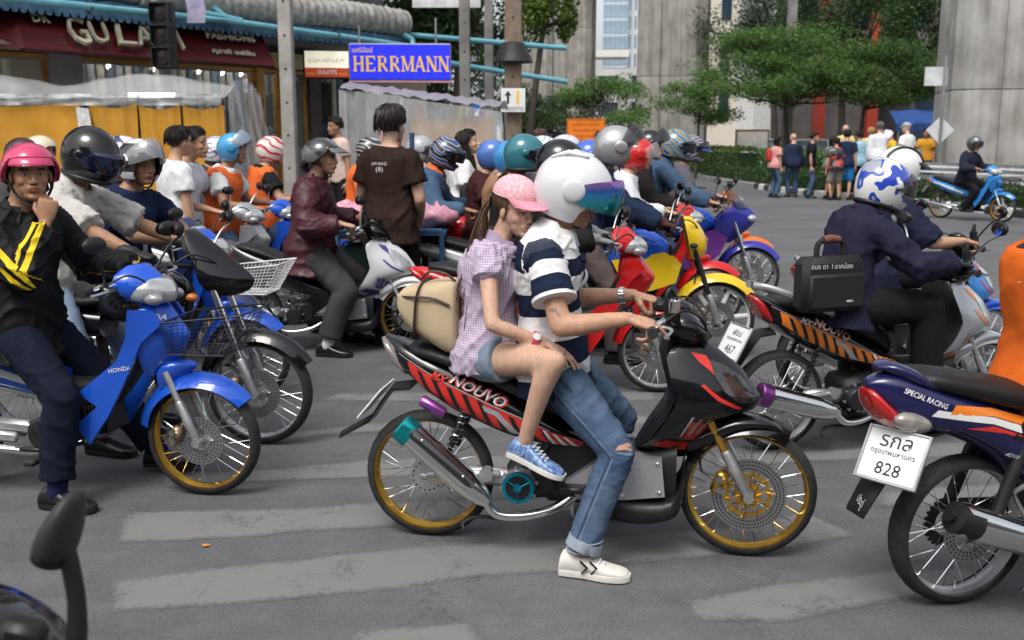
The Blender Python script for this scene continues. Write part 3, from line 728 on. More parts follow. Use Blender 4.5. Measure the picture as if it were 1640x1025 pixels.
# ------------------------------------------------------------------ people
def remesh(b, vox, smooth=4, name='body'):
    me = bpy.data.meshes.new('tmp'); me.from_pydata(b.v, [], b.f); me.update()
    bm = bmesh.new(); bm.from_mesh(me); bmesh.ops.recalc_face_normals(bm, faces=bm.faces[:]); bm.to_mesh(me); bm.free()
    o = bpy.data.objects.new('tmp', me); TMP.collection.objects.link(o)
    r = o.modifiers.new('r', 'REMESH'); r.mode = 'VOXEL'; r.voxel_size = vox; r.use_smooth_shade = True
    if smooth:
        s = o.modifiers.new('s', 'SMOOTH'); s.factor = .5; s.iterations = smooth
    if vox > .0105:
        d = o.modifiers.new('d', 'DECIMATE'); d.ratio = .55
    dg = tmp_dg()
    out = bpy.data.meshes.new_from_object(o.evaluated_get(dg)); out.name = name
    bpy.data.objects.remove(o); bpy.data.meshes.remove(me)
    return out
def mesh_arrays(me):
    n = len(me.vertices); V = np.empty(n * 3, np.float32); me.vertices.foreach_get('co', V); V = V.reshape(-1, 3)
    F = [tuple(p.vertices) for p in me.polygons]; return V.astype(float), F
def vnormals(me):
    n = len(me.vertices); N = np.empty(n * 3, np.float32); me.vertex_normals.foreach_get('vector', N); return N.reshape(-1, 3).astype(float)

def folds(V, N, seed, amp=.006, wl=.07):
    rs = np.random.default_rng(seed); d = np.zeros(len(V)); w = np.zeros(len(V))
    for i in range(3): w += np.sin(V @ (rs.normal(size=3) * 7) + rs.uniform(0, 6))
    for i in range(9):
        k = rs.normal(size=3); k = k / np.linalg.norm(k) * (2 * math.pi / (wl * (rs.uniform(1.5, 3.2) if i < 6 else rs.uniform(.6, 1.0))))
        s = np.sin(V @ k + 1.1 * w + rs.uniform(0, 6)); m = np.clip(np.sin(V @ (rs.normal(size=3) * 8) + rs.uniform(0, 6)), 0, 1) ** 1.3
        d += ((1 - np.abs(s)) ** 2.2 - .25) * m * (1 if i < 6 else .4)
    d += .35 * np.sin(V @ (rs.normal(size=3) * 11) + w)
    return V + N * (d * amp * 1.5)[:, None]

HAIRM = mat('black_hair', (.012, .009, .008), .42, var=.3, vscale=60, bump=.4, bscale=260, spec=.4)
def skin_mat(tone):
    name = 'skin_%d' % int(tone[0] * 1000)
    if name in MATS: return MATS[name]
    m = mat(name, tone, .48, var=0, spec=.4, sss=.12, bump=.2, bscale=260)
    nt = m.node_tree; N = nt.nodes; Lk = nt.links; p = N['Principled BSDF']
    at = N.new('ShaderNodeAttribute'); at.attribute_name = 'tint'
    nz = N.new('ShaderNodeTexNoise'); nz.inputs['Scale'].default_value = 26; nz.inputs['Detail'].default_value = 9; nz.inputs['Roughness'].default_value = .7
    mr = N.new('ShaderNodeMapRange'); mr.inputs[1].default_value = .3; mr.inputs[2].default_value = .7; mr.inputs[3].default_value = .82; mr.inputs[4].default_value = 1.14
    Lk.new(nz.outputs['Fac'], mr.inputs[0])
    v1 = N.new('ShaderNodeVectorMath'); v1.operation = 'MULTIPLY'; v1.inputs[1].default_value = tone; Lk.new(at.outputs['Color'], v1.inputs[0])
    v2 = N.new('ShaderNodeVectorMath'); v2.operation = 'SCALE'; Lk.new(v1.outputs[0], v2.inputs[0]); Lk.new(mr.outputs[0], v2.inputs['Scale'])
    Lk.new(v2.outputs[0], p.inputs['Base Color']); return m

def rotm(yaw=0, pitch=0, roll=0):   # yaw left+, pitch down+, roll right+
    return Matrix.Rotation(yaw, 3, 'Z') @ Matrix.Rotation(pitch, 3, 'Y') @ Matrix.Rotation(roll, 3, 'X')

_heads = {}
def head_template(vox, female=False):
    key = (vox, female)
    if key in _heads: return _heads[key]
    b = MB(); e = lambda c, r, M=None: b.ell(c, r, 20, 14, 0, M)
    e((-.014, 0, .034), (.098, .077, .086)); e((.012, 0, -.012), (.076, .068, .082)); e((.034, 0, -.055), (.052, .054 if not female else .05, .055))
    e((.068, 0, -.095), (.02, .026 if not female else .02, .018)); e((.045, 0, -.085), (.035, .042 if not female else .036, .03))
    e((-.03, 0, -.07), (.05, .055, .07))
    for s in (-1, 1):
        e((.05, s * .037, -.026), (.026, .024, .026)); e((.0685, s * .029, .0205), (.015 if not female else .011, .027, .0085))
        e((-.006, s * .077, -.012), (.02, .009, .033), rotm(s * .25, .1, 0)); e((.089, s * .012, -.034), (.012, .009, .0085)); e((.064, s * .031, .001), (.013, .0145, .0125))
    b.capsule([(.082, 0, .014), (.093, 0, -.01), (.1, 0, -.03)], [.0075, .0085 if not female else .007, .0115 if not female else .0095], 12)
    e((.078, 0, -.06), (.02, .028, .02)); e((.0915, 0, -.0555), (.0085, .02, .0055)); e((.09, 0, -.0668), (.009, .0175, .0065))
    e((.052, 0, .046), (.036, .056, .042))
    me = remesh(b, vox, 7 if vox < .0024 else (5 if vox < .004 else 2), 'head'); V, F = mesh_arrays(me); bpy.data.meshes.remove(me)
    T = np.ones((len(V), 3)); x, y, z = V[:, 0], V[:, 1], V[:, 2]; ay = np.abs(y)
    fr = x > .05
    lip = fr & (((y / .0225) ** 2 + ((z + .061) / .0105) ** 2) < 1) & (x > .076); T[lip] = (.82, .52, .52)
    ml = fr & (ay < .021) & (np.abs(z + .0612) < .0018) & (x > .07); T[ml] = (.35, .2, .2)
    sock = fr & ((((ay - .031) / .02) ** 2 + ((z - .002) / .0125) ** 2) < 1); T[sock] *= (.82, .76, .74)
    lid = fr & ((((ay - .031) / .0165) ** 2 + ((z - .0015) / .0068) ** 2) < 1); T[lid] = (.16, .13, .13)
    ew = fr & ((((ay - .031) / .0142) ** 2 + ((z + .0002) / .0045) ** 2) < 1); T[ew] = (1.25, 1.45, 1.75)
    ir = fr & ((((ay - .0305) / .0052) ** 2 + ((z) / .0058) ** 2) < 1); T[ir] = (.05, .04, .04)
    bz = .0215 + (ay - .012) * .06 - np.maximum(0, ay - .04) * .35
    br = fr & (ay > .012) & (ay < .054) & (np.abs(z - bz) < (.0042 if not female else .0028)); T[br] = (.13, .11, .1)
    nos = fr & (((ay - .008) / .005) ** 2 + ((z + .0415) / .003) ** 2 < 1) & (x > .085); T[nos] = (.35, .28, .26)
    ck = fr & ((((ay - .045) / .024) ** 2 + ((z + .03) / .022) ** 2) < 1) & ~sock; T[ck] *= (1.03, .95, .94)
    if not female:
        st = (x > .03) & (z < -.05) & ~lip & ~ml & (z > -.11); T[st] *= (.93, .92, .93)
    _heads[key] = (V, F, T); return _heads[key]

_hands = {}
def hand_template(pose, vox):
    # right hand: x towards fingers, z back of hand, thumb on +y; wrist at the origin
    key = (pose, vox)
    if key in _hands: return _hands[key]
    curl = {'grip': [(70, 75, 40)] * 4, 'rest': [(14, 16, 10), (10, 14, 10), (12, 16, 10), (18, 18, 10)], 'relax': [(28, 30, 18), (32, 34, 20), (36, 36, 22), (40, 38, 22)],
            'point': [(22, 14, 8), (66, 70, 35), (70, 72, 38), (72, 72, 38)], 'pinch': [(48, 50, 25), (54, 58, 30), (60, 64, 34), (66, 68, 36)], 'brake': [(30, 28, 16), (40, 42, 22), (68, 70, 38), (70, 72, 38)]}[pose]
    b = MB()
    b.loft([[Vector((x, w * math.cos(a), zc + h * math.sin(a))) for a in [2 * math.pi * i / 16 for i in range(16)]] for x, w, h, zc in ((-.03, .024, .019, 0), (0, .027, .019, 0), (.03, .037, .018, 0), (.06, .042, .017, .001), (.085, .043, .0145, .001), (.096, .037, .01, .001))])
    for i, (yy, x0, L, r) in enumerate(((.031, .088, (.042, .026, .021), .0094), (.0105, .094, (.046, .03, .022), .0098), (-.0115, .09, (.042, .028, .021), .0094), (-.031, .08, (.033, .021, .018), .0082))):
        p = Vector((x0 - .012, yy, .001)); a = 0; pts = [p]; rads = [r * 1.05]
        for j in range(3):
            a += R(curl[i][j]); sp = (yy * .9) if pose in ('rest', 'relax') else 0
            p = p + Vector((math.cos(a), sp * 2.2 * math.cos(a), -math.sin(a))) * (L[j] + (.012 if j == 0 else 0)); pts.append(p); rads.append(r * (1.0, .92, .78)[j])
        b.capsule(pts, rads, 10)
    if pose in ('grip', 'point', 'brake'): th = [(.02, .022, -.008), (.045, .045, -.028), (.07, .04, -.05), (.086, .024, -.058)]
    elif pose == 'pinch': th = [(.02, .022, -.008), (.05, .046, -.026), (.08, .046, -.036), (.103, .038, -.042)]
    else: th = [(.018, .022, -.006), (.042, .052, -.016), (.072, .066, -.02), (.094, .068, -.022)]
    b.capsule(th, [.014, .0125, .0108, .0085], 10)
    me = remesh(b, vox, 2, 'hand'); V, F = mesh_arrays(me); bpy.data.meshes.remove(me)
    T = np.ones((len(V), 3)); T *= 1 - .12 * np.clip((V[:, 0:1] - .09) / .05, 0, 1)
    _hands[key] = (V, F, T); return _hands[key]

def ik(a, t, l1, l2, pole):
    a, t, pole = Vector(a), Vector(t), Vector(pole); d = t - a; L = min(d.length, (l1 + l2) * .995)
    if d.length < 1e-6: d = Vector((0, 0, -1))
    d.normalize(); t = a + d * L
    x = (l1 * l1 - l2 * l2 + L * L) / (2 * L); h = math.sqrt(max(0, l1 * l1 - x * x))
    p = pole - d * pole.dot(d); p = p.normalized() if p.length > 1e-6 else Vector((0, 1, 0))
    return a + d * x + p * h, t

SHOE_WH = mat('white_canvas', (.68, .66, .6), .8, bump=.2, bscale=200); SHOE_BK = mat('black_leather_shoe', (.012, .012, .013), .3, coat=.3, bump=.05)
def shoe(name, P, ank, toe_dir, m, sole, S=1.0, L=.27, lace=None, pitch=0.0):
    d = Vector((toe_dir[0], toe_dir[1], 0)).normalized(); M = Matrix(((d.x, -d.y, 0), (d.y, d.x, 0), (0, 0, 1))) @ Matrix.Rotation(pitch, 3, 'Y')
    b = MB(); st = [(-.075, .04, .062, .0), (-.068, .036, .088, .012), (-.03, .036, .1, .012), (.015, .037, .088, .012), (.06, .043, .066, .012), (.11, .047, .05, .012), (.15, .044, .043, .012), (.175, .034, .036, .014), (.188, .018, .026, .018)]
    k = L / .265 * S; rings = []
    for x, w, zt, zb in smoothpath(st, 2):
        rings.append([Vector((x, w * math.copysign(abs(math.cos(a)) ** .8, math.cos(a)), zb + (zt - zb) * (.5 + .5 * math.sin(a)) if math.sin(a) > 0 else zb + (zt - zb) * .5 * (1 + math.copysign(abs(math.sin(a)) ** .5, math.sin(a))))) for a in [2 * math.pi * i / 14 for i in range(14)]])
    b.loft(rings); s = MB()
    s.loft([[Vector((x, w * 1.08 * c, z)) for c, z in ((-1, 0), (-1.03, .01), (-1, .022), (1, .022), (1.03, .01), (1, 0))] for x, w in ((-.082, .02), (-.074, .036), (-.03, .037), (.02, .036), (.07, .044), (.11, .048), (.15, .044), (.178, .033), (.194, .016))])
    a0 = Vector(ank); fn = lambda V: [tuple(a0 + M @ (Vector(v) * k) + Vector((0, 0, -.078 * k))) for v in V]
    b.v = fn(b.v); s.v = fn(s.v); o = b.build(name, m, P, 60); s.build('sole', sole, o, 40)
    if lace:
        l = MB()
        for i in range(5):
            x = .025 + i * .017; z = .094 - i * .0095
            l.tube([(x, -.024, z - .006), (x + .004, 0, z + .004), (x, .024, z - .006)], .0032, 5); l.tube([(x, -.024, z - .006), (x + .017, .024, z - .013)], .003, 5)
        l.v = fn(l.v); l.build('laces', lace, o, 60)
    return o

HT = {}
def helmet(P, kind, m, C, M, S=1.0, visor=None, vopen=0.0, trim=BLACK_PL, peak=None, strap=True, acc=None, name='helmet', padm=None, plen=.075):
    # C head centre, M head rotation; shell as a grid of azimuth and elevation with the face cut out
    b = MB(); na, ne = 48, 26; rx, ry, rz = ((.145 if kind == 'open' else .138), .118, .132) if kind != 'half' else (.134, .114, .118)
    def pt(az, el, k=1.0):
        ca = math.cos(el if el > 0 else el * (.52 if kind in ('full', 'cross') else .66)); x = rx * k * ca * math.cos(az); y = ry * k * ca * math.sin(az); z = rz * k * math.sin(el)
        if z < 0: x *= 1 - .12 * (z / rz) ** 2; y *= 1 - .16 * (z / rz) ** 2
        if kind in ('full', 'cross') and x > 0: x += .035 * max(0, math.cos(az)) ** 2 * max(0, math.cos(el * 1.1)) * (1 if z < .03 else .4)
        return Vector((x - .012, y, z + .018))
    def inside(az, el):     # True where shell exists
        a = abs((az + math.pi) % (2 * math.pi) - math.pi); e = math.degrees(el); d = math.degrees(a)
        if kind == 'half':
            return e > hlim(d)
        if kind == 'open':
            if e < -62: return False
            if d < 46: return e > 20
            if d < 64: return e > 20 - (d - 46) * 4.5
            return e > -60
        if e < -60: return False
        if d < 62: return e > 14 or e < -27
        return True
    els = [R(-66 + (90 + 66) * j / ne) for j in range(ne)]; vs = []; idx = {}; fs = []
    for j, el in enumerate(els):
        for i in range(na): idx[(i, j)] = len(vs); vs.append(pt(2 * math.pi * i / na, el))
    top = len(vs); vs.append(pt(0, R(90)))
    for j in range(ne - 1):
        for i in range(na):
            if inside(2 * math.pi * (i + .5) / na, (els[j] + els[j + 1]) / 2): fs.append((idx[(i, j)], idx[((i + 1) % na, j)], idx[((i + 1) % na, j + 1)], idx[(i, j + 1)]))
    for i in range(na): fs.append((idx[(i, ne - 1)], idx[((i + 1) % na, ne - 1)], top))
    C = Vector(C); tr = lambda v: tuple(C + M @ (Vector(v) * S))
    b.add([tr(v) for v in vs], fs); me = bpy.data.meshes.new(name); me.from_pydata(b.v, [], b.f); me.update()
    bm = bmesh.new(); bm.from_mesh(me)
    bmesh.ops.delete(bm, geom=[v for v in bm.verts if not v.link_faces], context='VERTS')
    for _ in range(2): 
        bd = [v for v in bm.verts if v.is_boundary]
        new = {}
        for v in bd:
            nb = [e.other_vert(v) for e in v.link_edges if e.is_boundary]
            if len(nb) == 2: new[v] = (v.co * 2 + nb[0].co + nb[1].co) / 4
        for v, c in new.items(): v.co = c
    bm.normal_update()
    r = bmesh.ops.solidify(bm, geom=bm.faces[:], thickness=.016 * S)
    bmesh.ops.recalc_face_normals(bm, faces=bm.faces[:])
    for f in bm.faces: f.smooth = True
    cen = C
    for f in bm.faces:
        # inner faces and rim edges get the lining
        d = (f.calc_center_median() - (C + M @ Vector((-.012, 0, .018)) * S)); lc = M.transposed() @ d / S
        q = math.sqrt((lc.x / (rx + (.03 if lc.x > 0 and kind in ('full', 'cross') else 0))) ** 2 + (lc.y / ry) ** 2 + (lc.z / rz) ** 2)
        if f.normal.dot(d) < 0: f.material_index = 1
    bm.to_mesh(me); bm.free(); me.set_sharp_from_angle(angle=R(50)); me.update()
    o = mkobj(name, me, [m, padm or mat('helmet_lining', (.015, .015, .016), .9)], P)
    if kind in ('full', 'cross'):
        t = MB(); t.tube([tr(pt(R(d), R(-57), .985)) for d in range(-180, 180, 10)], .013 * S, 8, 0, loop=True); t.build('helmet_trim', trim, o, 60)
    if kind == 'half':
        t = MB(); ring = []
        lim = hlim
        ring = [tr(pt(R(d), R(lim(abs(d))), 1.012)) for d in range(-180, 180, 8)]
        t.tube(ring, .006 * S, 6, 0, loop=True); t.build('helmet_trim', trim, o, 60)
        bk = MB()
        bk.loft([[tr(Vector((x + dx, y, z))) for dx, y, z in ((0, -.075, -.01), (-.02, -.085, -.07), (0, -.05, -.1), (0, .05, -.1), (-.02, .085, -.07), (0, .075, -.01))] for x in (-.09, -.11)]); bk.build('neck_guard', BLACK_PL, o, 60)
    if peak:
        k = MB(); rings = []
        for j in range(6):
            t = j / 5; ring = []
            for i in range(13):
                a = R(-62 + 124 * i / 12); e0 = R(17 if kind != 'half' else 28); q = pt(a, e0, 1.01)
                ring.append(tr(q + Vector((peak_len(t, a, plen), 0, -.012 * t - .02 * t * t + .0))))
            rings.append(ring)
        lo = [[tuple(Vector(p) - M @ Vector((0, 0, .005)) * S) for p in r] for r in rings]
        k.loft([r + list(reversed(l)) for r, l in zip(rings, lo)]); k.build('helmet_peak', peak, o, 60)
    if visor:
        v = MB(); rows = []; Rv = Matrix.Rotation(-vopen, 3, 'Y'); piv = Vector((-.005, 0, .03))
        e0, e1 = (20, -34) if kind == 'open' else (17, -29)
        for j in range(11):
            el = R(e0 + (e1 - e0) * j / 10); row = []
            for i in range(25):
                u_ = (-1 + i / 12); az = R(80 * u_); k_ = 1 - .62 * abs(u_) ** 2.6; p = pt(az, R(-3) + (el - R(-3)) * k_, 1.05)
                if kind == 'open': p.x += .03 * math.cos(az) ** 2
                row.append(tr(piv + Rv @ (p - piv)))
            rows.append(row)
        v.loft(rows, closed=False, caps=False); v.build('visor', visor, o, 180)
        for s in (-1, 1):
            q = MB(); c = pt(R(s * 80), R(2), 1.03); Mx = Matrix.Rotation(R(s * -10), 3, 'Z')
            q.ell(c, (.042 if kind == 'open' else .024, .011, .04 if kind == 'open' else .024), 16, 10, 0, Mx @ Matrix.Rotation(R(25), 3, 'Y')); q.v = [tr(x) for x in q.v]; q.build('visor_pivot', acc or m, o, 50)
    if strap and kind in ('half', 'open'):
        s = MB()
        pts = [(.0, -.086, -.02), (.02, -.072, -.07), (.045, -.035, -.116), (.05, 0, -.126), (.045, .035, -.116), (.02, .072, -.07), (.0, .086, -.02)]
        s.tube([tr(p) for p in smoothpath(pts, 4)], .0075 * S, 6, 0, flat=.4); 
        if kind == 'half':
            for q in (-1, 1): s.tube([tr((-.05, q * .088, -.03)), tr((.012, q * .078, -.06))], .0075 * S, 6, 0, flat=.4)
        s.build('chin_strap', BLACK_PL, o, 60)
    return o
def hlim(d): return 27 if d < 50 else (27 - (d - 50) * 1.1 if d < 95 else -22.5 - (d - 95) * .1)
def peak_len(t, a, L): return L * t * max(0, math.cos(a)) ** .7

def hair_cap(P, C, M, S, style='short', m=HAIRM, seed=1):
    C = Vector(C); rs = random.Random(seed); tr = lambda v: tuple(C + M @ (Vector(v) * S)); b = MB(); b.f = []
    e = MB(); e.ell((-.018, 0, .042), (.106, .086, .093), 28, 18)
    def keep(v):
        x, y, z = v
        front = .055 if style != 'fringe' else .03
        if x > .02: return z > front - (.02 if abs(y) > .05 else 0) * (x < .05)
        if style == 'mop' and x > -.03: return z > -.05 + (x + .03) * 1.2
        if x > -.03: return z > -.005 + (x + .03) * .8
        return z > (-.075 if style in ('short', 'fringe') else -.12)
    vs = e.v; fs = [f for f in e.f if all(keep(vs[i]) for i in f)]
    b.add([tr(v) for v in vs], fs)
    n = 300 if style != 'long' else 420
    for i in range(n):
        a = rs.uniform(0, 2 * math.pi); u = rs.uniform(.0, 1.0); r0 = Vector((-.018 + .1 * u * math.cos(a), .084 * u * math.sin(a), .042 + .093 * math.sqrt(max(0, 1 - u * u)) + .002))
        d = Vector((math.cos(a), math.sin(a), 0)); L = rs.uniform(.05, .09) if style == 'short' else rs.uniform(.07, .12)
        front = math.cos(a) > .45
        if front and style != 'fringe': L *= .6
        pts = []; lf = rs.uniform(0, .016)
        for j in range(5):
            t = j / 4; uu = min(1.02, u + t * L / .09); zz = .042 + .093 * math.sqrt(max(0, 1 - min(uu, .999) ** 2)) - max(0, u + t * L / .09 - 1.02) * .09
            p = Vector((-.018 + .106 * uu * math.cos(a + .1 * t), .086 * uu * math.sin(a + .1 * t), zz + .006 * math.sin(t * 3))); p += d * lf * t + Vector((0, 0, lf * .6 * t))
            if p.x > .03 and p.z < (.06 if style != 'fringe' else .03): break
            if p.x > -.03 and p.z < .0: break
            pts.append(tr(p))
        if len(pts) > 2: b.tube(pts, [.005 * S] * (len(pts) - 1) + [.0012 * S], 3, caps=False)
    if style == 'long':
        for i in range(160):
            a = rs.uniform(R(80), R(280)); x0, y0 = -.018 + .1 * math.cos(a), .083 * math.sin(a); L = rs.uniform(.26, .36)
            pts = [tr((x0 * (1 + .06 * t), y0 * (1 + .1 * t * (1 - t)), .05 - L * t + .0)) for t in (0, .25, .5, .75, 1)]
            b.tube(pts, [.007 * S, .0075 * S, .007 * S, .005 * S, .0015 * S], 3, caps=False)
    return b.build('hair', m, P, 180)

BONES = dict(up=.285, fo=.25, th=.43, sh=.415)
def person(label, org, rz=0.0, H=1.7, pelvis=(0, 0, .92), lean=5, lean2=None, side=0.0, twist=0.0, head=(0, 0, 0), hands=None, feet=None, hpose=('relax', 'relax'), hrot=(None, None), tone=(.42, .235, .145), female=False,
           top=None, sleeve='short', bottom=None, leg='long', shoes=(SHOE_BK, BLACK_PL, None), toe=(None, None), hq=0, seed=1, ease=.014, gloves=None, sock=None, bulk=1.0, pole_e=None, pole_k=None, helm=None, hair=None, hairm=HAIRM, hem=-.1, vox=.011, collar=None, cuff=None, amp=.006, shoe_pitch=(0, 0), group=None, cuffroll=None, waist=1.0, legease=1.0, lcut=None, vest=None, shorts_len=.5, z0=0.0):
    P = thing('person', label, 'person', (org[0], org[1], z0), rz, group)
    S = H / 1.7; pv = Vector(pelvis); lean2 = lean if lean2 is None else lean2
    # spine
    def dirv(a): return Vector((math.sin(R(a)), math.sin(R(side)), math.cos(R(a)))).normalized()
    sp = [pv]; ang = [lean * .6, lean * .8, (lean + lean2) / 2, lean2]
    for a, l in zip(ang, (.14, .14, .13, .12)): sp.append(sp[-1] + dirv(a) * l * S)
    cum = [0, .14, .28, .41, .53]
    def spine(s):
        s = max(-.2, min(.56, s))
        if s <= 0: return pv + dirv(ang[0]) * s * S, dirv(ang[0])
        for k in range(4):
            if s <= cum[k + 1] or k == 3:
                t = (s - cum[k]) / (cum[k + 1] - cum[k]); return sp[k] + (sp[k + 1] - sp[k]) * t, (sp[k + 1] - sp[k]).normalized()
    def latdir(s): 
        a = R(twist) * max(0, min(1, s / .45)); return Vector((-math.sin(a), math.cos(a), 0))
    fsc = .9 if female else 1.0
    TOR = [(-.16, .15, .1, .0), (-.11, .15, .105, .0), (-.05, .16, .112, -.01), (.02, .168 if female else .16, .115, -.01), (.1, .148 * waist, .102 * waist, .0), (.18, (.125 if female else .142) * waist, .095 * waist, .004), (.27, .145 * fsc, .106, .004), (.36, .165 * fsc, .115 if not female else .122, .004), (.43, .172 * fsc, .1, -.004), (.465, .158 * fsc, .084, -.01), (.495, .118 * fsc, .07, -.01), (.52, .078, .062, -.006), (.545, .056, .058, 0)]
    def torso(b, e, s0, s1, n=28):
        rings = []; ss = [t for t in TOR if s0 <= t[0] <= s1]
        def at(s):
            for a, c in zip(TOR, TOR[1:]):
                if a[0] <= s <= c[0]:
                    t = (s - a[0]) / (c[0] - a[0]); return tuple(a[i] + (c[i] - a[i]) * t for i in range(4))
            return TOR[0] if s < TOR[0][0] else TOR[-1]
        k = int((s1 - s0) / .03) + 2
        for i in range(k):
            s = s0 + (s1 - s0) * i / (k - 1); _, w, d, o = at(s); c, u = spine(s); l = latdir(s); l = (l - u * l.dot(u)).normalized(); f = l.cross(u)
            ee = e(s) if callable(e) else e
            rings.append([c + f * (o * S + (d * bulk * S + ee) * math.copysign(abs(math.cos(a)) ** .85, math.cos(a))) + l * ((w * bulk * S + ee) * math.copysign(abs(math.sin(a)) ** .85, math.sin(a))) for a in [2 * math.pi * j / n for j in range(n)]])
        b.loft(rings)
    shc, shu = spine(.43); sl = latdir(.43)
    shw = .17 * fsc * S * (1 + (bulk - 1) * .5)
    sh = [shc - sl * shw, shc + sl * shw]            # right, left
    hw = .088 * S; hips = [pv + Vector((0, -hw, -.01)), pv + Vector((0, hw, -.01))]
    l1, l2, l3, l4 = BONES['up'] * S, BONES['fo'] * S, BONES['th'] * S, BONES['sh'] * S
    hands = hands or ((.05, -.24, pv.z - .12), (.05, .24, pv.z - .12)); feet = feet or ((.0, -.1, .08), (.0, .1, .08))
    el, wr, kn, an = [], [], [], []
    for i in (0, 1):
        sg = -1 if i == 0 else 1
        e_, w_ = ik(sh[i], hands[i], l1, l2, (pole_e[i] if pole_e and pole_e[i] else (-.5, sg * .5, -.7))); el.append(e_); wr.append(w_)
        k_, a_ = ik(hips[i], feet[i], l3, l4, (pole_k[i] if pole_k and pole_k[i] else (1, sg * .25, .3))); kn.append(k_); an.append(a_)
    # bare body
    b = MB(); torso(b, -.012, -.09, .545)
    hc, hu = spine(.53); hm = rotm(R(head[0]), R(head[1]), R(head[2]))
    hcen = hc + hu * (.075 * S) + Vector((.032 * S, 0, .055 * S)) + hm @ Vector((.012, 0, .0)) * S
    b.capsule([hc - hu * .05 * S, hc + hu * .02 * S, hcen + Vector((-.03 * S, 0, -.05 * S))], [(.06 if not female else .05) * S, (.054 if not female else .045) * S, (.054 if not female else .046) * S], 16)
    af = .82 if female else 1.0; lf = .96 if female else 1.0
    for i in (0, 1):
        d = (el[i] - sh[i])
        b.capsule([sh[i], sh[i] + d * .3, sh[i] + d * .65, el[i]], [.05 * S * af, .05 * S * af, .045 * S * af, .04 * S * af], 14)
        d = (wr[i] - el[i]); b.capsule([el[i], el[i] + d * .28, el[i] + d * .7, wr[i]], [.039 * S * af, .042 * S * af, .033 * S * af, .0265 * S * af], 14)
        d = kn[i] - hips[i]; b.capsule([hips[i], hips[i] + d * .35, hips[i] + d * .75, kn[i]], [.085 * S * lf, .08 * S * lf, .062 * S * lf, .052 * S * lf], 16)
        d = an[i] - kn[i]; back = Vector((-.015, 0, 0)) * S
        b.capsule([kn[i], kn[i] + d * .25 + back, kn[i] + d * .65 + back * .5, an[i]], [.051 * S * lf, .053 * S * lf, .041 * S * lf, .034 * S * lf], 16)
    bm_ = remesh(b, vox * 1.45, 4, 'body'); V, F = mesh_arrays(bm_); bpy.data.meshes.remove(bm_)
    T = np.ones((len(V), 3)); VS = [V]; TS = [T]; FS = list(F); off = len(V)
    def join(tpl, M3, c, s):
        nonlocal off
        v, f, t = tpl; A = np.array(M3) * s; v2 = v @ A.T + np.array(c)
        VS.append(v2); TS.append(t); FS.extend([tuple(i + off for i in q) for q in f]); off += len(v2)
    join(head_template((.0085 if vox > .0125 else .007, .0045, .0026)[hq], female), hm, hcen, S * (1.0 if not female else .96))
    glob = MB(); HM = []
    for i in (0, 1):
        sg = -1 if i == 0 else 1
        if hrot[i] is not None:
            X = Vector(hrot[i][0]).normalized(); Z = Vector(hrot[i][1]); Z = (Z - X * X.dot(Z)).normalized()
        else:
            X = (wr[i] - el[i]).normalized(); Z = Vector((0, sg * .9, .5)); Z = (Z - X * X.dot(Z)).normalized()
        Yv = Z.cross(X)
        if i == 0: M3 = Matrix((X, Yv, Z)).transposed()            # thumb on +y (body left) for the right hand
        else: M3 = Matrix((X, -Yv, Z)).transposed()
        tpl = hand_template(hpose[i], (.0085 if vox > .0125 else .0068, .0058, .004)[hq])
        if i == 1: tpl = (tpl[0], [tuple(reversed(q)) for q in tpl[1]], tpl[2])
        HM.append((tpl, M3, wr[i]))
        hs = S * (1.0 if not female else .9)
        if gloves:
            g = MB(); A = np.array(M3) * hs * 1.06; v2 = tpl[0] @ A.T + np.array(wr[i]); g.add([tuple(p) for p in v2], tpl[1]); g.capsule([wr[i] - X * .05 * S, wr[i] + X * .0], [.034 * S, .033 * S], 14); g.build('glove', gloves, P, 180)
        else: join(tpl, M3, wr[i], hs)
    V = np.concatenate(VS); T = np.concatenate(TS)
    me = bpy.data.meshes.new('body'); me.from_pydata(V.tolist(), [], FS); me.polygons.foreach_set('use_smooth', [True] * len(me.polygons)); me.update()
    at = me.attributes.new('tint', 'FLOAT_COLOR', 'POINT'); at.data.foreach_set('color', np.concatenate([T, np.ones((len(T), 1))], 1).astype(np.float32).ravel())
    body = mkobj('body', me, skin_mat(tone), P)
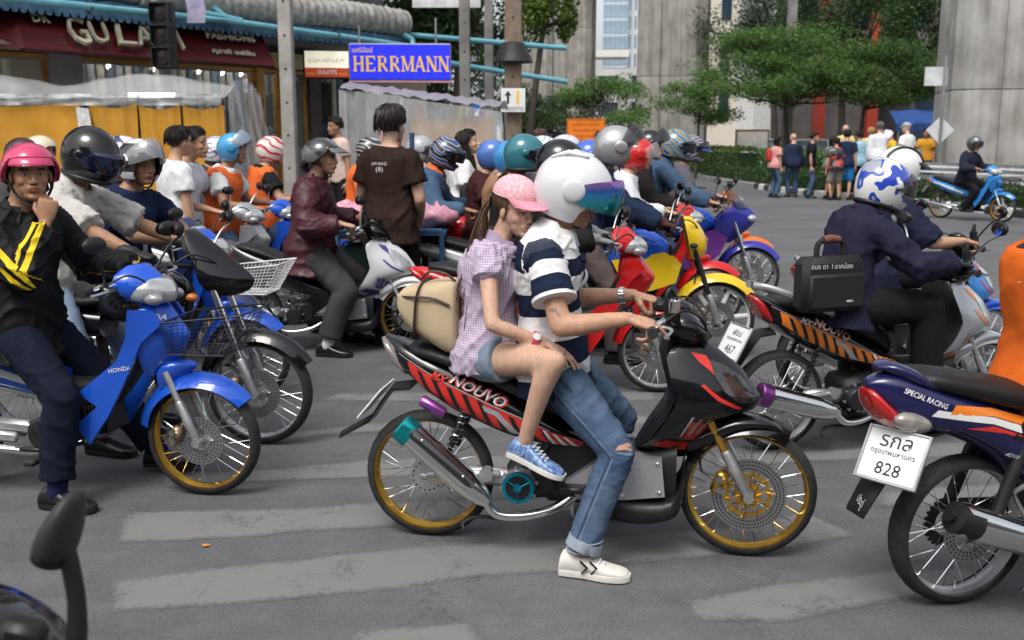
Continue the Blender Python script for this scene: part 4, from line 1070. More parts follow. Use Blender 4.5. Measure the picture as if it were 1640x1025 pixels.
    # garments
    def garment(name, b, m, sd, am, vx=None, attrs=True, smooth=2):
        me = remesh(b, vx or (vox if vox < .009 else vox * 1.3) * (1.25 if not attrs and vox > .009 else 1), smooth, name); V, F = mesh_arrays(me); N = vnormals(me)
        V2 = folds(V, N, sd, am) if am else V
        me.vertices.foreach_set('co', V2.astype(np.float32).ravel())
        if attrs:
            # u: height along the spine or along the arm; w: angle round the arm (0 = outer side)
            u = np.zeros(len(V)); ang_ = np.full(len(V), 9.0); best = np.full(len(V), 1e9)
            for k in range(5):
                s0, s1 = (-.15, 0) if k == 0 else (cum[k - 1], cum[k]); a, _ = spine(s0); c, _ = spine(s1); a = np.array(a); c = np.array(c); d = c - a; t = np.clip(((V - a) @ d) / (d @ d), 0, 1)
                ds = np.linalg.norm(V - (a + t[:, None] * d), axis=1); q = ds < best; best[q] = ds[q]; u[q] = (s0 + (s1 - s0) * t)[q]
            best = best - .085 * S
            for i in (0, 1):
                for a, c, o in ((sh[i], el[i], 0), (el[i], wr[i], 1)):
                    an_, cn = np.array(a), np.array(c); d = cn - an_; t = np.clip(((V - an_) @ d) / (d @ d), 0, 1); rel = V - (an_ + t[:, None] * d); ds = np.linalg.norm(rel, axis=1) - .0 * S
                    q = ds < best; best[q] = ds[q]; u[q] = (1 + o + t)[q]
                    out = np.array(Vector((0, -1 if i == 0 else 1, .25))); ud = d / np.linalg.norm(d); out = out - ud * (out @ ud); out /= np.linalg.norm(out); fw = np.cross(ud, out)
                    ang_[q] = np.arctan2(rel @ fw, rel @ out)[q]
            for nm, ar in (('gu', u), ('ga', ang_)):
                a_ = me.attributes.new(nm, 'FLOAT', 'POINT'); a_.data.foreach_set('value', ar.astype(np.float32))
        me.polygons.foreach_set('use_smooth', [True] * len(me.polygons)); me.update()
        return mkobj(name, me, m, P)
    if bottom:
        b = MB(); torso(b, lambda s: .008 * S - (.03 if s < -.07 else 0), -.1, .07)
        for i in (0, 1):
            E = .013 * S * legease; d = kn[i] - hips[i]
            if leg == 'long':
                b.capsule([hips[i], hips[i] + d * .35, hips[i] + d * .75, kn[i]], [.088 * S + E, .085 * S + E, .068 * S + E, .06 * S + E], 18)
                q = an[i] - kn[i]; fl = Vector((-.008, 0, 0)) * S; lc = 1.0 if lcut is None else lcut
                b.tube([kn[i] - q * .06, kn[i], kn[i] + q * .3 + fl, kn[i] + q * .65 + fl, kn[i] + q * lc], [.045 * S, .06 * S + E, .062 * S + E, .058 * S + E, .057 * S + E * 1.2], 18)
            elif leg == 'knee':
                b.capsule([hips[i], hips[i] + d * .35, hips[i] + d * .7], [.088 * S + E, .09 * S + E, .085 * S + E], 18); b.tube([hips[i] + d * .6, hips[i] + d * 1.0], [.088 * S + E, .085 * S + E], 18)
            else:
                b.tube([hips[i] - d * .1, hips[i], hips[i] + d * shorts_len * .6, hips[i] + d * shorts_len], [.05 * S, .09 * S + E, .092 * S + E, .091 * S + E], 18)
        tr = garment('trousers' if leg == 'long' else 'shorts', b, bottom, seed + 50, amp * .55, attrs=False)
        if cuffroll:
            for i in (0, 1):
                q = an[i] - kn[i]; lc = 1.0 if lcut is None else lcut; c = MB(); a = kn[i] + q * (lc - .09); e = kn[i] + q * (lc + .005); r = .062 * S + .0145 * S * legease
                c.tube([a, a, e, e], [r * .97, r, r * 1.02, r * .96], 22); c.build('trouser_cuff', cuffroll, tr, 60)
    if sock:
        for i in (0, 1):
            q = an[i] - kn[i]; b = MB(); b.capsule([kn[i] + q * .74, an[i] + Vector((0, 0, -.01))], [.045 * S, .042 * S], 14); b.build('sock', sock, P, 180)
    if shoes:
        for i in (0, 1):
            td = toe[i] if toe and toe[i] else (1, -.15 if i == 0 else .15)
            shoe('shoe', P, an[i], td, shoes[0], shoes[1], S, .262, shoes[2], R(shoe_pitch[i]))
    if top:
        b = MB(); torso(b, lambda s: ease * (1 + 1.1 * max(0, min(1, (.22 - s) / .2))) + (.0 if s > -.06 else .35 * (-.06 - s)), hem, .515)
        for i in (0, 1):
            d = el[i] - sh[i]; q = wr[i] - el[i]; E = ease
            if sleeve == 'long':
                b.capsule([sh[i], sh[i] + d * .3, sh[i] + d * .7, el[i]], [.05 * S + E, .056 * S + E, .052 * S + E, .049 * S + E], 16); b.tube([el[i] - q * .05, el[i], el[i] + q * .35, el[i] + q * .8, el[i] + q * .93], [.03 * S, .052 * S + E, .053 * S + E, .043 * S + E, .036 * S + E], 16)
            elif sleeve == 'rolled':
                b.capsule([sh[i], sh[i] + d * .35, sh[i] + d * .8], [.05 * S + E, .057 * S + E, .055 * S + E], 16); b.tube([sh[i] + d * .62, sh[i] + d * .98], [.062 * S + E, .06 * S + E], 16); b.tube([sh[i] + d * .74, sh[i] + d * .76, sh[i] + d * .97, sh[i] + d * 1.0], [.064 * S + E, .07 * S + E, .07 * S + E, .06 * S + E], 16)
            elif sleeve == 'short':
                b.capsule([sh[i], sh[i] + d * .3], [.05 * S + E, .058 * S + E], 16); b.tube([sh[i] + d * .1, sh[i] + d * .35, sh[i] + d * .62], [.05 * S + E, .058 * S + E, .061 * S + E * 1.2], 16)
            elif sleeve == 'cap':
                b.capsule([sh[i] - d * .05, sh[i] + d * .12], [.05 * S * af + E, .056 * S * af + E], 16); b.tube([sh[i], sh[i] + d * .26], [.052 * S * af + E, .062 * S * af + E], 16)
            elif sleeve == 'none':
                b.ell(sh[i] + (shc - sh[i]) * .25, .06 * S + E, 14, 10)
        s_ = garment('shirt' if sleeve not in ('long',) else 'jacket', b, top, seed, amp)
        if cuff:
            for i in (0, 1):
                d = el[i] - sh[i]; c = MB(); c.tube([sh[i] + d * .585, sh[i] + d * .59, sh[i] + d * .64, sh[i] + d * .645], [.056 * S + ease, .063 * S + ease * 1.25, .063 * S + ease * 1.25, .054 * S + ease], 22); c.build('sleeve_cuff', cuff, s_, 60)
        if collar:
            c = MB(); rings = []
            for a in range(-150, 151, 15):
                ar = R(a); f = latdir(.5).cross(spine(.5)[1]); l = latdir(.5); base, u = spine(.5)
                dr = -f * math.cos(ar) + l * math.sin(ar); k = 1 + .1 * (abs(a) > 110)
                p0 = base + dr * (.072 * S) * k - f * .004; tp = base + dr * (.066 * S) + u * (.05 - .018 * (abs(a) > 100)) * S; ot = base + dr * (.1 * S) * k + u * (-.008 - .02 * (abs(a) > 110)) * S
                rings.append([p0, tp, tp + dr * .006, ot + dr * .004, ot])
            c.loft(rings, closed=True); c.build('collar', collar, s_, 60)
    if vest:
        b = MB(); torso(b, lambda s: ease * (1 + 1.1 * max(0, min(1, (.22 - s) / .2))) + .02 + (.0 if s > -.06 else .35 * (-.06 - s)), hem + .02, .485)
        for i in (0, 1): b.capsule([sh[i] + (shc - sh[i]) * .45, sh[i] + (shc - sh[i]) * .12], [.066 * S + ease, .066 * S + ease], 14)
        v_ = garment('vest', b, vest, seed + 9, amp)
    if helm: helmet(P, C=hcen, M=hm, S=S * (helm.get('S', 1.0)), **{k: v for k, v in helm.items() if k != 'S'})
    if hair: hair_cap(P, hcen, hm, S * (1.1 if hair == 'mop' else 1), hair, hairm, seed)
    P_info = dict(sh=sh, el=el, wr=wr, kn=kn, an=an, head=hcen, hm=hm, spine=spine, S=S, P=P, lat=latdir, HM=HM)
    return P_info
# ------------------------------------------------------------------ ground and street
def nodes_of(m): return m.node_tree.nodes, m.node_tree.links, m.node_tree.nodes['Principled BSDF']
def asphalt_mat(name, paintcol=None, wear=.5):
    m = bpy.data.materials.new(name); m.use_nodes = True; N, Lk, p = nodes_of(m); tc = N.new('ShaderNodeTexCoord')
    def noise(sc, det=6, ro=.6):
        n = N.new('ShaderNodeTexNoise'); n.inputs['Scale'].default_value = sc; n.inputs['Detail'].default_value = det; n.inputs['Roughness'].default_value = ro; Lk.new(tc.outputs['Object'], n.inputs['Vector']); return n
    big, mid, fine = noise(.5), noise(5, 8, .7), noise(125, 3, .6)
    vor = N.new('ShaderNodeTexVoronoi'); vor.inputs['Scale'].default_value = 95; Lk.new(tc.outputs['Object'], vor.inputs['Vector'])
    r = N.new('ShaderNodeValToRGB'); r.color_ramp.elements[0].position = .33; r.color_ramp.elements[0].color = (.078, .079, .083, 1); r.color_ramp.elements[1].position = .68; r.color_ramp.elements[1].color = (.132, .132, .136, 1)
    mx = N.new('ShaderNodeMath'); mx.operation = 'MULTIPLY_ADD'; mx.inputs[1].default_value = .55; Lk.new(big.outputs['Fac'], mx.inputs[0])
    m3 = N.new('ShaderNodeMath'); m3.operation = 'MULTIPLY'; m3.inputs[1].default_value = .45; Lk.new(mid.outputs['Fac'], m3.inputs[0]); Lk.new(m3.outputs[0], mx.inputs[2]); Lk.new(mx.outputs[0], r.inputs[0])
    # pale aggregate specks
    sp = N.new('ShaderNodeMapRange'); sp.inputs[1].default_value = .63; sp.inputs[2].default_value = .74; Lk.new(fine.outputs['Fac'], sp.inputs[0])
    mixs = N.new('ShaderNodeMix'); mixs.data_type = 'RGBA'; mixs.inputs[7].default_value = (.26, .255, .25, 1); Lk.new(sp.outputs[0], mixs.inputs[0]); Lk.new(r.outputs[0], mixs.inputs[6])
    dk = N.new('ShaderNodeMapRange'); dk.inputs[1].default_value = .0; dk.inputs[2].default_value = .5; dk.inputs[3].default_value = .62; dk.inputs[4].default_value = 1.08; Lk.new(vor.outputs['Distance'], dk.inputs[0])
    sc = N.new('ShaderNodeVectorMath'); sc.operation = 'SCALE'; Lk.new(mixs.outputs[2], sc.inputs[0]); Lk.new(dk.outputs[0], sc.inputs['Scale'])
    col = sc.outputs[0]
    so = noise(1.7, 5, .55); st = N.new('ShaderNodeMapRange'); st.inputs[1].default_value = .62; st.inputs[2].default_value = .72; st.inputs[3].default_value = 1.0; st.inputs[4].default_value = .72; Lk.new(so.outputs['Fac'], st.inputs[0])
    mp = N.new('ShaderNodeMapping'); mp.inputs['Scale'].default_value = (.35, 3.2, 1); mp.inputs['Rotation'].default_value = (0, 0, .12); Lk.new(tc.outputs['Object'], mp.inputs[0]); tr = N.new('ShaderNodeTexNoise'); tr.inputs['Scale'].default_value = 1.1; tr.inputs['Detail'].default_value = 5; Lk.new(mp.outputs[0], tr.inputs[0]); t2 = N.new('ShaderNodeMapRange'); t2.inputs[1].default_value = .35; t2.inputs[2].default_value = .65; t2.inputs[3].default_value = .86; t2.inputs[4].default_value = 1.1; Lk.new(tr.outputs['Fac'], t2.inputs[0])
    vc = N.new('ShaderNodeTexVoronoi'); vc.feature = 'DISTANCE_TO_EDGE'; vc.inputs['Scale'].default_value = .55; nd = N.new('ShaderNodeVectorMath'); nd.operation = 'ADD'; Lk.new(mid.outputs['Color'], nd.inputs[0]); Lk.new(tc.outputs['Object'], nd.inputs[1]); Lk.new(nd.outputs[0], vc.inputs['Vector']); cr = N.new('ShaderNodeMapRange'); cr.inputs[1].default_value = .0; cr.inputs[2].default_value = .008; cr.inputs[3].default_value = .62; cr.inputs[4].default_value = 1.0; Lk.new(vc.outputs['Distance'], cr.inputs[0])
    for fac in (st, t2, cr):
        q = N.new('ShaderNodeVectorMath'); q.operation = 'SCALE'; Lk.new(col, q.inputs[0]); Lk.new(fac.outputs[0], q.inputs['Scale']); col = q.outputs[0]
    if paintcol:
        w1 = noise(3.0, 10, .72); w2 = noise(45, 4, .7)
        ad = N.new('ShaderNodeMath'); ad.operation = 'MULTIPLY_ADD'; ad.inputs[1].default_value = .35; Lk.new(w2.outputs['Fac'], ad.inputs[0]); Lk.new(w1.outputs['Fac'], ad.inputs[2])
        mr = N.new('ShaderNodeMapRange'); mr.inputs[1].default_value = wear; mr.inputs[2].default_value = wear + .12; Lk.new(ad.outputs[0], mr.inputs[0])
        k = N.new('ShaderNodeMath'); k.operation = 'MULTIPLY'; k.inputs[1].default_value = .8; Lk.new(mr.outputs[0], k.inputs[0])
        ed = N.new('ShaderNodeAttribute'); ed.attribute_name = 'edge'; e1 = N.new('ShaderNodeMath'); e1.operation = 'MULTIPLY_ADD'; e1.inputs[1].default_value = 1.6; Lk.new(w2.outputs['Fac'], e1.inputs[0]); Lk.new(ed.outputs['Fac'], e1.inputs[2]); e2 = N.new('ShaderNodeMapRange'); e2.inputs[1].default_value = .95; e2.inputs[2].default_value = 1.45; Lk.new(e1.outputs[0], e2.inputs[0]); e3 = N.new('ShaderNodeMath'); e3.operation = 'MULTIPLY'; Lk.new(k.outputs[0], e3.inputs[0]); Lk.new(e2.outputs[0], e3.inputs[1]); k = e3
        m2 = N.new('ShaderNodeMix'); m2.data_type = 'RGBA'; m2.inputs[7].default_value = (*paintcol, 1); Lk.new(k.outputs[0], m2.inputs[0]); Lk.new(col, m2.inputs[6]); col = m2.outputs[2]
    Lk.new(col, p.inputs['Base Color']); p.inputs['Roughness'].default_value = .82; p.inputs['Specular IOR Level'].default_value = .35
    b = N.new('ShaderNodeBump'); b.inputs['Strength'].default_value = .35; b.inputs['Distance'].default_value = .004; Lk.new(fine.outputs['Fac'], b.inputs['Height']); Lk.new(b.outputs[0], p.inputs['Normal'])
    return m
def struct(name, b, m, smooth=0, parent=None):
    o = b.build(name, m, parent, smooth)
    if parent is None: o['kind'] = 'structure'
    return o
ASPH = asphalt_mat('asphalt'); STRIPE = asphalt_mat('worn_crossing_paint', (.19, .19, .182), .52)
b = MB(); b.quad((-300, -12, 0), (300, -12, 0), (300, 700, 0), (-300, 700, 0)); struct('road', b, ASPH)
CONC = mat('concrete', (.3, .29, .275), .85, var=.28, vscale=1.2, bump=.25, bscale=30)
CONC_D = mat('dirty_concrete', (.2, .195, .185), .9, var=.35, vscale=2.0, bump=.3, bscale=30)
def ragged(poly, seed, a=.012):
    rs = random.Random(seed); out = []
    for i in range(len(poly)):
        p, q = Vector(poly[i]), Vector(poly[(i + 1) % len(poly)]); k = max(1, int((q - p).length / .035)); n = (q - p).normalized(); n = Vector((-n.y, n.x))
        for j in range(k): out.append(p.lerp(q, j / k) + n * (rs.uniform(-a, a) + .012 * math.sin(j * .19 + seed)))
    return out
STR = [[(-1.36, 3.2), (-1.46, 3.46), (-.71, 3.7), (.1, 3.86), (.42, 3.88), (.9, 3.98), (1.27, 4.15), (1.41, 3.89), (1.04, 3.76), (.42, 3.6), (-.1, 3.5), (-.58, 3.36)],
       [(-1.57, 3.8), (-1.67, 4.14), (-.77, 4.24), (.3, 4.36), (.3, 4.17), (-.4, 4.02), (-.99, 3.89)],
       [(-1.6, 4.46), (-1.7, 4.62), (-.63, 4.88), (.5, 5.02), (.5, 4.8), (-.62, 4.6)], [(-1.5, 5.15), (-1.4, 5.3), (-.71, 5.56), (.8, 5.7), (.8, 5.5), (-.62, 5.37)],
       [(.57, 3.31), (.96, 3.46), (1.4, 3.56), (1.75, 3.6), (1.7, 3.35), (1.35, 3.29), (.89, 3.13), (.6, 3.14)],
       [(-.54, 3.1), (-.12, 3.15), (-.05, 2.9), (-.5, 2.85)], [(-1.2, 6.0), (-1.1, 6.2), (.9, 6.25), (.9, 6.02)], [(1.6, 4.2), (1.7, 4.42), (3.2, 4.7), (3.2, 4.45)], [(1.0, 4.75), (1.05, 4.95), (3.2, 5.3), (3.2, 5.05)]]
for i, s in enumerate(STR):
    r = ragged(s, i, .006); n = len(r); pts = list(r); A = np.array([(p.x, p.y) for p in r]); B_ = np.roll(A, -1, 0); x0, y0 = A.min(0); x1, y1 = A.max(0)
    gx, gy = np.meshgrid(np.arange(x0, x1, .035), np.arange(y0, y1, .035)); G = np.stack([gx.ravel(), gy.ravel()], 1)
    def bdist(Q):
        d = B_ - A; t = np.clip(((Q[:, None] - A) * d).sum(2) / (d * d).sum(1), 0, 1); return np.sqrt(((Q[:, None] - (A + t[..., None] * d)) ** 2).sum(2)).min(1)
    G = G[bdist(G) > .015]; c = geometry.delaunay_2d_cdt(pts + [Vector(g) for g in G], [(k, (k + 1) % n) for k in range(n)], [], 1, 1e-5)
    V2 = np.array([(v.x, v.y) for v in c[0]]); b = MB(); b.add([(v[0], v[1], .001) for v in V2], c[2]); o = struct('crossing_stripe', b, STRIPE)
    at = o.data.attributes.new('edge', 'FLOAT', 'POINT'); at.data.foreach_set('value', np.clip(bdist(V2) / .06, 0, 1).astype(np.float32))
b = MB(); b.quad((4.6, 18, .004), (4.72, 18, .004), (5.5, 40, .004), (5.38, 40, .004)); struct('lane_line', b, STRIPE)

# ------------------------------------------------------------------ far side: kerb, median, hedges, rail
KP = [(10.6, 12.0), (10.3, 16.0), (9.99, 20.1), (9.62, 22.0), (9.09, 24.1), (8.35, 26.2), (7.75, 28.2), (7.39, 32), (7.05, 36.9), (6.97, 44), (7.1, 56), (7.4, 80), (7.6, 120)]
KS = smoothpath(KP, 14)
b = MB(); n = len(KS); b.add([(x, y, .13) for x, y in KS] + [(60, y, .13) for x, y in KS], [(i, i + 1, n + i + 1, n + i) for i in range(n - 1)]); struct('median_ground', b, mat('median_soil', (.09, .075, .05), .95, var=.4, vscale=3))
kerb = bpy.data.objects.new('kerb', None); COL.objects.link(kerb); kerb['kind'] = 'structure'
kb_w = mat('kerb_white', (.5, .5, .48), .8, var=.25, vscale=8); kb_k = mat('kerb_black', (.03, .03, .032), .8, var=.3, vscale=8); kb_g = CONC_D
acc = 0; pts = [Vector((x, y, 0)) for x, y in KS]; seg = [pts[0]]; 
def resample(pts, step):
    out = [pts[0].copy()]; d = 0
    for a, c in zip(pts, pts[1:]):
        L = (c - a).length
        while d + L >= step:
            t = (step - d) / L; a = a.lerp(c, t); out.append(a.copy()); L = (c - a).length; d = 0
        d += L
    return out
rp = resample(pts, .48)
for i in range(min(len(rp) - 1, 110)):
    a, c = rp[i], rp[i + 1]; d = (c - a).normalized(); nn = Vector((d.y, -d.x, 0)); bb = MB()
    m = (kb_w if i % 2 else kb_k) if a.y < 31 else kb_g
    bb.loft([[p - nn * .03 + Vector((0, 0, .002)), p + nn * .2 + Vector((0, 0, .002)), p + nn * .2 + Vector((0, 0, .165)), p + nn * .02 + Vector((0, 0, .165)), p - nn * .02 + Vector((0, 0, .13))] for p in (a + d * .006, c - d * .006)])
    bb.build('kerb_block', m, kerb, 0)

def leaf_mesh(name, C, size, seed, aspect=.5, droop=0.0, flat=.0):
    rs = np.random.default_rng(seed); n = len(C); C = np.asarray(C)
    d = rs.normal(size=(n, 3)); d[:, 2] = d[:, 2] * (1 - flat) - droop; d /= np.linalg.norm(d, axis=1)[:, None]
    e = rs.normal(size=(n, 3)); e[:, 2] *= (1 - flat); e -= d * (e * d).sum(1)[:, None]; e /= np.linalg.norm(e, axis=1)[:, None]
    s = size * rs.uniform(.6, 1.3, n)[:, None]
    V = np.stack([C - d * s * .5, C + e * s * aspect * .5, C + d * s * .5, C - e * s * aspect * .5], 1).reshape(-1, 3)
    me = bpy.data.meshes.new(name); me.vertices.add(4 * n); me.vertices.foreach_set('co', V.astype(np.float32).ravel())
    me.loops.add(4 * n); me.loops.foreach_set('vertex_index', np.arange(4 * n, dtype=np.int32)); me.polygons.add(n)
    me.polygons.foreach_set('loop_start', np.arange(0, 4 * n, 4, dtype=np.int32)); me.polygons.foreach_set('loop_total', np.full(n, 4, np.int32))
    me.update(calc_edges=True); return me
def leaf_mat(name, c1, c2):
    m = bpy.data.materials.new(name); m.use_nodes = True; N, Lk, p = nodes_of(m); g = N.new('ShaderNodeNewGeometry'); r = N.new('ShaderNodeValToRGB')
    r.color_ramp.elements[0].color = (*c1, 1); r.color_ramp.elements[1].color = (*c2, 1); Lk.new(g.outputs['Random Per Island'], r.inputs[0]); Lk.new(r.outputs[0], p.inputs['Base Color'])
    p.inputs['Roughness'].default_value = .55; p.inputs['Specular IOR Level'].default_value = .3
    t = N.new('ShaderNodeBsdfTranslucent'); Lk.new(r.outputs[0], t.inputs['Color']); a = N.new('ShaderNodeMixShader'); a.inputs[0].default_value = .38
    Lk.new(p.outputs[0], a.inputs[1]); Lk.new(t.outputs[0], a.inputs[2]); Lk.new(a.outputs[0], N['Material Output'].inputs['Surface']); return m
LF1 = leaf_mat('leaf_mid', (.065, .14, .032), (.15, .25, .07)); LF2 = leaf_mat('leaf_dark', (.022, .055, .016), (.07, .13, .04)); LF3 = leaf_mat('leaf_blue', (.05, .08, .05), (.11, .15, .09)); LF4 = leaf_mat('leaf_yellow', (.08, .14, .02), (.16, .24, .05))
BARK = mat('bark', (.06, .05, .04), .95, var=.35, vscale=6, bump=.6, bscale=25)
def tree(label, base, H, rx, ry, z0, m, n=6000, leaf=.16, seed=1, clumps=14, flat=.55, trunk=.12, lean=(0, 0), layer=True, group='street trees'):
    P = thing('tree', label, 'tree', (base[0], base[1], 0), 0, group); rs = random.Random(seed); nr = np.random.default_rng(seed)
    t = MB(); top = Vector((lean[0], lean[1], z0 + (H - z0) * .45)); path = [Vector((0, 0, .0)), Vector((lean[0] * .3 + .05, lean[1] * .3, z0 * .55)), Vector((lean[0] * .7, lean[1] * .7, z0)), top]
    t.tube(smoothpath(path, 4), [trunk * (1 - .05 * i) for i in range(13)], 9); C = []
    cl = []
    for i in range(clumps):
        a = rs.uniform(0, 2 * math.pi); r = math.sqrt(rs.uniform(.05, 1)); z = rs.uniform(0, 1); k = math.sqrt(max(.08, 1 - (z * .95) ** 2)) if layer else math.sin(math.pi * (.15 + .8 * z))
        c = Vector((lean[0] + rx * r * k * math.cos(a), lean[1] + ry * r * k * math.sin(a), z0 + (H - z0) * (.12 + .8 * z)))
        cl.append(c); q = top.lerp(Vector((lean[0] * .7, lean[1] * .7, z0)), rs.uniform(0, 1)); mid = q.lerp(c, .5) + Vector((rs.uniform(-.2, .2), rs.uniform(-.2, .2), -.15))
        t.tube(smoothpath([q, mid, c], 4), [trunk * (.42 - .038 * j) for j in range(9)], 6)
        for _ in range(3):
            e = c + Vector((rs.uniform(-1, 1) * rx * .3, rs.uniform(-1, 1) * ry * .3, rs.uniform(-.2, .35) * (H - z0) * .4)); t.tube([mid.lerp(c, .7), e], [trunk * .13, trunk * .05], 4)
    t.build('trunk', BARK, P, 60)
    per = int(n * 1.5) // clumps
    for c in cl:
        R_ = Vector((rx * .36, ry * .36, (H - z0) * (.13 if layer else .2))) * rs.uniform(.7, 1.35); q = nr.normal(size=(per, 3)); q /= np.linalg.norm(q, axis=1)[:, None]; q *= (nr.uniform(0, 1, per) ** .45)[:, None]
        w = q * np.array(R_); w[:, 2] += .1 * np.sin(w[:, 0] * 6 + w[:, 1] * 5); C.append(w + np.array(c))
    C = np.concatenate(C); mkobj('crown', leaf_mesh('crown', C, leaf * .8, seed, .45, .15, flat), m, P); return P
def hedge(label, pts, w, h, z, m, n, leaf, seed):
    P = thing('hedge', label, 'hedge', (pts[0][0], pts[0][1], z)); nr = np.random.default_rng(seed); C = []; o = np.array([pts[0][0], pts[0][1], z]); S = [Vector((*p, z)) for p in pts]; L = [(b_ - a_).length for a_, b_ in zip(S, S[1:])]; core = MB(); rings = []
    for p in S: pass
    for (a, c), l in zip(zip(S, S[1:]), L):
        k = int(n * l / sum(L)); t = nr.uniform(0, 1, k)[:, None]; d = np.array((c - a).normalized()); nn = np.array([d[1], -d[0], 0]); f = nr.integers(0, 3, k); u = nr.uniform(-1, 1, k); v = nr.uniform(0, 1, k)
        yy = np.where(f == 0, u, np.where(f == 1, -1, 1)) * w * .5; zz = np.where(f == 0, 1.0, v) * h
        bump = .04 * np.sin(t[:, 0] * l * 5) + .03 * np.sin(t[:, 0] * l * 13)
        C.append(np.array(a) + (np.array(c) - np.array(a)) * t + nn * (yy + nr.normal(0, .035, k))[:, None] + np.array([0, 0, 1.0]) * (zz + bump * (f == 0) + nr.normal(0, .03, k))[:, None] - o)
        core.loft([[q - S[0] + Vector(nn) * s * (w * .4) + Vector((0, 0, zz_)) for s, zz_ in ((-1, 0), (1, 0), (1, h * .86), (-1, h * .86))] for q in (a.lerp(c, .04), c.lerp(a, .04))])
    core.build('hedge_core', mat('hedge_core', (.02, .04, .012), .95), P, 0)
    mkobj('foliage', leaf_mesh('foliage', np.concatenate(C), leaf, seed, .6), m, P); return P
hedge('low dark green clipped hedge along the median kerb behind the walkers', [(7.35, 38), (7.7, 33), (8.05, 29.5), (8.6, 27.2), (9.3, 25.3), (9.95, 23.4), (10.35, 21.5), (10.7, 18.0), (11, 15)], .6, .42, .13, LF2, 9000, .085, 3)
hedge('tall light green clipped hedge in front of the middle concrete pillar', [(7.6, 46), (7.65, 42), (7.9, 38.8), (8.3, 35.5)], .9, 1.0, .13, LF4, 5000, .1, 4)
hedge('leafy green hedge beside the white notice board on the median', [(8.7, 34.5), (9.2, 32), (9.7, 30.2)], .9, .95, .13, LF1, 5000, .1, 5)

rail = thing('guard_rail', 'grey steel guard rail with two beams in front of the right pillar', 'guard rail', (9.9, 24.6, .13)); RP = [(9.7, 25.2), (10.4, 23.6), (11.0, 21.8), (11.4, 19.8), (11.7, 17.6), (12, 15)]
RS = [Vector((x - 9.9, y - 24.6, 0)) for x, y in smoothpath(RP, 5)]; GALV = mat('galvanised', (.6, .61, .62), .5, .15, var=.18, vscale=4)
for zc in (.72, .42):
    b = MB(); rings = []
    for i, p in enumerate(RS):
        d = (RS[min(i + 1, len(RS) - 1)] - RS[max(i - 1, 0)]).normalized(); nn = Vector((-d.y, d.x, 0)) * -1
        prof = [(0, .12), (.05, .09), (.05, .04), (.0, .01), (.0, -.01), (.05, -.04), (.05, -.09), (0, -.12), (-.012, -.12), (.038, -.085), (.038, -.045), (-.012, -.012), (-.012, .012), (.038, .045), (.038, .085), (-.012, .12)]
        rings.append([p - nn * (-o) * -1 + Vector((0, 0, zc + z)) for o, z in prof])
    b.loft(rings); b.build('rail_beam', GALV, rail, 40)
for p in RS[::5]:
    b = MB(); b.box(p + Vector((.1, .06, .4)), (.1, .06, .85), 0, None, .01); b.build('post', GALV, rail, 30)

# ------------------------------------------------------------------ viaduct pillars
def pillar_mat(name, col):
    m = bpy.data.materials.new(name); m.use_nodes = True; N, Lk, p = nodes_of(m); tc = N.new('ShaderNodeTexCoord')
    mp = N.new('ShaderNodeMapping'); mp.inputs['Scale'].default_value = (1.4, 1.4, .12); Lk.new(tc.outputs['Object'], mp.inputs[0])
    n1 = N.new('ShaderNodeTexNoise'); n1.inputs['Scale'].default_value = 2.2; n1.inputs['Detail'].default_value = 8; n1.inputs['Roughness'].default_value = .65; Lk.new(mp.outputs[0], n1.inputs[0])
    n2 = N.new('ShaderNodeTexNoise'); n2.inputs['Scale'].default_value = 1.3; n2.inputs['Detail'].default_value = 7; Lk.new(tc.outputs['Object'], n2.inputs[0])
    md = N.new('ShaderNodeMath'); md.operation = 'MULTIPLY_ADD'; md.inputs[1].default_value = .5; Lk.new(n1.outputs['Fac'], md.inputs[0]); h = N.new('ShaderNodeMath'); h.operation = 'MULTIPLY'; h.inputs[1].default_value = .5; Lk.new(n2.outputs['Fac'], h.inputs[0]); Lk.new(h.outputs[0], md.inputs[2])
    r = N.new('ShaderNodeValToRGB'); r.color_ramp.elements[0].position = .36; r.color_ramp.elements[0].color = (col[0] * .5, col[1] * .49, col[2] * .46, 1); r.color_ramp.elements[1].position = .62; r.color_ramp.elements[1].color = (col[0] * 1.1, col[1] * 1.1, col[2] * 1.1, 1); Lk.new(md.outputs[0], r.inputs[0])
    Lk.new(r.outputs[0], p.inputs['Base Color']); p.inputs['Roughness'].default_value = .9; n3 = N.new('ShaderNodeTexNoise'); n3.inputs['Scale'].default_value = 18; n3.inputs['Detail'].default_value = 6; Lk.new(tc.outputs['Object'], n3.inputs[0])
    b = N.new('ShaderNodeBump'); b.inputs['Strength'].default_value = .4; b.inputs['Distance'].default_value = .02; Lk.new(n3.outputs['Fac'], b.inputs['Height']); Lk.new(b.outputs[0], p.inputs['Normal']); return m
PILM = pillar_mat('pillar_concrete', (.27, .26, .235)); PILM2 = pillar_mat('pillar_concrete_grey', (.33, .325, .31))
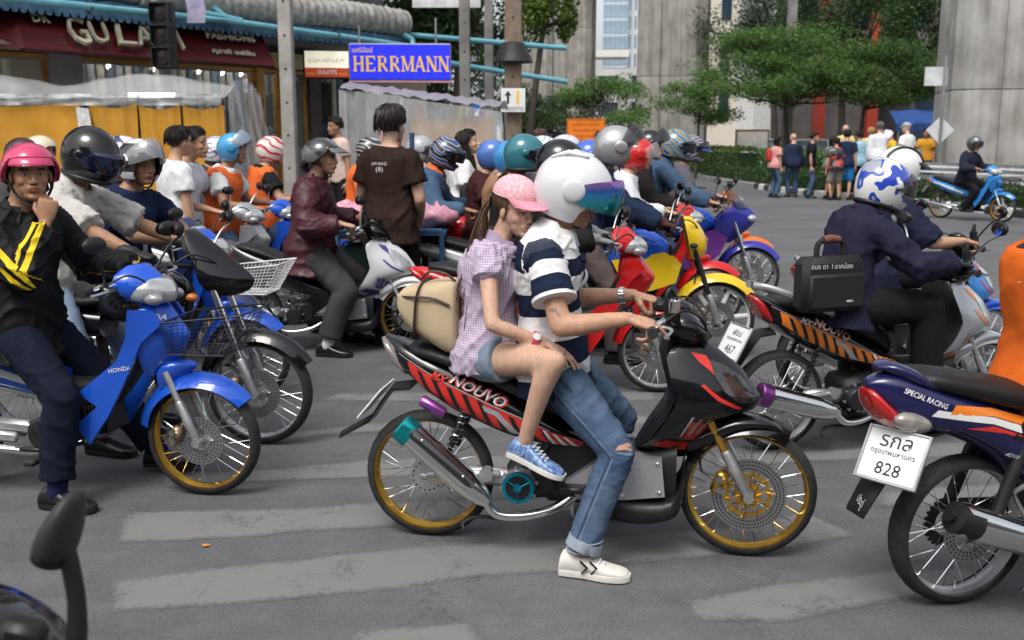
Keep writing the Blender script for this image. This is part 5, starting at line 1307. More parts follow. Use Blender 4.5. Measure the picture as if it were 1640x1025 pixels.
def pillar(label, c, w, d, h, rz, m, cap=True, tiers=(4.0, 8.0)):
    P = thing('concrete_pillar', label, 'pillar', (c[0], c[1], .13), R(rz), 'viaduct pillars'); b = MB(); g = .09
    sec = [(-w, -d * .72), (-w * .72, -d), (-w * .3, -d), (-w * .27, -d + g), (w * .27, -d + g), (w * .3, -d), (w * .72, -d), (w, -d * .72), (w, -d * .25), (w - g, -d * .22), (w - g, d * .22), (w, d * .25), (w, d * .72), (w * .72, d), (-w * .72, d), (-w, d * .72), (-w, d * .25), (-w + g, d * .22), (-w + g, -d * .22), (-w, -d * .25)]
    zs = [0] + [t for t in tiers] + [h]; prev = 0
    for z0, z1 in zip(zs, zs[1:]): b.loft([[Vector((x * k, y * k, z)) for x, y in sec] for z, k in ((z0 + .012, .992), (z0 + .03, 1), (z1 - .03, 1), (z1 - .0, .992))])
    b.build('shaft', m, P, 30)
    if cap:
        b = MB(); b.loft([[Vector((x * k * kx, y * k, z)) for x, y in ((-w, -d), (w, -d), (w, d), (-w, d))] for z, k, kx in ((h, .97, 1), (h + .8, 1.05, 1.25), (h + 1.7, 1.1, 1.9), (h + 2.4, 1.1, 2.4), (h + 3.2, 1.1, 2.5))]); b.build('pier_cap', m, P, 30)
    return P
pillar('nearest pale concrete viaduct pillar at the right edge with patched surface', (13.0, 27.3), 1.55, 1.5, 10, -12, PILM2, True, (2.6, 6.5))
pillar('middle brown-stained concrete viaduct pillar behind the light green hedge', (7.75, 50), 1.62, 1.5, 12, -14, PILM, True, (4.2, 9.0))
pillar('farther concrete viaduct pillar behind the orange notice board', (4.6, 76), 1.35, 1.4, 11.2, -14, PILM, True, (5.0, 9.0))
pillar('farthest concrete viaduct pillar left of the orange notice board', (2.5, 100), 1.6, 1.4, 15, -14, PILM, True, (5.0, 10.0))

# ------------------------------------------------------------------ far buildings
def facade(label, c, w, d, h, rz, wallm, winm, cols, rows, ww=.6, wh=.6, name='office_building', z0=0.0, mx=None):
    P = thing(name, label, 'building', (c[0], c[1], 0), R(rz)); b = MB(); b.box((0, d / 2, h / 2), (w, d, h)); b.build('wall', wallm, P, 0); dx = w / cols; dz = (h - z0) / rows; sh = None
    for i in range(cols):
        for j in range(rows):
            x, z = -w / 2 + dx * (i + .5), z0 + dz * (j + .5)
            if z > (mx or 1e9): continue
            if sh is None:
                q = MB(); q.box((0, 0, 0), (dx * ww, .12, dz * wh)); sh = q.mesh('window', 0); sh.materials.append(winm)
            mkobj('window', sh, None, P, (x, -.02, z))
    return P
GLASSB = mat('tower_glass', (.25, .34, .43), .12, .3, var=.25, vscale=.25); GLASSD = mat('dark_window', (.03, .05, .08), .1, .2, var=.3, vscale=.5)
facade('blue glass skyscraper seen between the two pillars', (20.2, 205), 4.8, 9, 90, -6, mat('tower_wall', (.5, .55, .6), .5), GLASSB, 5, 30, .86, .8, 'glass_tower', 0)
facade('narrow pale blue-white tower right of the glass skyscraper', (24.0, 208), 2.2, 8, 80, -6, mat('tower_white', (.72, .73, .74), .5), GLASSB, 2, 22, .4, .7, 'glass_tower', 0)
facade('cream building with narrow dark windows right of the middle pillar', (13.9, 72), 6.4, 8, 26, -4, mat('cream_wall', (.62, .58, .5), .8, var=.06), GLASSD, 4, 7, .42, .68, 'office_building', 2)
gm = mat('corrugated_grey', (.4, .41, .42), .6, var=.1, vscale=.8)
P = thing('department_store', 'grey clad building with gold letters and slanted base, right of the cream one', 'building', (18.6, 70, 0), R(14)); b = MB(); b.box((1.5, 5, 14), (8, 10, 18)); b.build('wall', gm, P, 0)
for k in range(22):
    b = MB(); b.box((-2.4 + k * .36, -.03, 14), (.05, .08, 17.5)); b.build('cladding_rib', gm, P, 0)
b = MB(); b.prism([(-2.5, 4.6), (5.5, 7.0), (5.5, 0), (-2.5, 0)], -.15, 9.9); b.build('base', mat('white_render', (.66, .66, .64), .8), P, 0)
put_text('EMALL', 'sign_lettering', mat('gold_letters', (.6, .36, .08), .4, .5), P, (3.6, -.2, 9.4), (1, 0, .12), (0, 0, 1), 1.2, 3.2, 0, 0, .1)
P = thing('shop_sign', 'tall blue vertical sign with white letters behind the trees', 'sign', (20.6, 60, 0)); b = MB(); b.box((0, 0, 8), (.9, .25, 6), 0, None, .05); b.box((0, .2, 3), (.15, .15, 6)); b.build('panel', mat('sign_blue_dark', (.03, .05, .35), .4), P, 0)
for k, ch in enumerate('INN'): put_text(ch, 'sign_lettering', STICK_W, P, (0, -.14, 9.0 - k * 1.35), (1, 0, 0), (0, 0, 1), .8, .6)
facade('low white pavilion with flat roof far between the pillars', (13.2, 150), 9, 8, 9.5, 0, mat('pav_wall', (.6, .59, .55), .8), GLASSD, 4, 2, .6, .4, 'pavilion', 2)
b = MB(); b.box((13, 150, 13), (7, 6, 1.0)); tag(b.build('water_tank', mat('pav_wall', (.6, .59, .55), .8), None, 0), 'small grey rooftop structure above the white pavilion', 'roof structure')
facade('dark shop building with red columns behind the dark trees at right', (21, 52), 14, 8, 16, -10, mat('dark_wall2', (.13, .12, .115), .7, var=.3, vscale=.6), GLASSD, 6, 4, .7, .6, 'shop_building', 3)
for x_ in (15.2, 17.8, 21.5): b = MB(); b.box((x_, 51.2, 7), (.5, .5, 14)); tag(b.build('column', mat('red_column', (.4, .05, .03), .6), None, 0), 'red column of the dark building, %s' % {15.2: 'left one behind the umbrella tree', 17.8: 'middle one among dark leaves', 21.5: 'right one near the pale pillar'}[x_], 'column')
facade('distant grey apartment block behind the median trees', (2, 190), 26, 10, 22, 0, mat('far_grey', (.4, .41, .41), .8), GLASSD, 12, 7, .5, .5, 'apartment_block')
facade('long pale shop row far behind the hedge', (40, 130), 60, 10, 10, -8, mat('far_pale', (.45, .44, .42), .8, var=.2, vscale=.2), GLASSD, 14, 3, .6, .5, 'shop_row')
facade('dark low shopfront behind the blue awning at the right', (26, 46), 16, 6, 4.5, -6, mat('shop_dark', (.06, .06, .07), .6, var=.4), GLASSD, 7, 1, .8, .6, 'shop_building')
P = thing('awning', 'blue canvas awning under the trees behind the pedestrians', 'awning', (15.3, 36, 0), R(-8)); b = MB(); b.loft([[Vector((x, y, z + .03 * math.sin(x * 5))) for y, z in ((0, 1.75), (.0, 2.0), (1.2, 2.5), (1.2, 2.45), (.05, 1.95), (.05, 1.75))] for x in [-1.8 + i * .18 for i in range(21)]]); b.build('canopy', mat('blue_canvas', (.03, .09, .3), .7, var=.3), P, 30)
for s in (-1.7, 0, 1.7):
    b = MB(); b.tube([(s, .05, 0), (s, .05, 1.95)], .03, 8); b.build('pole', STEEL, P)

# ------------------------------------------------------------------ trees
tree('umbrella-shaped light green tree in the middle of the median', (9.6, 36), 5.3, 3.3, 2.2, 2.5, LF1, 15000, .15, 11, 34, .6, .11, (-.1, 0))
tree('broad flat-topped green tree above the group of pedestrians', (11.2, 33.5), 4.6, 2.6, 1.9, 2.35, LF1, 13000, .14, 12, 30, .6, .1, (.3, 0))
tree('small green tree leaning against the middle pillar', (6.9, 38.5), 3.9, 1.6, 1.4, 1.9, LF1, 6500, .13, 13, 18, .5, .07, (.1, 0))
tree('pale green tree in front of the farther pillar and orange board', (3.6, 44), 4.4, 2.3, 1.8, 1.8, LF1, 8000, .15, 14, 20, .4, .09, (.2, 0))
tree('bluish green tree left of the farther pillar', (1.9, 52), 3.6, 1.6, 1.5, 1.3, LF3, 6000, .16, 15, 16, .3, .09)
tree('tall dark green tree right of the lamp post', (13.4, 42), 9.5, 2.6, 2.2, 3.2, LF2, 14000, .2, 16, 30, .3, .2, (0, 0), False)
tree('grey-green tall tree behind the lamp post', (12.0, 47), 9.0, 3.2, 2.2, 4.0, LF3, 12000, .2, 17, 26, .3, .2, (-.3, 0), False)
tree('dark green tree next to the right pillar', (16.2, 38), 7.6, 2.4, 2.0, 2.8, LF2, 12000, .19, 18, 24, .3, .18, (-.6, 0), False)
tree('dark leafy tree above the blue sign', (-1.4, 24), 7.5, 2.6, 2.0, 3.2, LF2, 13000, .17, 19, 26, .2, .22, (.3, 0), False)
tree('leafy tree with bright branches beside the street pole', (.2, 23), 6.4, .95, .9, 3.7, LF4, 4500, .16, 20, 12, .1, .1, (.65, 0), False)
tree('dark roadside tree behind the clear plastic stall', (-2.2, 30), 6.0, 2.2, 2.0, 1.6, LF2, 9000, .18, 21, 20, .2, .18, (0, 0), False)
tree('small dark tree left of the far pillars', (.4, 44), 3.6, 1.3, 1.3, 1.2, LF2, 6000, .17, 22, 18, .2, .14, (0, 0), False)

# ------------------------------------------------------------------ notice boards, cars behind the hedge
def board(name, label, c, w, h, zb, m, fr, rz=0, rows=(), cols=STICK_R, legs=True):
    P = thing(name, label, 'sign', (c[0], c[1], 0), R(rz)); b = MB(); b.box((0, 0, zb + h / 2), (w, .05, h)); b.build('panel', m, P, 0); b = MB()
    for s in (-1, 1): b.box((s * (w / 2 + .03), 0, zb + h / 2), (.06, .08, h + .12)); 
    for z in (zb - .03, zb + h + .03): b.box((0, .001, z), (w, .078, .06))
    b.build('frame', fr, P, 0)
    if legs:
        for s in (-1, 1): b = MB(); b.tube([(s * w * .4, .06, 0), (s * w * .4, .06, zb + .05)], .04, 6); b.build('leg', fr, P)
    for txt, z, hh, ww in rows: put_text(txt, 'lettering', cols, P, (0, -.03, zb + z), (1, 0, 0), (0, 0, 1), hh, ww)
    return P
ORSIGN = mat('orange_board', (.75, .19, .01), .5, var=.15, vscale=2)
board('notice_board', 'orange construction notice board with dark red lines of text on the median', (2.87, 40), 1.36, .74, 1.45, ORSIGN, mat('board_frame_orange', (.5, .12, .01), .5), 0, [('ขออภัยในความไม่สะดวก', .58, .12, 1.1), ('งานก่อสร้าง ระวัง', .36, .13, .95), ('ลดความเร็ว', .14, .13, .8)], mat('dark_red_print', (.3, .02, .01), .5))
board('notice_board', 'white notice board with a brown wooden frame above the hedge', (9.35, 40), 1.2, .72, 1.05, mat('white_board', (.62, .61, .57), .6), mat('brown_frame', (.2, .1, .05), .6))

def car(label, c, rz, m, taxi=False, win=None):
    P = thing('car', label, 'car', (c[0], c[1], 0), R(rz), 'cars on the road beyond the hedge'); b = MB()
    st = [(-2.1, .8, .35, .7), (-2.0, .92, .25, .8), (-1.2, .98, .22, .84), (0, .95, .22, .85), (1.1, .92, .22, .84), (1.9, .8, .25, .8), (2.1, .65, .35, .7)]
    xloft(b, st, 4.5, 20, sub=2); b.build('body', m, P, 60)
    b = MB(); b.loft([[Vector((x, s * w, z)) for x, s in ((x0, -1), (x1, -1), (x1, 1), (x0, 1))] for z, x0, x1, w in ((.9, -1.5, 1.15, .78), (1.15, -1.25, .75, .72), (1.36, -.95, .4, .64), (1.42, -.8, .2, .58))]); b.build('windows', win or mat('car_glass', (.05, .06, .07), .05, 0, 1.0, 0), P, 40)
    b = MB(); b.box((-.28, 0, 1.425), (1.2, 1.16, .05), 0, None, .02)
    for s in (-1, 1):
        for a, e in (((1.2, .9), (.35, 1.42)), ((-1.53, .9), (-.85, 1.42)), ((-.2, .9), (-.25, 1.42))): b.tube([(a[0], s * .78, a[1]), (e[0], s * .6, e[1])], .035, 6)
    b.build('roof', m, P, 30)
    for x in (-1.3, 1.3):
        for s in (-1, 1):
            b = MB(); b.lathe([(0, -.1), (.16, -.1), (.19, -.09), (.29, -.1), (.31, -.05), (.31, .1), (0, .1)], 24, 0, None, (x, s * .76, .31), False); b.build('wheel', RUBBER, P, 40)
    for s in (-1, 1):
        b = MB(); b.ell((2.02, s * .55, .66), (.08, .18, .09), 12, 8); b.build('headlight', LENS, P, 60)
        b = MB(); b.ell((-2.04, s * .6, .74), (.06, .16, .09), 12, 8); b.build('tail_light', REDLENS, P, 60)
    return P
car('white car passing behind the hedge near the orange board', (5.4, 58), 95, WHITE_PT)
car('black car beside the white car behind the hedge', (3.4, 60), 95, BLACK_GL)
car('white and blue car behind the leafy hedge left of the notice board', (11.0, 44), 80, paint('car_lightblue', (.35, .5, .62)))
car('yellow taxi under the trees behind the pedestrians', (14.2, 43), 70, paint('taxi_yellow', (.7, .5, .02)))
car('silver car behind the walkers on the far carriageway', (12.2, 41), 60, SILVERP)
car('silver car at the left edge behind the man in the pink helmet', (-6.0, 8.9), -15, mat('paint_car_silver', (.55, .56, .57), .3, .5, 1.0), False)

b = MB(); b.loft([[Vector((x, y * k, .004 + z)) for y, z in ((-.02, .004), (0, .01), (.02, .003), (0, .0))] for x, k in ((-.014, .1), (-.005, .5), (.007, .4), (.016, .05))]); tag(b.build('fallen_leaf', mat('dry_leaf', (.5, .2, .02), .7), None, 60, (-1.21, 3.77, 0)), 'small dry orange leaf lying on the asphalt between the stripes', 'leaf')
# unseen street side behind the viewer, added to block low sky and bounce fill
SB = bpy.data.objects.new('added_street_buildings', None); COL.objects.link(SB); SB['kind'] = 'structure'
for k in range(9):
    x0 = -46 + k * 11; h = (7, 9, 6, 10, 8, 7, 9, 8, 7)[k]; c = (.36, .25, .42, .3, .38, .24, .33, .4, .3)[k]
    b = MB(); b.box((x0 + 5.4, -15, h / 2), (10.6, 8, h)); b.build('facade', mat('added_facade_%d' % k, (c, c * .97, c * .92), .8, var=.3, vscale=.4), SB, 0)
    for i in range(4):
        for j in range(int(h / 3.2)): b = MB(); b.box((x0 + 1.6 + i * 2.55, -11, 1.7 + j * 3.1), (1.7, .16, 1.7)); b.build('window', GLASSD, SB, 0)
# ------------------------------------------------------------------ left side: shop, awning pipes, signs, poles, stalls
UA = R(54.5); SA = (-7.1, 14.0)
def sx(s, y=0.0):      # shop frame to world
    return (SA[0] + math.cos(UA) * s - math.sin(UA) * y, SA[1] + math.sin(UA) * s + math.cos(UA) * y)
b = MB(); b.add([(*sx(-14, -1.2), .0), (*sx(10.3, -1.2), 0), (*sx(10.3, 12), 0), (*sx(-14, 12), 0), (*sx(-14, -1.2), .14), (*sx(10.3, -1.2), .14), (*sx(10.3, 12), .14), (*sx(-14, 12), .14)], [(4, 5, 6, 7), (0, 1, 5, 4), (1, 2, 6, 5)])
struct('pavement', b, mat('pavement', (.22, .21, .2), .9, var=.25, vscale=2.5, bump=.2))
SHOP = thing('shop_building', 'tailor shop front with lit display windows behind the market stall', 'building', (*SA, 0), UA)
DARKW = mat('shop_dark_wall', (.05, .045, .04), .7, var=.3); WOODY = mat('shop_yellow_wood', (.42, .22, .04), .45, var=.25, vscale=3)
b = MB(); b.box((5, 4.6, 2.2), (19, .2, 4.4)); b.build('back_wall', mat('shop_back', (.32, .27, .2), .8), SHOP, 0)
b = MB(); b.box((2, 2.9, 3.35), (13, 3.2, .12)); b.build('ceiling', mat('shop_ceiling', (.5, .48, .44), .8), SHOP, 0)
b = MB(); b.box((1.5, 1.45, 3.6), (14, .25, 1.7)); b.build('upper_wall', mat('upper_wall', (.2, .2, .2), .8, var=.4, vscale=1.5), SHOP, 0)
b = MB(); b.box((2, 2.9, .3), (13, 3.0, .4)); b.build('floor_slab', mat('shop_floor', (.25, .2, .15), .5), SHOP, 0)
for s_, w_, m_ in ((-4.4, .5, DARKW), (1.9, .55, mat('grey_pilaster', (.3, .31, .32), .6)), (5.78, .16, WOODY), (6.36, .1, WOODY), (7.15, .3, DARKW), (8.4, .35, DARKW)):
    b = MB(); b.box((s_, 1.3, 1.6), (w_, .3, 3.2)); b.build('pilaster', m_, SHOP, 0)
pane = mat('shop_glass', (.9, .95, .95), .02, 0, 0, 0, alpha=.07, spec=.6)
for s0, s1 in ((-4.1, -1.2), (-1.1, 1.6), (2.2, 5.65), (5.9, 6.28), (6.44, 7.0)):
    b = MB(); b.box(((s0 + s1) / 2, 1.31, 1.5), (s1 - s0, .012, 2.6)); b.build('window_pane', pane, SHOP, 0)
    f = MB()
    for x in (s0, s1): f.box((x, 1.28, 1.5), (.05, .08, 2.6))
    f.box(((s0 + s1) / 2, 1.281, 2.8), (s1 - s0, .078, .06)); f.box(((s0 + s1) / 2, 1.281, .24), (s1 - s0, .078, .1)); f.build('window_frame', WOODY, SHOP, 0)
FB = [mat('cloth_roll_%d' % i, c, .8, bump=.2) for i, c in enumerate(((.5, .48, .42), (.06, .09, .14), (.35, .36, .36), (.1, .07, .05), (.62, .6, .52), (.12, .18, .25), (.3, .24, .12), (.03, .03, .035)))]
for k in range(72):
    s_ = -4.0 + k * .185
    if 1.6 < s_ < 2.15: continue
    b = MB(); b.loft([[Vector((s_ + .07 * math.cos(a) + .01 * math.sin(z * 4), 2.3 + .05 * math.sin(a), z)) for a in [2 * math.pi * i / 8 for i in range(8)]] for z in (.55, 1.2, 2.0, 3.0)]); tag(b.build('fabric_bolt', FB[(k * 5 + k // 3) % 8], SHOP, 60), 'bolt of suit fabric hanging in the shop window')
LAMP = mat('lit_bulb', (1, .95, .85), .3, var=0, emit=(1, .93, .8), estr=14); TUBE = mat('lit_fluorescent_tube', (1, 1, 1), .3, var=0, emit=(.95, 1, 1), estr=9)
for k, s_ in enumerate((2.9, 3.8, 4.71, 5.24, 5.67, 6.08, -2.0, -.4)):
    b = MB(); b.lathe([(.02, -.09), (.03, -.08), (.075, .04), (.07, .04), (.028, -.075)], 14, 0, Matrix.Rotation(R(-70), 3, 'X'), (s_, 1.62, 2.76)); b.ell((s_, 1.6, 2.74), .045, 10, 8, 1); b.tube([(s_, 1.64, 2.82), (s_, 1.66, 3.0)], .01, 6); b.build('spot_lamp', [WHITE_PT, LAMP], SHOP, 60)
for k, (s_, y_) in enumerate(((-2.5, 2.0), (.2, 2.0), (3.2, 2.0), (5.8, 2.0))):
    b = MB(); b.tube([(s_ - .6, y_, 3.22), (s_ + .6, y_, 3.22)], .035, 10); b.build('added_ceiling_tube', TUBE, SHOP, 60)  # tubes added to give the shop interior its ambient light
b = MB(); b.box((7.75, 2.0, 1.45), (1.3, .05, 2.5)); b.build('doorway', mat('doorway_dark', (.02, .018, .016), .6, var=.5, vscale=6), SHOP, 0)
for k in range(9):
    b = MB(); b.box((7.4 + .28 * (k % 3), 1.85, .7 + .5 * (k // 3)), (.2, .12, .3), 0, None, .02); b.build('shelf_goods', FB[(k * 3 + 1) % 8], SHOP, 30)
b = MB(); b.box((3.2, 1.2, 3.0), (9.2, .12, .28)); b.build('fascia', mat('fascia_cream', (.5, .42, .24), .6), SHOP, 0)
# corrugated roof edge, valance, pipes
AW = thing('awning', 'grey rolled canvas awning with a blue scalloped edge over the shop front', 'awning', (*SA, 0), UA)
b = MB(); rings = []; rs = random.Random(5)
for k in range(150):
    s_ = 2.6 + k * .0415; r = .27 + .014 * math.sin(k * 1.35) + rs.uniform(-.006, .006) - .006 * k / 150; rings.append([Vector((s_, .25 + r * math.cos(a) * .9, 3.82 + r * math.sin(a) - .03 * math.sin(k * .04))) for a in [2 * math.pi * i / 18 for i in range(18)]])
b.loft(rings); b.build('canvas_roll', mat('grey_canvas', (.33, .32, .3), .85, var=.4, vscale=9, bump=.4, bscale=20), AW, 60)
b = MB(); rings = []
for k in range(80):
    s_ = -9 + k * .147; r = .25 + .012 * math.sin(k * 1.7); rings.append([Vector((s_, .3 + r * math.cos(a) * .9, 3.84 + r * math.sin(a))) for a in [2 * math.pi * i / 14 for i in range(14)]])
b.loft(rings); b.build('canvas_roll', mat('grey_canvas', (.33, .32, .3), .85), AW, 60)
VAL = mat('blue_valance', (.07, .16, .26), .75, var=.4, vscale=8); b = MB(); m_ = 0
for k in range(140):
    s_ = -9 + k * .127; x0, x1 = s_, s_ + .127; zt, zb = 3.56, 3.36
    b.add([(x0, .18, zt), (x1, .18, zt), (x1, .17, zb), ((x0 + x1) / 2 + .03, .165, zb - .07), ((x0 + x1) / 2 - .03, .165, zb - .07), (x0, .17, zb), (x0, .2, zt), (x1, .2, zt), (x1, .19, zb), ((x0 + x1) / 2 + .03, .185, zb - .07), ((x0 + x1) / 2 - .03, .185, zb - .07), (x0, .19, zb)], [(0, 1, 2, 3, 4, 5), (11, 10, 9, 8, 7, 6), (2, 3, 9, 8), (3, 4, 10, 9), (4, 5, 11, 10)])
b.build('valance', VAL, AW, 0)
b = MB(); b.add([(-9, .2, 3.56), (8.8, .2, 3.56), (8.8, 1.4, 3.75), (-9, 1.4, 3.75), (-9, .2, 3.53), (8.8, .2, 3.53), (8.8, 1.4, 3.72), (-9, 1.4, 3.72)], [(0, 1, 2, 3), (7, 6, 5, 4), (0, 4, 5, 1)]); b.build('canopy_sheet', VAL, AW, 0)
PIPEM = mat('light_blue_pipe', (.14, .38, .46), .45, var=.15, vscale=4)
PW = thing('pipe_run', 'light blue water pipes running along the awning to the street pole', 'pipe', (*SA, 0), UA)
for path in ([(-9, -.05, 3.42), (3.4, -.05, 3.45), (3.6, -.02, 3.55), (3.7, .1, 3.68)], [(3.85, .1, 3.7), (4.1, -.03, 3.5), (4.4, -.05, 3.45), (8.7, -.05, 3.35), (9.3, -.3, 3.1), (11.3, -2.1, 2.72)], [(8.6, .1, 3.6), (8.75, .0, 3.5), (8.7, -.05, 3.37)], [(8.9, .2, 3.62), (11.4, -2.0, 3.42)]):
    b = MB(); b.tube(smoothpath(path, 5), .055, 12); b.build('pipe', PIPEM, PW, 60)
for s_ in (1.6, 2.9, 6.6):
    b = MB(); b.tube([(s_, -.12, 3.42), (s_, -.0, 3.53), (s_, .1, 3.42), (s_, -.02, 3.35)], .014, 6, loop=True); b.build('pipe_clamp', DARKMET, PW)
# red fascia sign with relief letters
RED = mat('sign_dark_red', (.06, .004, .006), .35, coat=.2, var=.25); LET = mat('sign_letter_beige', (.42, .4, .3), .4, .3, var=.15)
SG = thing('shop_sign', 'dark red slanted sign board with large beige relief letters over the shop', 'sign', (*SA, 0), UA); b = MB()
b.loft([[Vector((s_, y, z)) for s_, y, z in ((a, -.15, 2.78), (a + .25, .5, 3.38), (a + .25, .58, 3.38), (a, -.05, 2.74))] for a in (.5, 4.0)]); b.build('board', RED, SG, 0)
b = MB(); b.loft([[Vector((a, -.15, 2.78)), Vector((a + .25, .5, 3.38)), Vector((a + .25, .58, 3.38)), Vector((a, -.05, 2.74))] for a in (4.0, 5.0)]); b.build('board', RED, SG, 0)
b = MB(); b.loft([[Vector((s_, y, z)) for s_, y, z in ((.5, -.15 + d, 2.78), (.75, .5 + d, 3.38), (-.35, 1.0 + d, 3.38), (-.3, .7 + d, 2.78))] for d in (0, .06)]); b.build('side_board', RED, SG, 0)
upv = Vector((0, .65, .6)).normalized(); nv = Vector((1, 0, 0)).cross(upv)
for k, ch in enumerate('GULATI'):
    c = Vector((1.46 + k * .345, .1, 3.06)) + nv * .04; put_text(ch, 'letter', LET, SG, c, (1, 0, 0), upv, .5 if k else .62, .34 if ch != 'I' else .14, .35, .0, .05)
put_text('FASHIONS', 'letter', LET, SG, Vector((4.32, .22, 3.2)) + nv * .03, (1, 0, 0), upv, .17, 1.05, .25, .01, .03)
put_text('กุลาตี แฟชั่น', 'letter', LET, SG, Vector((4.2, .0, 2.93)) + nv * .03, (1, 0, 0), upv, .17, .9, .2, .01, .02)
put_text("DR", 'letter', LET, SG, Vector((.98, .28, 3.22)) + nv * .03, (1, 0, 0), upv, .2, .25, .25, .01, .02)
SW = thing('shop_sign', 'small lit cream and red sign with Arabic writing beside the blue sign', 'sign', (*sx(6.45, .1), 2.9), R(12)); b = MB(); b.box((0, .09, 0), (.86, .16, .52), 0, None, .02); b.build('box', BLACK_PL, SW, 30)
CREAMLIT = mat('lit_sign_cream', (.75, .7, .55), .5, var=.05, emit=(.9, .85, .65), estr=.35); REDLIT = mat('lit_sign_red', (.35, .04, .01), .5, var=.05, emit=(.4, .05, .01), estr=.25)
b = MB(); b.box((0, .0, .085), (.8, .02, .3)); b.build('upper_panel', CREAMLIT, SW, 0); b = MB(); b.box((0, .0, -.15), (.8, .02, .165)); b.build('lower_panel', REDLIT, SW, 0)
put_text('محل عصر فولاتي لخياطة', 'lettering', STICK_B, SW, (0, -.013, .07), (1, 0, 0), (0, 0, 1), .1, .68); put_text("GULATI'S", 'lettering', STICK_W, SW, (.0, -.013, -.14), (1, 0, 0), (0, 0, 1), .08, .36, 0, .02)
for s in (-.29, .29): put_text('FASHIONS', 'lettering', STICK_Y, SW, (s, -.013, -.175), (1, 0, 0), (0, 0, 1), .035, .16)
SH2 = thing('shop_sign', 'lit blue sign with yellow lettering HERRMANN above the plastic covered stall', 'sign', (-1.89, 17.6, 2.82), R(3)); b = MB(); b.box((0, .12, 0), (1.72, .22, .62), 0, None, .02); b.build('box', mat('sign_box_grey', (.3, .3, .32), .5), SH2, 30)
BLUELIT = mat('lit_sign_blue', (.012, .02, .5), .4, var=.05, emit=(.01, .02, .6), estr=.55); YLIT = mat('lit_sign_yellow', (.8, .48, .01), .4, var=.03, emit=(.8, .45, .01), estr=.12)
b = MB(); b.box((-.585, .0, 0), (.52, .02, .57)); b.box((.265, .0, 0), (1.16, .02, .57)); b.build('face_panel', BLUELIT, SH2, 0)
GL = {'H': [(.18, 0, .18, 1, .17), (.82, 0, .82, 1, .17), (.18, .5, .82, .5, .09)], 'E': [(.2, 0, .2, 1, .17), (.2, .04, .85, .04, .08), (.2, .52, .7, .52, .08), (.2, .96, .85, .96, .08), (.85, 0, .85, .25, .07), (.85, .75, .85, 1, .07)], 'R': [(.2, 0, .2, 1, .17), (.2, .96, .62, .96, .08), (.2, .5, .62, .5, .08), (.72, .56, .72, .92, .15), (.45, .5, .88, 0, .16)], 'M': [(.12, 0, .12, 1, .08), (.88, 0, .88, 1, .16), (.14, 1, .5, .05, .15), (.5, .05, .86, 1, .07)], 'A': [(.12, 0, .5, 1, .08), (.5, 1, .88, 0, .17), (.27, .34, .7, .34, .08)], 'N': [(.15, 0, .15, 1, .08), (.85, 0, .85, 1, .08), (.15, 1, .85, 0, .17)]}
SER = {'H': (.18, .82), 'E': (.2,), 'R': (.2,), 'M': (.12, .88), 'A': (), 'N': (.15, .85)}
for k, ch in enumerate('HERRMANN'):
    b = MB(); x0 = -.79 + k * .203 + (.012 if k > 4 else 0); cw_ = .185 if ch != 'M' else .21; n = 0
    for ax, ay, cx, cy, w in GL[ch] + [(x - .16, y, x + .16, y, .07) for x in SER[ch] for y in (.035, .965)] + ([(x - .13, .035, x + .13, .035, .07) for x in (.12, .88)] if ch == 'A' else []):
        a, c = Vector((x0 + ax * cw_, ay * .25)), Vector((x0 + cx * cw_, cy * .25)); d = (c - a).normalized(); q = Vector((-d.y, d.x)) * w * .62 * (.185 if abs(d.x) < .9 else .25); n += 1
        b.add([(p.x, -.0125 - n * .0004, p.y - .155) for p in (a - q, c - q, c + q, a + q)], [(0, 1, 2, 3)])
    b.build('letter', YLIT, SH2, 0)
put_text('แฮร์มันน์', 'lettering', YLIT, SH2, (-.63, -.014, .2), (1, 0, 0), (0, 0, 1), .09, .34, 0, .01)
b = MB(); b.box((0, .12, -.32), (1.74, .24, .03)); b.build('bottom_trim', mat('sign_trim_pink', (.5, .25, .25), .5), SH2, 0)
b = MB(); b.tube([(-.7, .2, .3), (-.7, .2, .62)], .02, 6); b.tube([(.6, .2, .3), (.6, .2, .75)], .02, 6); b.build('hanger', STEEL, SH2)
# upper floors behind the awning
UP = thing('shop_building', 'grimy upper floors with air conditioners above the tailor shop', 'building', (*SA, 0), UA); b = MB(); b.box((1.5, 3.5, 7.5), (15, 5, 7)); b.build('wall', mat('grimy_wall', (.12, .12, .12), .85, var=.5, vscale=1.2), UP, 0)
for k, (s_, z_) in enumerate(((4.9, 4.6), (6.3, 4.5), (7.6, 4.6), (2.5, 4.7))):
    b = MB(); b.box((s_, .8, z_), (.8, .35, .6), 0, None, .03); o = b.build('air_conditioner', mat('ac_white', (.5, .5, .48), .6, var=.2), UP, 30); b = MB(); b.lathe([(.05, 0), (.22, 0), (.22, .02), (.05, .02)], 20, 0, None, (s_ - .12, .6, z_)); b.build('fan_grille', BLACK_PL, o, 30)
CAN = thing('awning', 'small white dome awning with dark underside above the pipes', 'awning', (-1.2, 20.6, 4.0)); b = MB()
b.loft([[Vector((x, -.55 * math.cos(a) , .55 * math.sin(a))) for a in [R(q) for q in range(0, 95, 12)]] + [Vector((x, -.53 * math.cos(a), .53 * math.sin(a))) for a in [R(q) for q in range(84, -1, -12)]] for x in [-.7 + .1 * i for i in range(14)]]); b.build('canopy', mat('white_canvas_old', (.5, .5, .5), .7, var=.15), CAN, 30)
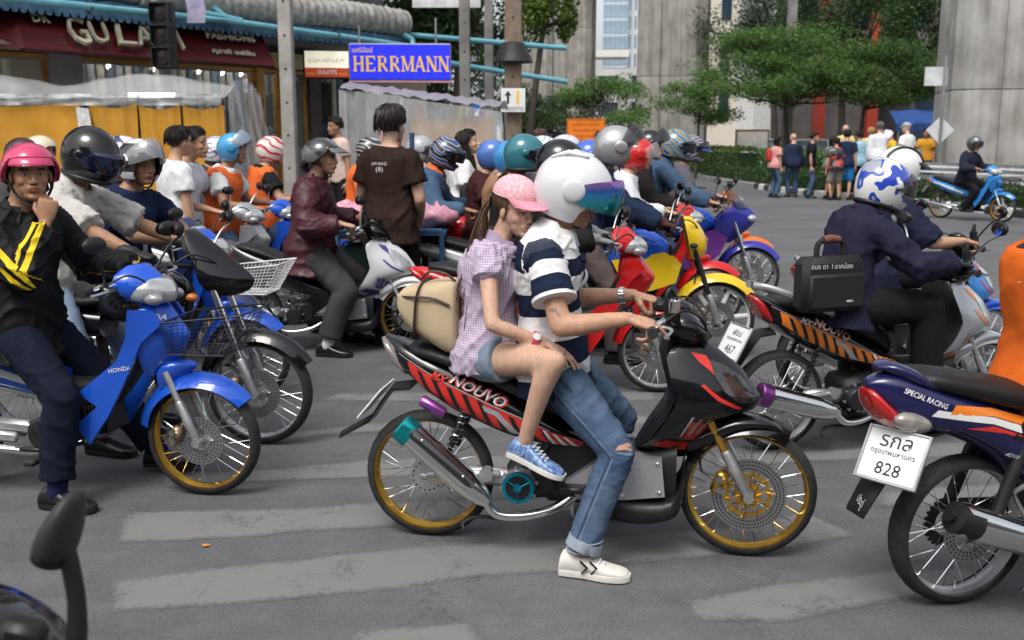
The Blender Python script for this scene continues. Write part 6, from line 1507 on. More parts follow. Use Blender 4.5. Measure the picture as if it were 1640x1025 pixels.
# poles
def pole(name, label, c, w, h, m, taper=.9, holes=True, cat='pole'):
    P = thing(name, label, cat, (c[0], c[1], 0)); b = MB(); b.loft([[Vector((x * k, y * k, z)) for x, y in ((-w, -w * .85), (-w * .85, -w), (w * .85, -w), (w, -w * .85), (w, w), (-w, w))] for z, k in ((0, 1), (h, taper))]); b.build('shaft', m, P, 20)
    if holes:
        for k in range(int(h / .5)):
            b = MB(); b.lathe([(0, -.004), (.018, -.004), (.018, .004), (0, .004)], 8, 0, None, (0, -w * 1.0, .6 + k * .5), False); b.build('bolt_hole', STICK_B, P, 0)
    return P
PCON = mat('pole_concrete', (.33, .315, .29), .9, var=.2, vscale=5, bump=.3)
pole('utility_pole', 'square concrete utility pole in front of the tailor shop window', (-3.46, 16.0), .105, 7, PCON)
pole('utility_pole', 'grey concrete pole behind the right end of the blue sign', (-.86, 19), .1, 8, CONC_D)
pole('utility_pole', 'brown concrete pole holding the one-way arrow sign', (.02, 18.2), .155, 8, mat('pole_brown', (.2, .15, .11), .9, var=.25))
pole('lamp_post', 'tall grey lamp post rising out of the median trees', (10.15, 38), .17, 12, CONC_D, .8, False)
pole('utility_pole', 'thin grey concrete pole left of the arrow sign', (-.5, 22.5), .1, 7, CONC_D, .9, False)
b = MB(); b.lathe([(.16, -.22), (.2, -.2), (.34, .1), (.36, .12), (.34, .13), (.17, .1)], 20, 0, Matrix.Rotation(R(-90), 3, 'X'), (.02, 18.2, 2.98)); tag(b.build('pole_collar', DARKMET, None, 40), 'dark metal funnel collar round the brown pole', 'pole collar')
TL = thing('traffic_light', 'black three-lamp traffic light head on the pole numbered 6', 'traffic light', (-5.27, 15.9, 0)); b = MB(); b.loft([[Vector((.06 * math.cos(a) - .13, .06 * math.sin(a), z)) for a in [2 * math.pi * i / 12 for i in range(12)]] for z in (0, 5.5)]); b.build('post', mat('post_grey', (.3, .3, .29), .7, var=.2), TL, 60)
b = MB(); b.box((.03, -.14, 3.08), (.32, .2, .98), 0, None, .02); b.build('housing', BLACK_PL, TL, 30)
for k in range(3):
    b = MB(); z = 3.4 - k * .32; b.lathe([(0, -.03), (.105, -.02), (.11, 0), (0, .0)], 20, 0, None, (.03, -.245, z), False); b.build('lamp_lens', mat('dark_lens', (.03, .02, .02), .3), TL, 60)
    b = MB(); b.tube([(.03 + .125 * math.cos(a), -.3, z + .125 * math.sin(a)) for a in [R(q) for q in range(10, 171, 16)]], .012, 5); b.box((.03, -.31, z + .13), (.26, .14, .012)); b.box((.16, -.31, z), (.012, .14, .25)); b.box((-.1, -.31, z), (.012, .14, .25)); b.build('lamp_visor', BLACK_PL, TL, 30)
b = MB(); b.box((-.13, -.068, 1.55), (.13, .01, .2)); b.build('number_plate', STICK_W, TL, 0); put_text('6', 'lettering', STICK_B, TL, (-.13, -.075, 1.55), (1, 0, 0), (0, 0, 1), .12)
AS = thing('traffic_sign', 'white one-way arrow sign with a yellow bar on the brown pole', 'sign', (.02, 17.9, 2.2)); b = MB(); b.box((0, 0, 0), (.42, .02, .4), 0, None, .004); b.build('panel', STICK_W, AS, 0)
b = MB(); b.prism([(-.11, -.06), (-.11, .08), (-.15, .08), (-.09, .16), (-.03, .08), (-.07, .08), (-.07, -.06)], -.014, -.011); b.build('arrow', STICK_B, AS, 0); b = MB(); b.box((.08, -.0125, .05), (.045, .003, .22)); b.build('bar', STICK_Y, AS, 0); put_text('1ช่องทาง', 'lettering', STICK_B, AS, (0, -.0125, -.13), (1, 0, 0), (0, 0, 1), .09, .36)
b = MB(); b.box((0, 0, 0), (.12, .02, .18)); b.box((0, .02, -.09), (.04, .03, .4)); 
CW = thing('traffic_sign', 'blue pedestrian crossing sign behind the plastic stall', 'sign', (-.62, 18.6, 2.05)); b = MB(); b.box((0, 0, 0), (.22, .02, .26), 0, None, .004); b.build('panel', mat('sign_blue', (.03, .15, .45), .4), CW, 0); b = MB(); b.prism([(-.08, -.1), (.09, .1), (.09, -.1)], -.014, -.011); b.build('triangle', STICK_W, CW, 0); b = MB(); b.tube([(0, .03, -2.05), (0, .03, .1)], .025, 6); b.build('post', STEEL, CW)
# small flag-like cloths by the traffic light
b = MB(); b.loft([[Vector((x + .02 * math.sin(z * 9), y, z)) for x, y in ((-.14, -.01), (0, .015), (.14, -.01), (0, .0))] for z in (0, .2, .45, .7)]); tag(b.build('hanging_cloth', mat('striped_cloth', (.32, .3, .42), .8, var=.3), None, 60, (-4.85, 16.1, 3.3)), 'small striped cloth hanging behind the traffic light', 'cloth')

# market stalls
PLAS = mat('clear_plastic_sheet', (.85, .87, .88), .12, 0, 0, .15, 3, bump=1.0, bscale=6, alpha=.3, spec=1.0); TARP = mat('orange_tarpaulin', (.52, .25, .02), .6, var=.16, vscale=2.5, bump=.15, bscale=14)
def sheet(name, P, m, fn, nu, nv, smooth=60):
    b = MB(); b.loft([[Vector(fn(i / nu, j / nv)) for i in range(nu + 1)] for j in range(nv + 1)], closed=False, caps=False); return b.build(name, m, P, 180)
ST = thing('market_stall', 'street stall closed with orange tarpaulins under a clear plastic roof', 'market stall', (-5.1, 13, 0)); wob = lambda u, v, k=1: .02 * k * math.sin(u * 23 + 3 * v) + .015 * k * math.sin(u * 51 + v * 9) + .01 * k * math.sin(v * 17 + u * 7)
for x0, x1, zt in ((-2.0, -.33, 2.02), (-.22, .38, 2.0), (.4, .92, 1.98), (.95, 1.47, 1.98)):
    sheet('tarpaulin_panel', ST, TARP, lambda u, v: (x0 + (x1 - x0) * u, wob(u * (x1 - x0), v, .8), .25 + (zt - .06 * math.sin(math.pi * u) - .25) * v), 24, 10)
sheet('plastic_roof', ST, PLAS, lambda u, v: (-2.1 + 3.62 * u, -.1 + 1.0 * v + wob(u * 3, v, 1), 2.06 + .3 * math.sin(min(1, v * 1.25) * math.pi / 2) * (.62 + .5 * abs(math.cos(u * 5.2 - .3)) ** 1.4) + .008 * math.sin(u * 40 + v * 11)), 60, 16)
sheet('plastic_roof', ST, PLAS, lambda u, v: (-2.1 + 3.62 * u, .9 + 1.0 * v, 2.06 + .3 * (.62 + .5 * abs(math.cos(u * 5.2 - .3)) ** 1.4) * (1 - v)), 60, 8)
sheet('plastic_curtain', ST, PLAS, lambda u, v: (-2.05 + 3.5 * u, -.05 + wob(u * 3, v, 1.6), 1.97 + .14 * v), 40, 4)
sheet('plastic_curtain', ST, PLAS, lambda u, v: (1.5 + wob(u * 3, v, 1.5) + .12 * (1 - v), -.05 + 1.9 * u, .4 + (1.7 + .25 * math.sin(u * 3.14)) * v), 20, 12)
for x in (-2.05, -.29, .39, .93, 1.5):
    for y in (.04, 1.9): b = MB(); b.tube([(x, y, 0), (x, y, 2.1 if y < 1 else 2.12)], .02, 8); b.build('post', DARKMET, ST)
b = MB(); b.tube([(-2.05, .03, 2.1), (1.5, .03, 2.1)], .012, 6); b.build('rail', DARKMET, ST)
for x in (-1.9, .4): b = MB(); b.tube([(x - .3, .5, 2.12), (x + .3, .5, 2.12)], .022, 8); b.build('stall_tube_light', TUBE, ST, 60)
b = MB(); b.box((0, 1.0, .45), (3.3, 1.2, .9)); b.build('counter', mat('stall_counter', (.25, .2, .14), .8), ST, 0)
b = MB(); b.add([(.0, -.02, 0), (.16, -.02, -.02), (.2, -.02, -.45), (.03, -.02, -.42)], [(0, 1, 2, 3)]); 
o = mkobj('checked_cloth', b.mesh('checked_cloth', 0), mat('check_cloth', (.6, .6, .58), .8, var=.3, vscale=30), ST, (-.36, -.05, 1.95))
S2 = thing('market_stall', 'street stall wrapped in clear plastic with an orange back panel below the blue sign', 'market stall', (-1.35, 15, 0), R(-6))
b = MB(); b.box((.45, .25, 1.5), (1.25, .03, .75)); b.build('back_panel', TARP, S2, 0); b = MB(); b.box((.45, .1, .65), (1.4, .3, .9)); b.build('counter', mat('stall_counter', (.25, .2, .14), .8), S2, 0)
sheet('plastic_roof', S2, mat('plastic_roof_violet', (.3, .29, .34), .3, bump=.4, bscale=6, alpha=.85), lambda u, v: (-1.1 + 2.3 * u, -.25 + 1.3 * v, 2.27 - .28 * u + .1 * math.sin(v * 3.1) + wob(u * 3, v, .8)), 30, 8)
sheet('plastic_curtain', S2, PLAS, lambda u, v: (-1.12 + .45 * (1 - v) * -.35 + .95 * u + wob(v * .2, u, .8), -.2 - .15 * u + wob(u * 1.3, v * .4, 1.6), .15 + (2.1 - .1 * u) * v), 20, 20)
sheet('plastic_curtain', S2, PLAS, lambda u, v: (-.2 + 1.45 * u + .12 * (1 - v) * u, -.36 + wob(u * 1.7, v * .3, 1.2) + .02 * math.sin(v * 4 + u * 9), .15 + (1.98 - .2 * u) * v), 30, 20)
b = MB(); b.tube(smoothpath([(-.45, .1, 1.2), (-.42, .08, 1.6), (-.4, .1, 1.95)], 4), [.16, .18, .2, .2, .18, .17, .15, .12, .05], 12); b.build('red_garment', mat('red_garment', (.5, .05, .07), .8, var=.2), S2, 60)
for k in range(7):
    b = MB(); b.ell((.0 + k * .15, .15, 1.93), (.05, .05, .08), 10, 8); b.build('hanging_toy', FB[k] if k % 2 else mat('toy_%d' % k, ((.4, .06, .06), (.05, .25, .2), (.5, .4, .05), (.3, .1, .3))[k // 2], .6), S2, 60)
for x, y in ((-1.05, -.15), (-.2, -.3), (1.15, -.3), (-1.0, .95), (1.15, .95)): b = MB(); b.tube([(x, y, 0), (x, y, 2.2 - .12 * (x + 1))], .018, 8); b.build('post', STEEL, S2)
# ------------------------------------------------------------------ riders and motorcycles
def local(org, hd, x, y=0.0):
    a = R(hd); return (org[0] + math.cos(a) * x - math.sin(a) * y, org[1] + math.sin(a) * x + math.cos(a) * y)
def rider(label, org, hd, pelvis, hands=None, feet=None, **k):
    # coordinates in the motorcycle's frame; the person's root stands under the pelvis
    px, py = pelvis[0], pelvis[1]; o = local(org, hd, px, py)
    sh = lambda p: None if p is None else (p[0] - px, p[1] - py, p[2])
    return person(label, o, R(hd), pelvis=(0, 0, pelvis[2]), hands=[sh(p) for p in hands] if hands else None, feet=[sh(p) for p in feet] if feet else None, **k)
GRIPH = ((1, .12, -.25), (.25, 0, 1)); GRIPL = ((1, -.12, -.25), (.25, 0, 1))
VSMOKE = mat('visor_smoke', (.02, .02, .022), .03, 0, 1.0, 0, alpha=.72); VCLEAR = mat('visor_clear', (.75, .78, .8), .03, 0, 0, 0, alpha=.22, spec=.8); VBLACK = mat('visor_black', (.006, .006, .012), .04, 0, 1.0, 0)
def iridium():
    m = mat('visor_iridium', (.05, .2, .3), .06, .6, 1.0, 0, alpha=.93); N, Lk, p = nodes_of(m); lw = N.new('ShaderNodeTexCoord'); sp = N.new('ShaderNodeSeparateXYZ'); Lk.new(lw.outputs['Generated'], sp.inputs[0]); r = N.new('ShaderNodeValToRGB'); cr = r.color_ramp
    cr.elements[0].position = .0; cr.elements[0].color = (.01, .2, .16, 1); cr.elements[1].position = 1; cr.elements[1].color = (.35, .08, .4, 1)
    for ps, c in ((.4, (.01, .35, .45, 1)), (.7, (.03, .18, .6, 1))): e = cr.elements.new(ps); e.color = c
    Lk.new(sp.outputs['Z'], r.inputs[0]); Lk.new(r.outputs[0], p.inputs['Base Color']); return m
def pattern(name, cols, scale=9.0, dist=4.0, seed=0.0, kind='wave'):
    # printed helmet or clothing graphics: bands of flat colours
    m = mat('gfx_' + name, cols[0], .28, 0, 1.0, 0); N, Lk, p = nodes_of(m); tc = N.new('ShaderNodeTexCoord'); mp = N.new('ShaderNodeMapping'); mp.inputs['Location'].default_value = (seed, seed * .7, seed * 1.3); mp.inputs['Rotation'].default_value = (.4, .5 + seed, .3); Lk.new(tc.outputs['Object'], mp.inputs[0])
    w = N.new('ShaderNodeTexNoise' if kind == 'noise' else 'ShaderNodeTexWave')
    w.inputs['Scale'].default_value = scale
    if kind != 'noise': w.inputs['Distortion'].default_value = dist; w.inputs['Detail'].default_value = 1.5; w.inputs['Detail Scale'].default_value = 1.2
    Lk.new(mp.outputs[0], w.inputs['Vector']); r = N.new('ShaderNodeValToRGB'); r.color_ramp.interpolation = 'CONSTANT'; cr = r.color_ramp; n = len(cols)
    lo, hi = (.36, .66) if kind == 'noise' else (0.0, 1.0)
    cr.elements[0].position = 0; cr.elements[0].color = (*cols[0], 1); cr.elements[1].position = lo + (hi - lo) * (n - 1) / n; cr.elements[1].color = (*cols[-1], 1)
    for i in range(1, n - 1): e = cr.elements.new(lo + (hi - lo) * i / n); e.color = (*cols[i], 1)
    Lk.new(w.outputs['Fac'], r.inputs[0]); Lk.new(r.outputs[0], p.inputs['Base Color']); return m
def denim(name, col, fade=(.28, .33, .4)):
    m = mat('denim_' + name, col, .88, 0, 0, 0, bump=.35, bscale=260, spec=.2); N, Lk, p = nodes_of(m); tc = N.new('ShaderNodeTexCoord'); n1 = N.new('ShaderNodeTexNoise'); n1.inputs['Scale'].default_value = 3.2; n1.inputs['Detail'].default_value = 10; n1.inputs['Roughness'].default_value = .72; Lk.new(tc.outputs['Object'], n1.inputs[0]); r = N.new('ShaderNodeValToRGB'); r.color_ramp.elements[0].position = .38; r.color_ramp.elements[0].color = (*col, 1); r.color_ramp.elements[1].position = .74; r.color_ramp.elements[1].color = (*fade, 1); Lk.new(n1.outputs['Fac'], r.inputs[0]); Lk.new(r.outputs[0], p.inputs['Base Color']); return m
def attr_ramp(name, stops, attr='gu', rough=.85, interp='CONSTANT'):
    m = mat('cloth_' + name, stops[0][1], rough, 0, 0, 0, bump=.2, bscale=180, spec=.12); N, Lk, p = nodes_of(m); a = N.new('ShaderNodeAttribute'); a.attribute_name = attr; mr = N.new('ShaderNodeMapRange'); mr.inputs[1].default_value = -.2; mr.inputs[2].default_value = 2.2; Lk.new(a.outputs['Fac'], mr.inputs[0]); r = N.new('ShaderNodeValToRGB'); cr = r.color_ramp; cr.interpolation = interp; f = lambda u: (u + .2) / 2.4
    cr.elements[0].position = 0; cr.elements[0].color = (*stops[0][1], 1); cr.elements[1].position = f(stops[-1][0]); cr.elements[1].color = (*stops[-1][1], 1)
    for u, c in stops[1:-1]: e = cr.elements.new(f(u)); e.color = (*c, 1)
    Lk.new(mr.outputs[0], r.inputs[0]); Lk.new(r.outputs[0], p.inputs['Base Color']); return m
NAVY = (.012, .018, .042); WHT = (.72, .72, .72)
POLO = attr_ramp('striped_polo', [(-.2, NAVY), (-.055, WHT), (.0, NAVY), (.1, WHT), (.185, NAVY), (.27, WHT), (.345, NAVY), (.43, WHT), (1.0, NAVY), (1.14, WHT), (1.34, NAVY), (1.5, NAVY)])
def gingham():
    m = mat('cloth_gingham', (.3, .22, .32), .85, 0, 0, 0, bump=.15, bscale=200, spec=.2); N, Lk, p = nodes_of(m); tc = N.new('ShaderNodeTexCoord'); W = []
    for d in ('X', 'Y', 'Z'):
        w = N.new('ShaderNodeTexWave'); w.bands_direction = d; w.inputs['Scale'].default_value = 34; w.inputs['Distortion'].default_value = 0.4; Lk.new(tc.outputs['Object'], w.inputs['Vector']); W.append(w)
    s1 = N.new('ShaderNodeMath'); s1.operation = 'ADD'; Lk.new(W[0].outputs['Fac'], s1.inputs[0]); Lk.new(W[2].outputs['Fac'], s1.inputs[1]); s2 = N.new('ShaderNodeMath'); s2.operation = 'MULTIPLY'; s2.inputs[1].default_value = .5; Lk.new(s1.outputs[0], s2.inputs[0]); r = N.new('ShaderNodeValToRGB'); r.color_ramp.elements[0].position = .15; r.color_ramp.elements[0].color = (.33, .25, .37, 1); r.color_ramp.elements[1].position = .85; r.color_ramp.elements[1].color = (.58, .51, .6, 1); Lk.new(s2.outputs[0], r.inputs[0]); Lk.new(r.outputs[0], p.inputs['Base Color']); return m
TONE_M = (.5, .285, .185); TONE_D = (.37, .2, .12); TONE_L = (.58, .36, .255)
JEANS = denim('worn', (.04, .075, .14), (.15, .21, .3)); JEANS_D = denim('dark', (.03, .045, .09), (.1, .13, .2)); JEANS_L = denim('light', (.2, .3, .45), (.42, .5, .6))
BLKP = cloth('black_trousers', (.012, .012, .014)); GREYP = cloth('grey_trousers', (.05, .05, .054)); NAVYP = cloth('navy_trousers', (.009, .012, .024)); BRNP = cloth('brown_trousers', (.1, .075, .075))

# ---- main scooter, couple
TEAL = mat('anodised_teal', (.02, .4, .42), .2, .8)
AO, AH = (-.33, 3.91), -9.6
PA, bodyA, shA = scooter('black scooter with red graphics, gold rims and a teal-tipped muffler in the foreground', AO, AH, BLACK_GL, BLACK_GL, STICK_R, rim=GOLD, fancy=True, mufftip=TEAL, mirrors='none', tailm=mat('smoked_tail', (.25, .22, .22), .1, .2, 1.0))
bv = bvh_of(bodyA)
def scooter_gfx(P, bv, mred, letters, sides=(-1,)):
    for s in sides:
        decal(bv, [tail_f(x, .42) for x in (-.06, .1, .3, .5, .63)] + [tail_f(x, .84) for x in (.63, .5, .3, .1, -.04)], 'side_graphic', mred, P, s, .002)
        for k in range(9):
            x = -.02 + k * .06; decal(bv, [tail_f(x, .45), tail_f(x + .022, .45), tail_f(x + .06, .83), tail_f(x + .035, .83)], 'graphic_slash', STICK_B, P, s, .0032)
        for k in range(3):
            x = .5 + k * .04; decal(bv, [tail_f(x - .03, .44), tail_f(x - .015, .44), tail_f(x + .03, .82), tail_f(x + .01, .82)], 'graphic_slash', STICK_W, P, s, .004)
        decal(bv, [tail_f(.24, .5), tail_f(.30, .46), tail_f(.39, .8), tail_f(.35, .82), tail_f(.29, .58), tail_f(.25, .6)], 'graphic_chevron', STICK_G, P, s, .0042)
        decal(bv, [tail_f(x, .38) for x in (-.1, .1, .3, .5)] + [tail_f(x, .41) for x in (.5, .3, .1, -.1)], 'pin_stripe', STICK_G, P, s, .003)
        if letters:
            a = math.atan2(tail_f(.33, .3)[1] - tail_f(.13, .3)[1], .2)
            decal_text(bv, 'NOUVO', (.225, tail_f(.225, .27)[1]), a, .046, 'lettering_outline', STICK_R if mred is STICK_R else STICK_O, P, s, .0045, .245, .3, .05); decal_text(bv, 'NOUVO', (.225, tail_f(.225, .27)[1]), a, .036, 'lettering', STICK_W, P, s, .006, .228, .3, .012)
            decal_text(bv, 'MX', (.075, tail_f(.075, .34)[1]), a, .03, 'lettering', STICK_W if mred is not STICK_R else STICK_R, P, s, .006, .07, .3, .03)
scooter_gfx(PA, bv, STICK_R, True)
b = MB(); b.tube([(.0, -.128, .597), (.006, -.128, .594), (.088, -.13, .548), (.094, -.13, .544)], [.018, .023, .023, .018], 14); b.build('small_canister', mat('anodised_purple', (.28, .08, .32), .2, .8, vscale=12, var=.4), PA, 50)
man = rider('man in a striped navy and white polo and white helmet astride the black scooter', AO, AH, (.50, -.02, .755), ((.80, -.275, .965), (.79, .275, .965)), ((.64, -.3, .082), (.62, .3, .082)), H=1.66, lean=-8, lean2=16, head=(-6, 20, 0), hpose=('point', 'grip'), hrot=(((1, .1, -.28), (.3, -.25, 1)), GRIPL), tone=TONE_M, top=POLO, ease=.017, bottom=JEANS, hq=2, vox=.008, seed=3, cuff=cloth('white_cuff', (.7, .7, .7)), collar=cloth('white_collar', (.72, .72, .72)), cuffroll=cloth('denim_cuff', (.3, .34, .4)), lcut=.93, legease=.4, shoes=(SHOE_WH, mat('white_rubber', (.66, .64, .6), .6), STICK_W), toe=((1, -.12), (1, .2)), pole_e=((-.35, -.45, -.8), (-.4, .5, -.8)), hem=-.12, amp=.006,
    helm=dict(kind='open', m=paint('pearl_white', (.68, .68, .7)), visor=iridium(), vopen=R(14), S=1.06, strap=False))
for s_ in (-1, 1):
    b = MB(); b.capsule([(.0, s_ * .045, .139), (-.06, s_ * .052, .131), (-.11, s_ * .05, .098)], [(.012, .008), (.017, .011), (.006, .005)], 12); b.v = [tuple(man['head'] + man['hm'] @ (Vector(v) * 1.06)) for v in b.v]; b.build('helmet_vent', paint('pearl_white', (.68, .68, .7)), man['P'], 60)
woman = rider('woman in a pink cap and checked blouse riding pillion on the black scooter', AO, AH, (.24, -.01, .77), ((.50, -.2, .85), (.42, .2, .9)), ((.42, -.235, .475), (.43, .25, .45)), H=1.47, lean=0, lean2=20, head=(-36, 13, 0), hpose=('rest', 'relax'), hrot=(((.95, -.1, -.5), (.25, -.1, 1)), None), tone=TONE_L, female=True, top=gingham(), sleeve='cap', ease=.02, bottom=denim('shorts', (.12, .17, .25), (.45, .5, .52)), leg='short', shorts_len=.3, hq=2, vox=.008, seed=5, shoes=(pattern('sneaker', [(.1, .2, .42), (.25, .38, .6), (.07, .14, .33)], 40, 3, 0, 'noise'), mat('white_rubber', (.66, .64, .6), .6), STICK_W), toe=((1, -.25), (1, .2)), shoe_pitch=(18, 15), pole_e=((-.6, -.55, -.4), (-.4, .6, -.7)), pole_k=((.7, -.45, .9), (.8, .5, .6)), collar=cloth('gingham_collar', (.36, .28, .39)), hem=-.07)
def cap_hat(I, m, mb):
    P, C, M, S = I['P'], I['head'], I['hm'], I['S']; tr = lambda v: tuple(C + M @ (Vector(v) * S)); b = MB(); e = MB(); e.ell((-.016, 0, .058), (.112, .094, .09), 30, 20); fs = [f for f in e.f if all(e.v[i][2] > .046 + .12 * max(0, e.v[i][0]) * .2 for i in f)]; b.add([tr(v) for v in e.v], fs); o = b.build('cap', m, P, 180)
    k = MB(); rings = []
    for j in range(7):
        t = j / 6; rings.append([tr((-.016 + .112 * math.cos(a) + .085 * t * max(0, math.cos(a)) ** .6, .094 * math.sin(a) * (1 - .12 * t), .06 - .03 * t + .018 * t * (1 - abs(a) / 1.2))) for a in [R(-68 + 136 * i / 16) for i in range(17)]])
    k.loft([r + [tuple(Vector(p) - M @ Vector((0, 0, .004)) * S) for p in reversed(r)] for r in rings]); k.build('cap_peak', mb, o, 60)
PINKM = mat('pink_cap', (.72, .32, .38), .7, var=0, bump=.1, bscale=300); N_, L_, p_ = nodes_of(PINKM); tc_ = N_.new('ShaderNodeTexCoord'); vo_ = N_.new('ShaderNodeTexVoronoi'); vo_.inputs['Scale'].default_value = 42; vo_.inputs['Randomness'].default_value = .15; L_.new(tc_.outputs['Object'], vo_.inputs['Vector']); cr_ = N_.new('ShaderNodeValToRGB'); cr_.color_ramp.elements[0].position = .3; cr_.color_ramp.elements[0].color = (.74, .34, .4, 1); cr_.color_ramp.elements[1].position = .42; cr_.color_ramp.elements[1].color = (.76, .55, .55, 1); e_ = cr_.color_ramp.elements.new(.55); e_.color = (.74, .34, .4, 1); L_.new(vo_.outputs['Distance'], cr_.inputs[0]); L_.new(cr_.outputs[0], p_.inputs['Base Color'])
cap_hat(woman, PINKM, mat('pink_peak', (.74, .27, .36), .65))
# ponytail
I = woman; rs = random.Random(4); b = MB(); HBR = mat('brown_hair', (.075, .035, .018), .4, var=.35, vscale=50, bump=.3, bscale=200); C, M, S = I['head'], I['hm'], I['S']; tr = lambda v: tuple(C + M @ (Vector(v) * S))
e = MB(); e.ell((-.018, 0, .03), (.104, .086, .09), 26, 18); fs = [f for f in e.f if all((e.v[i][0] < .03 and e.v[i][2] > -.04 - .2 * e.v[i][0] * (e.v[i][0] > -.05)) for i in f)]; b.add([tr(v) for v in e.v], fs)
for i in range(420):
    a = rs.uniform(0, 6.283); r = rs.uniform(0, .02); L = rs.uniform(.34, .5); j = (rs.gauss(0, .011), rs.gauss(0, .014)); root = C + Vector((-.1 + r * .4, -.03 + r * math.sin(a), .03 + r * math.cos(a)))
    pts = [root, root + Vector((-.022 + j[0] * .3, j[1] * .4, -.04)), root + Vector((-.035 + j[0], j[1] - .01, -.16 * L / .5)), root + Vector((-.065 + j[0] * 1.3, j[1] * 1.3 - .015, -.34 * L / .5)), root + Vector((-.085 + j[0] * 1.6, j[1] * 1.5 - .02, -L))]
    b.tube(smoothpath(pts, 3), [.003] * 9 + [.0026, .0022, .0016, .0008], 3, caps=False)
b.build('hair', HBR, I['P'], 180)
A_ = man['an'][0]
def child(I, name): return next(o for o in I['P'].children if o.name.split('.')[0] == name)
bvt = bvh_of(child(man, 'trousers')); K_, H_ = man['kn'][0], Vector((0, 0, .745)); SEAM = mat('denim_seam', (.025, .045, .09), .9); LIGHTSEAM = mat('denim_faded', (.13, .185, .27), .9)
for (a, c), m_ in (((Vector((H_.x - .02, 0, H_.z - .03)), Vector((K_.x - .03, 0, K_.z))), SEAM), ((Vector((K_.x - .03, 0, K_.z)), Vector((A_.x - .02, 0, A_.z + .05))), SEAM)):
    d = (c - a).normalized(); q = Vector((-d.z, 0, d.x)) * .004
    for o_, mm_ in ((0, m_), (.011, LIGHTSEAM)):
        e_ = q * (o_ / .004); decal(bvt, [(p.x, p.z) for p in (a - q * .6 + e_, c - q * .6 + e_, c + q * .6 + e_, a + q * .6 + e_)], 'trouser_seam', mm_, man['P'], -1, .002, .02)
decal(bvt, [(H_.x + .03, H_.z + .0), (H_.x + .1, H_.z - .06), (H_.x + .095, H_.z - .068), (H_.x + .025, H_.z - .008)], 'pocket_edge', SEAM, man['P'], -1, .002, .02)
decal(bvt, [(K_.x + .0, K_.z + .045), (K_.x + .03, K_.z + .05), (K_.x + .052, K_.z + .035), (K_.x + .05, K_.z + .02), (K_.x + .02, K_.z + .03), (K_.x - .01, K_.z + .03)], 'torn_knee', mat('torn_skin', TONE_M, .5), man['P'], -1, .003, .012); decal(bvt, [(K_.x - .015, K_.z + .028), (K_.x + .05, K_.z + .016), (K_.x + .055, K_.z + .006), (K_.x + .0, K_.z + .015)], 'torn_edge', LIGHTSEAM, man['P'], -1, .004, .012)
S_, E_ = man['sh'][0], man['el'][0]; bvb = bvh_of(child(man, 'body')); INK = mat('tattoo_ink', (.24, .15, .12), .5)
for k_ in range(7):
    c_ = S_.lerp(E_, .74 + .025 * (k_ % 4)); x_, z_ = c_.x - .015 + .009 * k_ % .03, c_.z + .004 * (k_ % 3); decal(bvb, [(x_ + .009 * math.cos(t) * (1 if j % 2 else .4), z_ + .009 * math.sin(t) * (1 if j % 2 else .4)) for j, t in enumerate([k_ + i * .785 for i in range(8)])], 'tattoo', INK, man['P'], -1, .001, .006)
for k_ in range(2):
    b = MB(); x_ = .01 + k_ * .035; b.tube([A_ + Vector((x_, -.046, -.052)), A_ + Vector((x_ + .02, -.049, -.028)), A_ + Vector((x_ - .006, -.044, -.006))], .006, 6, flat=.5); b.build('shoe_chevron', BLKP, man['P'], 60)
# watches and bracelet
def watch(I, i, strap, face, t=.0, r=.03):
    w, e_ = I['wr'][i], I['el'][i]; d = (w - e_).normalized(); c = w - d * (.02 + t); b = MB(); _, a, u = frame_from(d); b.tube([c - d * .011, c - d * .01, c + d * .01, c + d * .011], [r - .003, r, r, r - .003], 20); o = b.build('watch', strap, I['P'], 60)
    n = (Vector((0, -1 if i == 0 else 1, .75))); n = (n - d * n.dot(d)).normalized(); f = MB(); f.tube([c + n * (r - .004), c + n * (r + .002), c + n * (r + .0025)], [.0145, .0145, .012], 18); f.build('watch_face', face, o, 40)
watch(woman, 0, mat('pink_strap', (.62, .06, .16), .5), STICK_W, .03, .031); watch(man, 1, CHROME, ALU, .03, .034)
# backpack
Pb = local(AO, AH, .035, -.04); BP = thing('backpack', 'beige and brown canvas backpack on the back of the woman in the pink cap', 'backpack', (*Pb, .825), R(AH)); BP.scale = (.74, .74, .74); b = MB(); rings = []
for x, zc, h, w in ((.15, .12, .17, .14), (.13, .12, .2, .155), (.06, .135, .185, .165), (-.02, .15, .15, .16), (-.1, .17, .115, .145), (-.16, .19, .075, .115), (-.185, .2, .03, .07)):
    rings.append([Vector((x, w * math.copysign(abs(math.cos(a)) ** .5, math.cos(a)), zc + h * math.copysign(abs(math.sin(a)) ** .6, math.sin(a)) + .008 * math.sin(5 * a + x * 30))) for a in [2 * math.pi * i / 24 for i in range(24)]])
b.loft(rings); me = b.mesh('bag_body', 60); me.materials.append(mat('beige_canvas', (.5, .39, .25), .75, var=.14, vscale=5, bump=.2, bscale=120)); bagb = mkobj('bag_body', me, None, BP); md = bagb.modifiers.new('s', 'SUBSURF'); md.levels = 1; md.render_levels = 2
BRB = mat('brown_leather', (.075, .045, .035), .55, bump=.1); b = MB(); b.tube([(-.06 + .02 * math.sin(a), .167 * math.copysign(abs(math.cos(a)) ** .5, math.cos(a)), .16 + .138 * math.copysign(abs(math.sin(a)) ** .6, math.sin(a))) for a in [2 * math.pi * i / 28 for i in range(28)]], .02, 6, 0, loop=True, flat=.25); b.build('band', BRB, BP, 60)
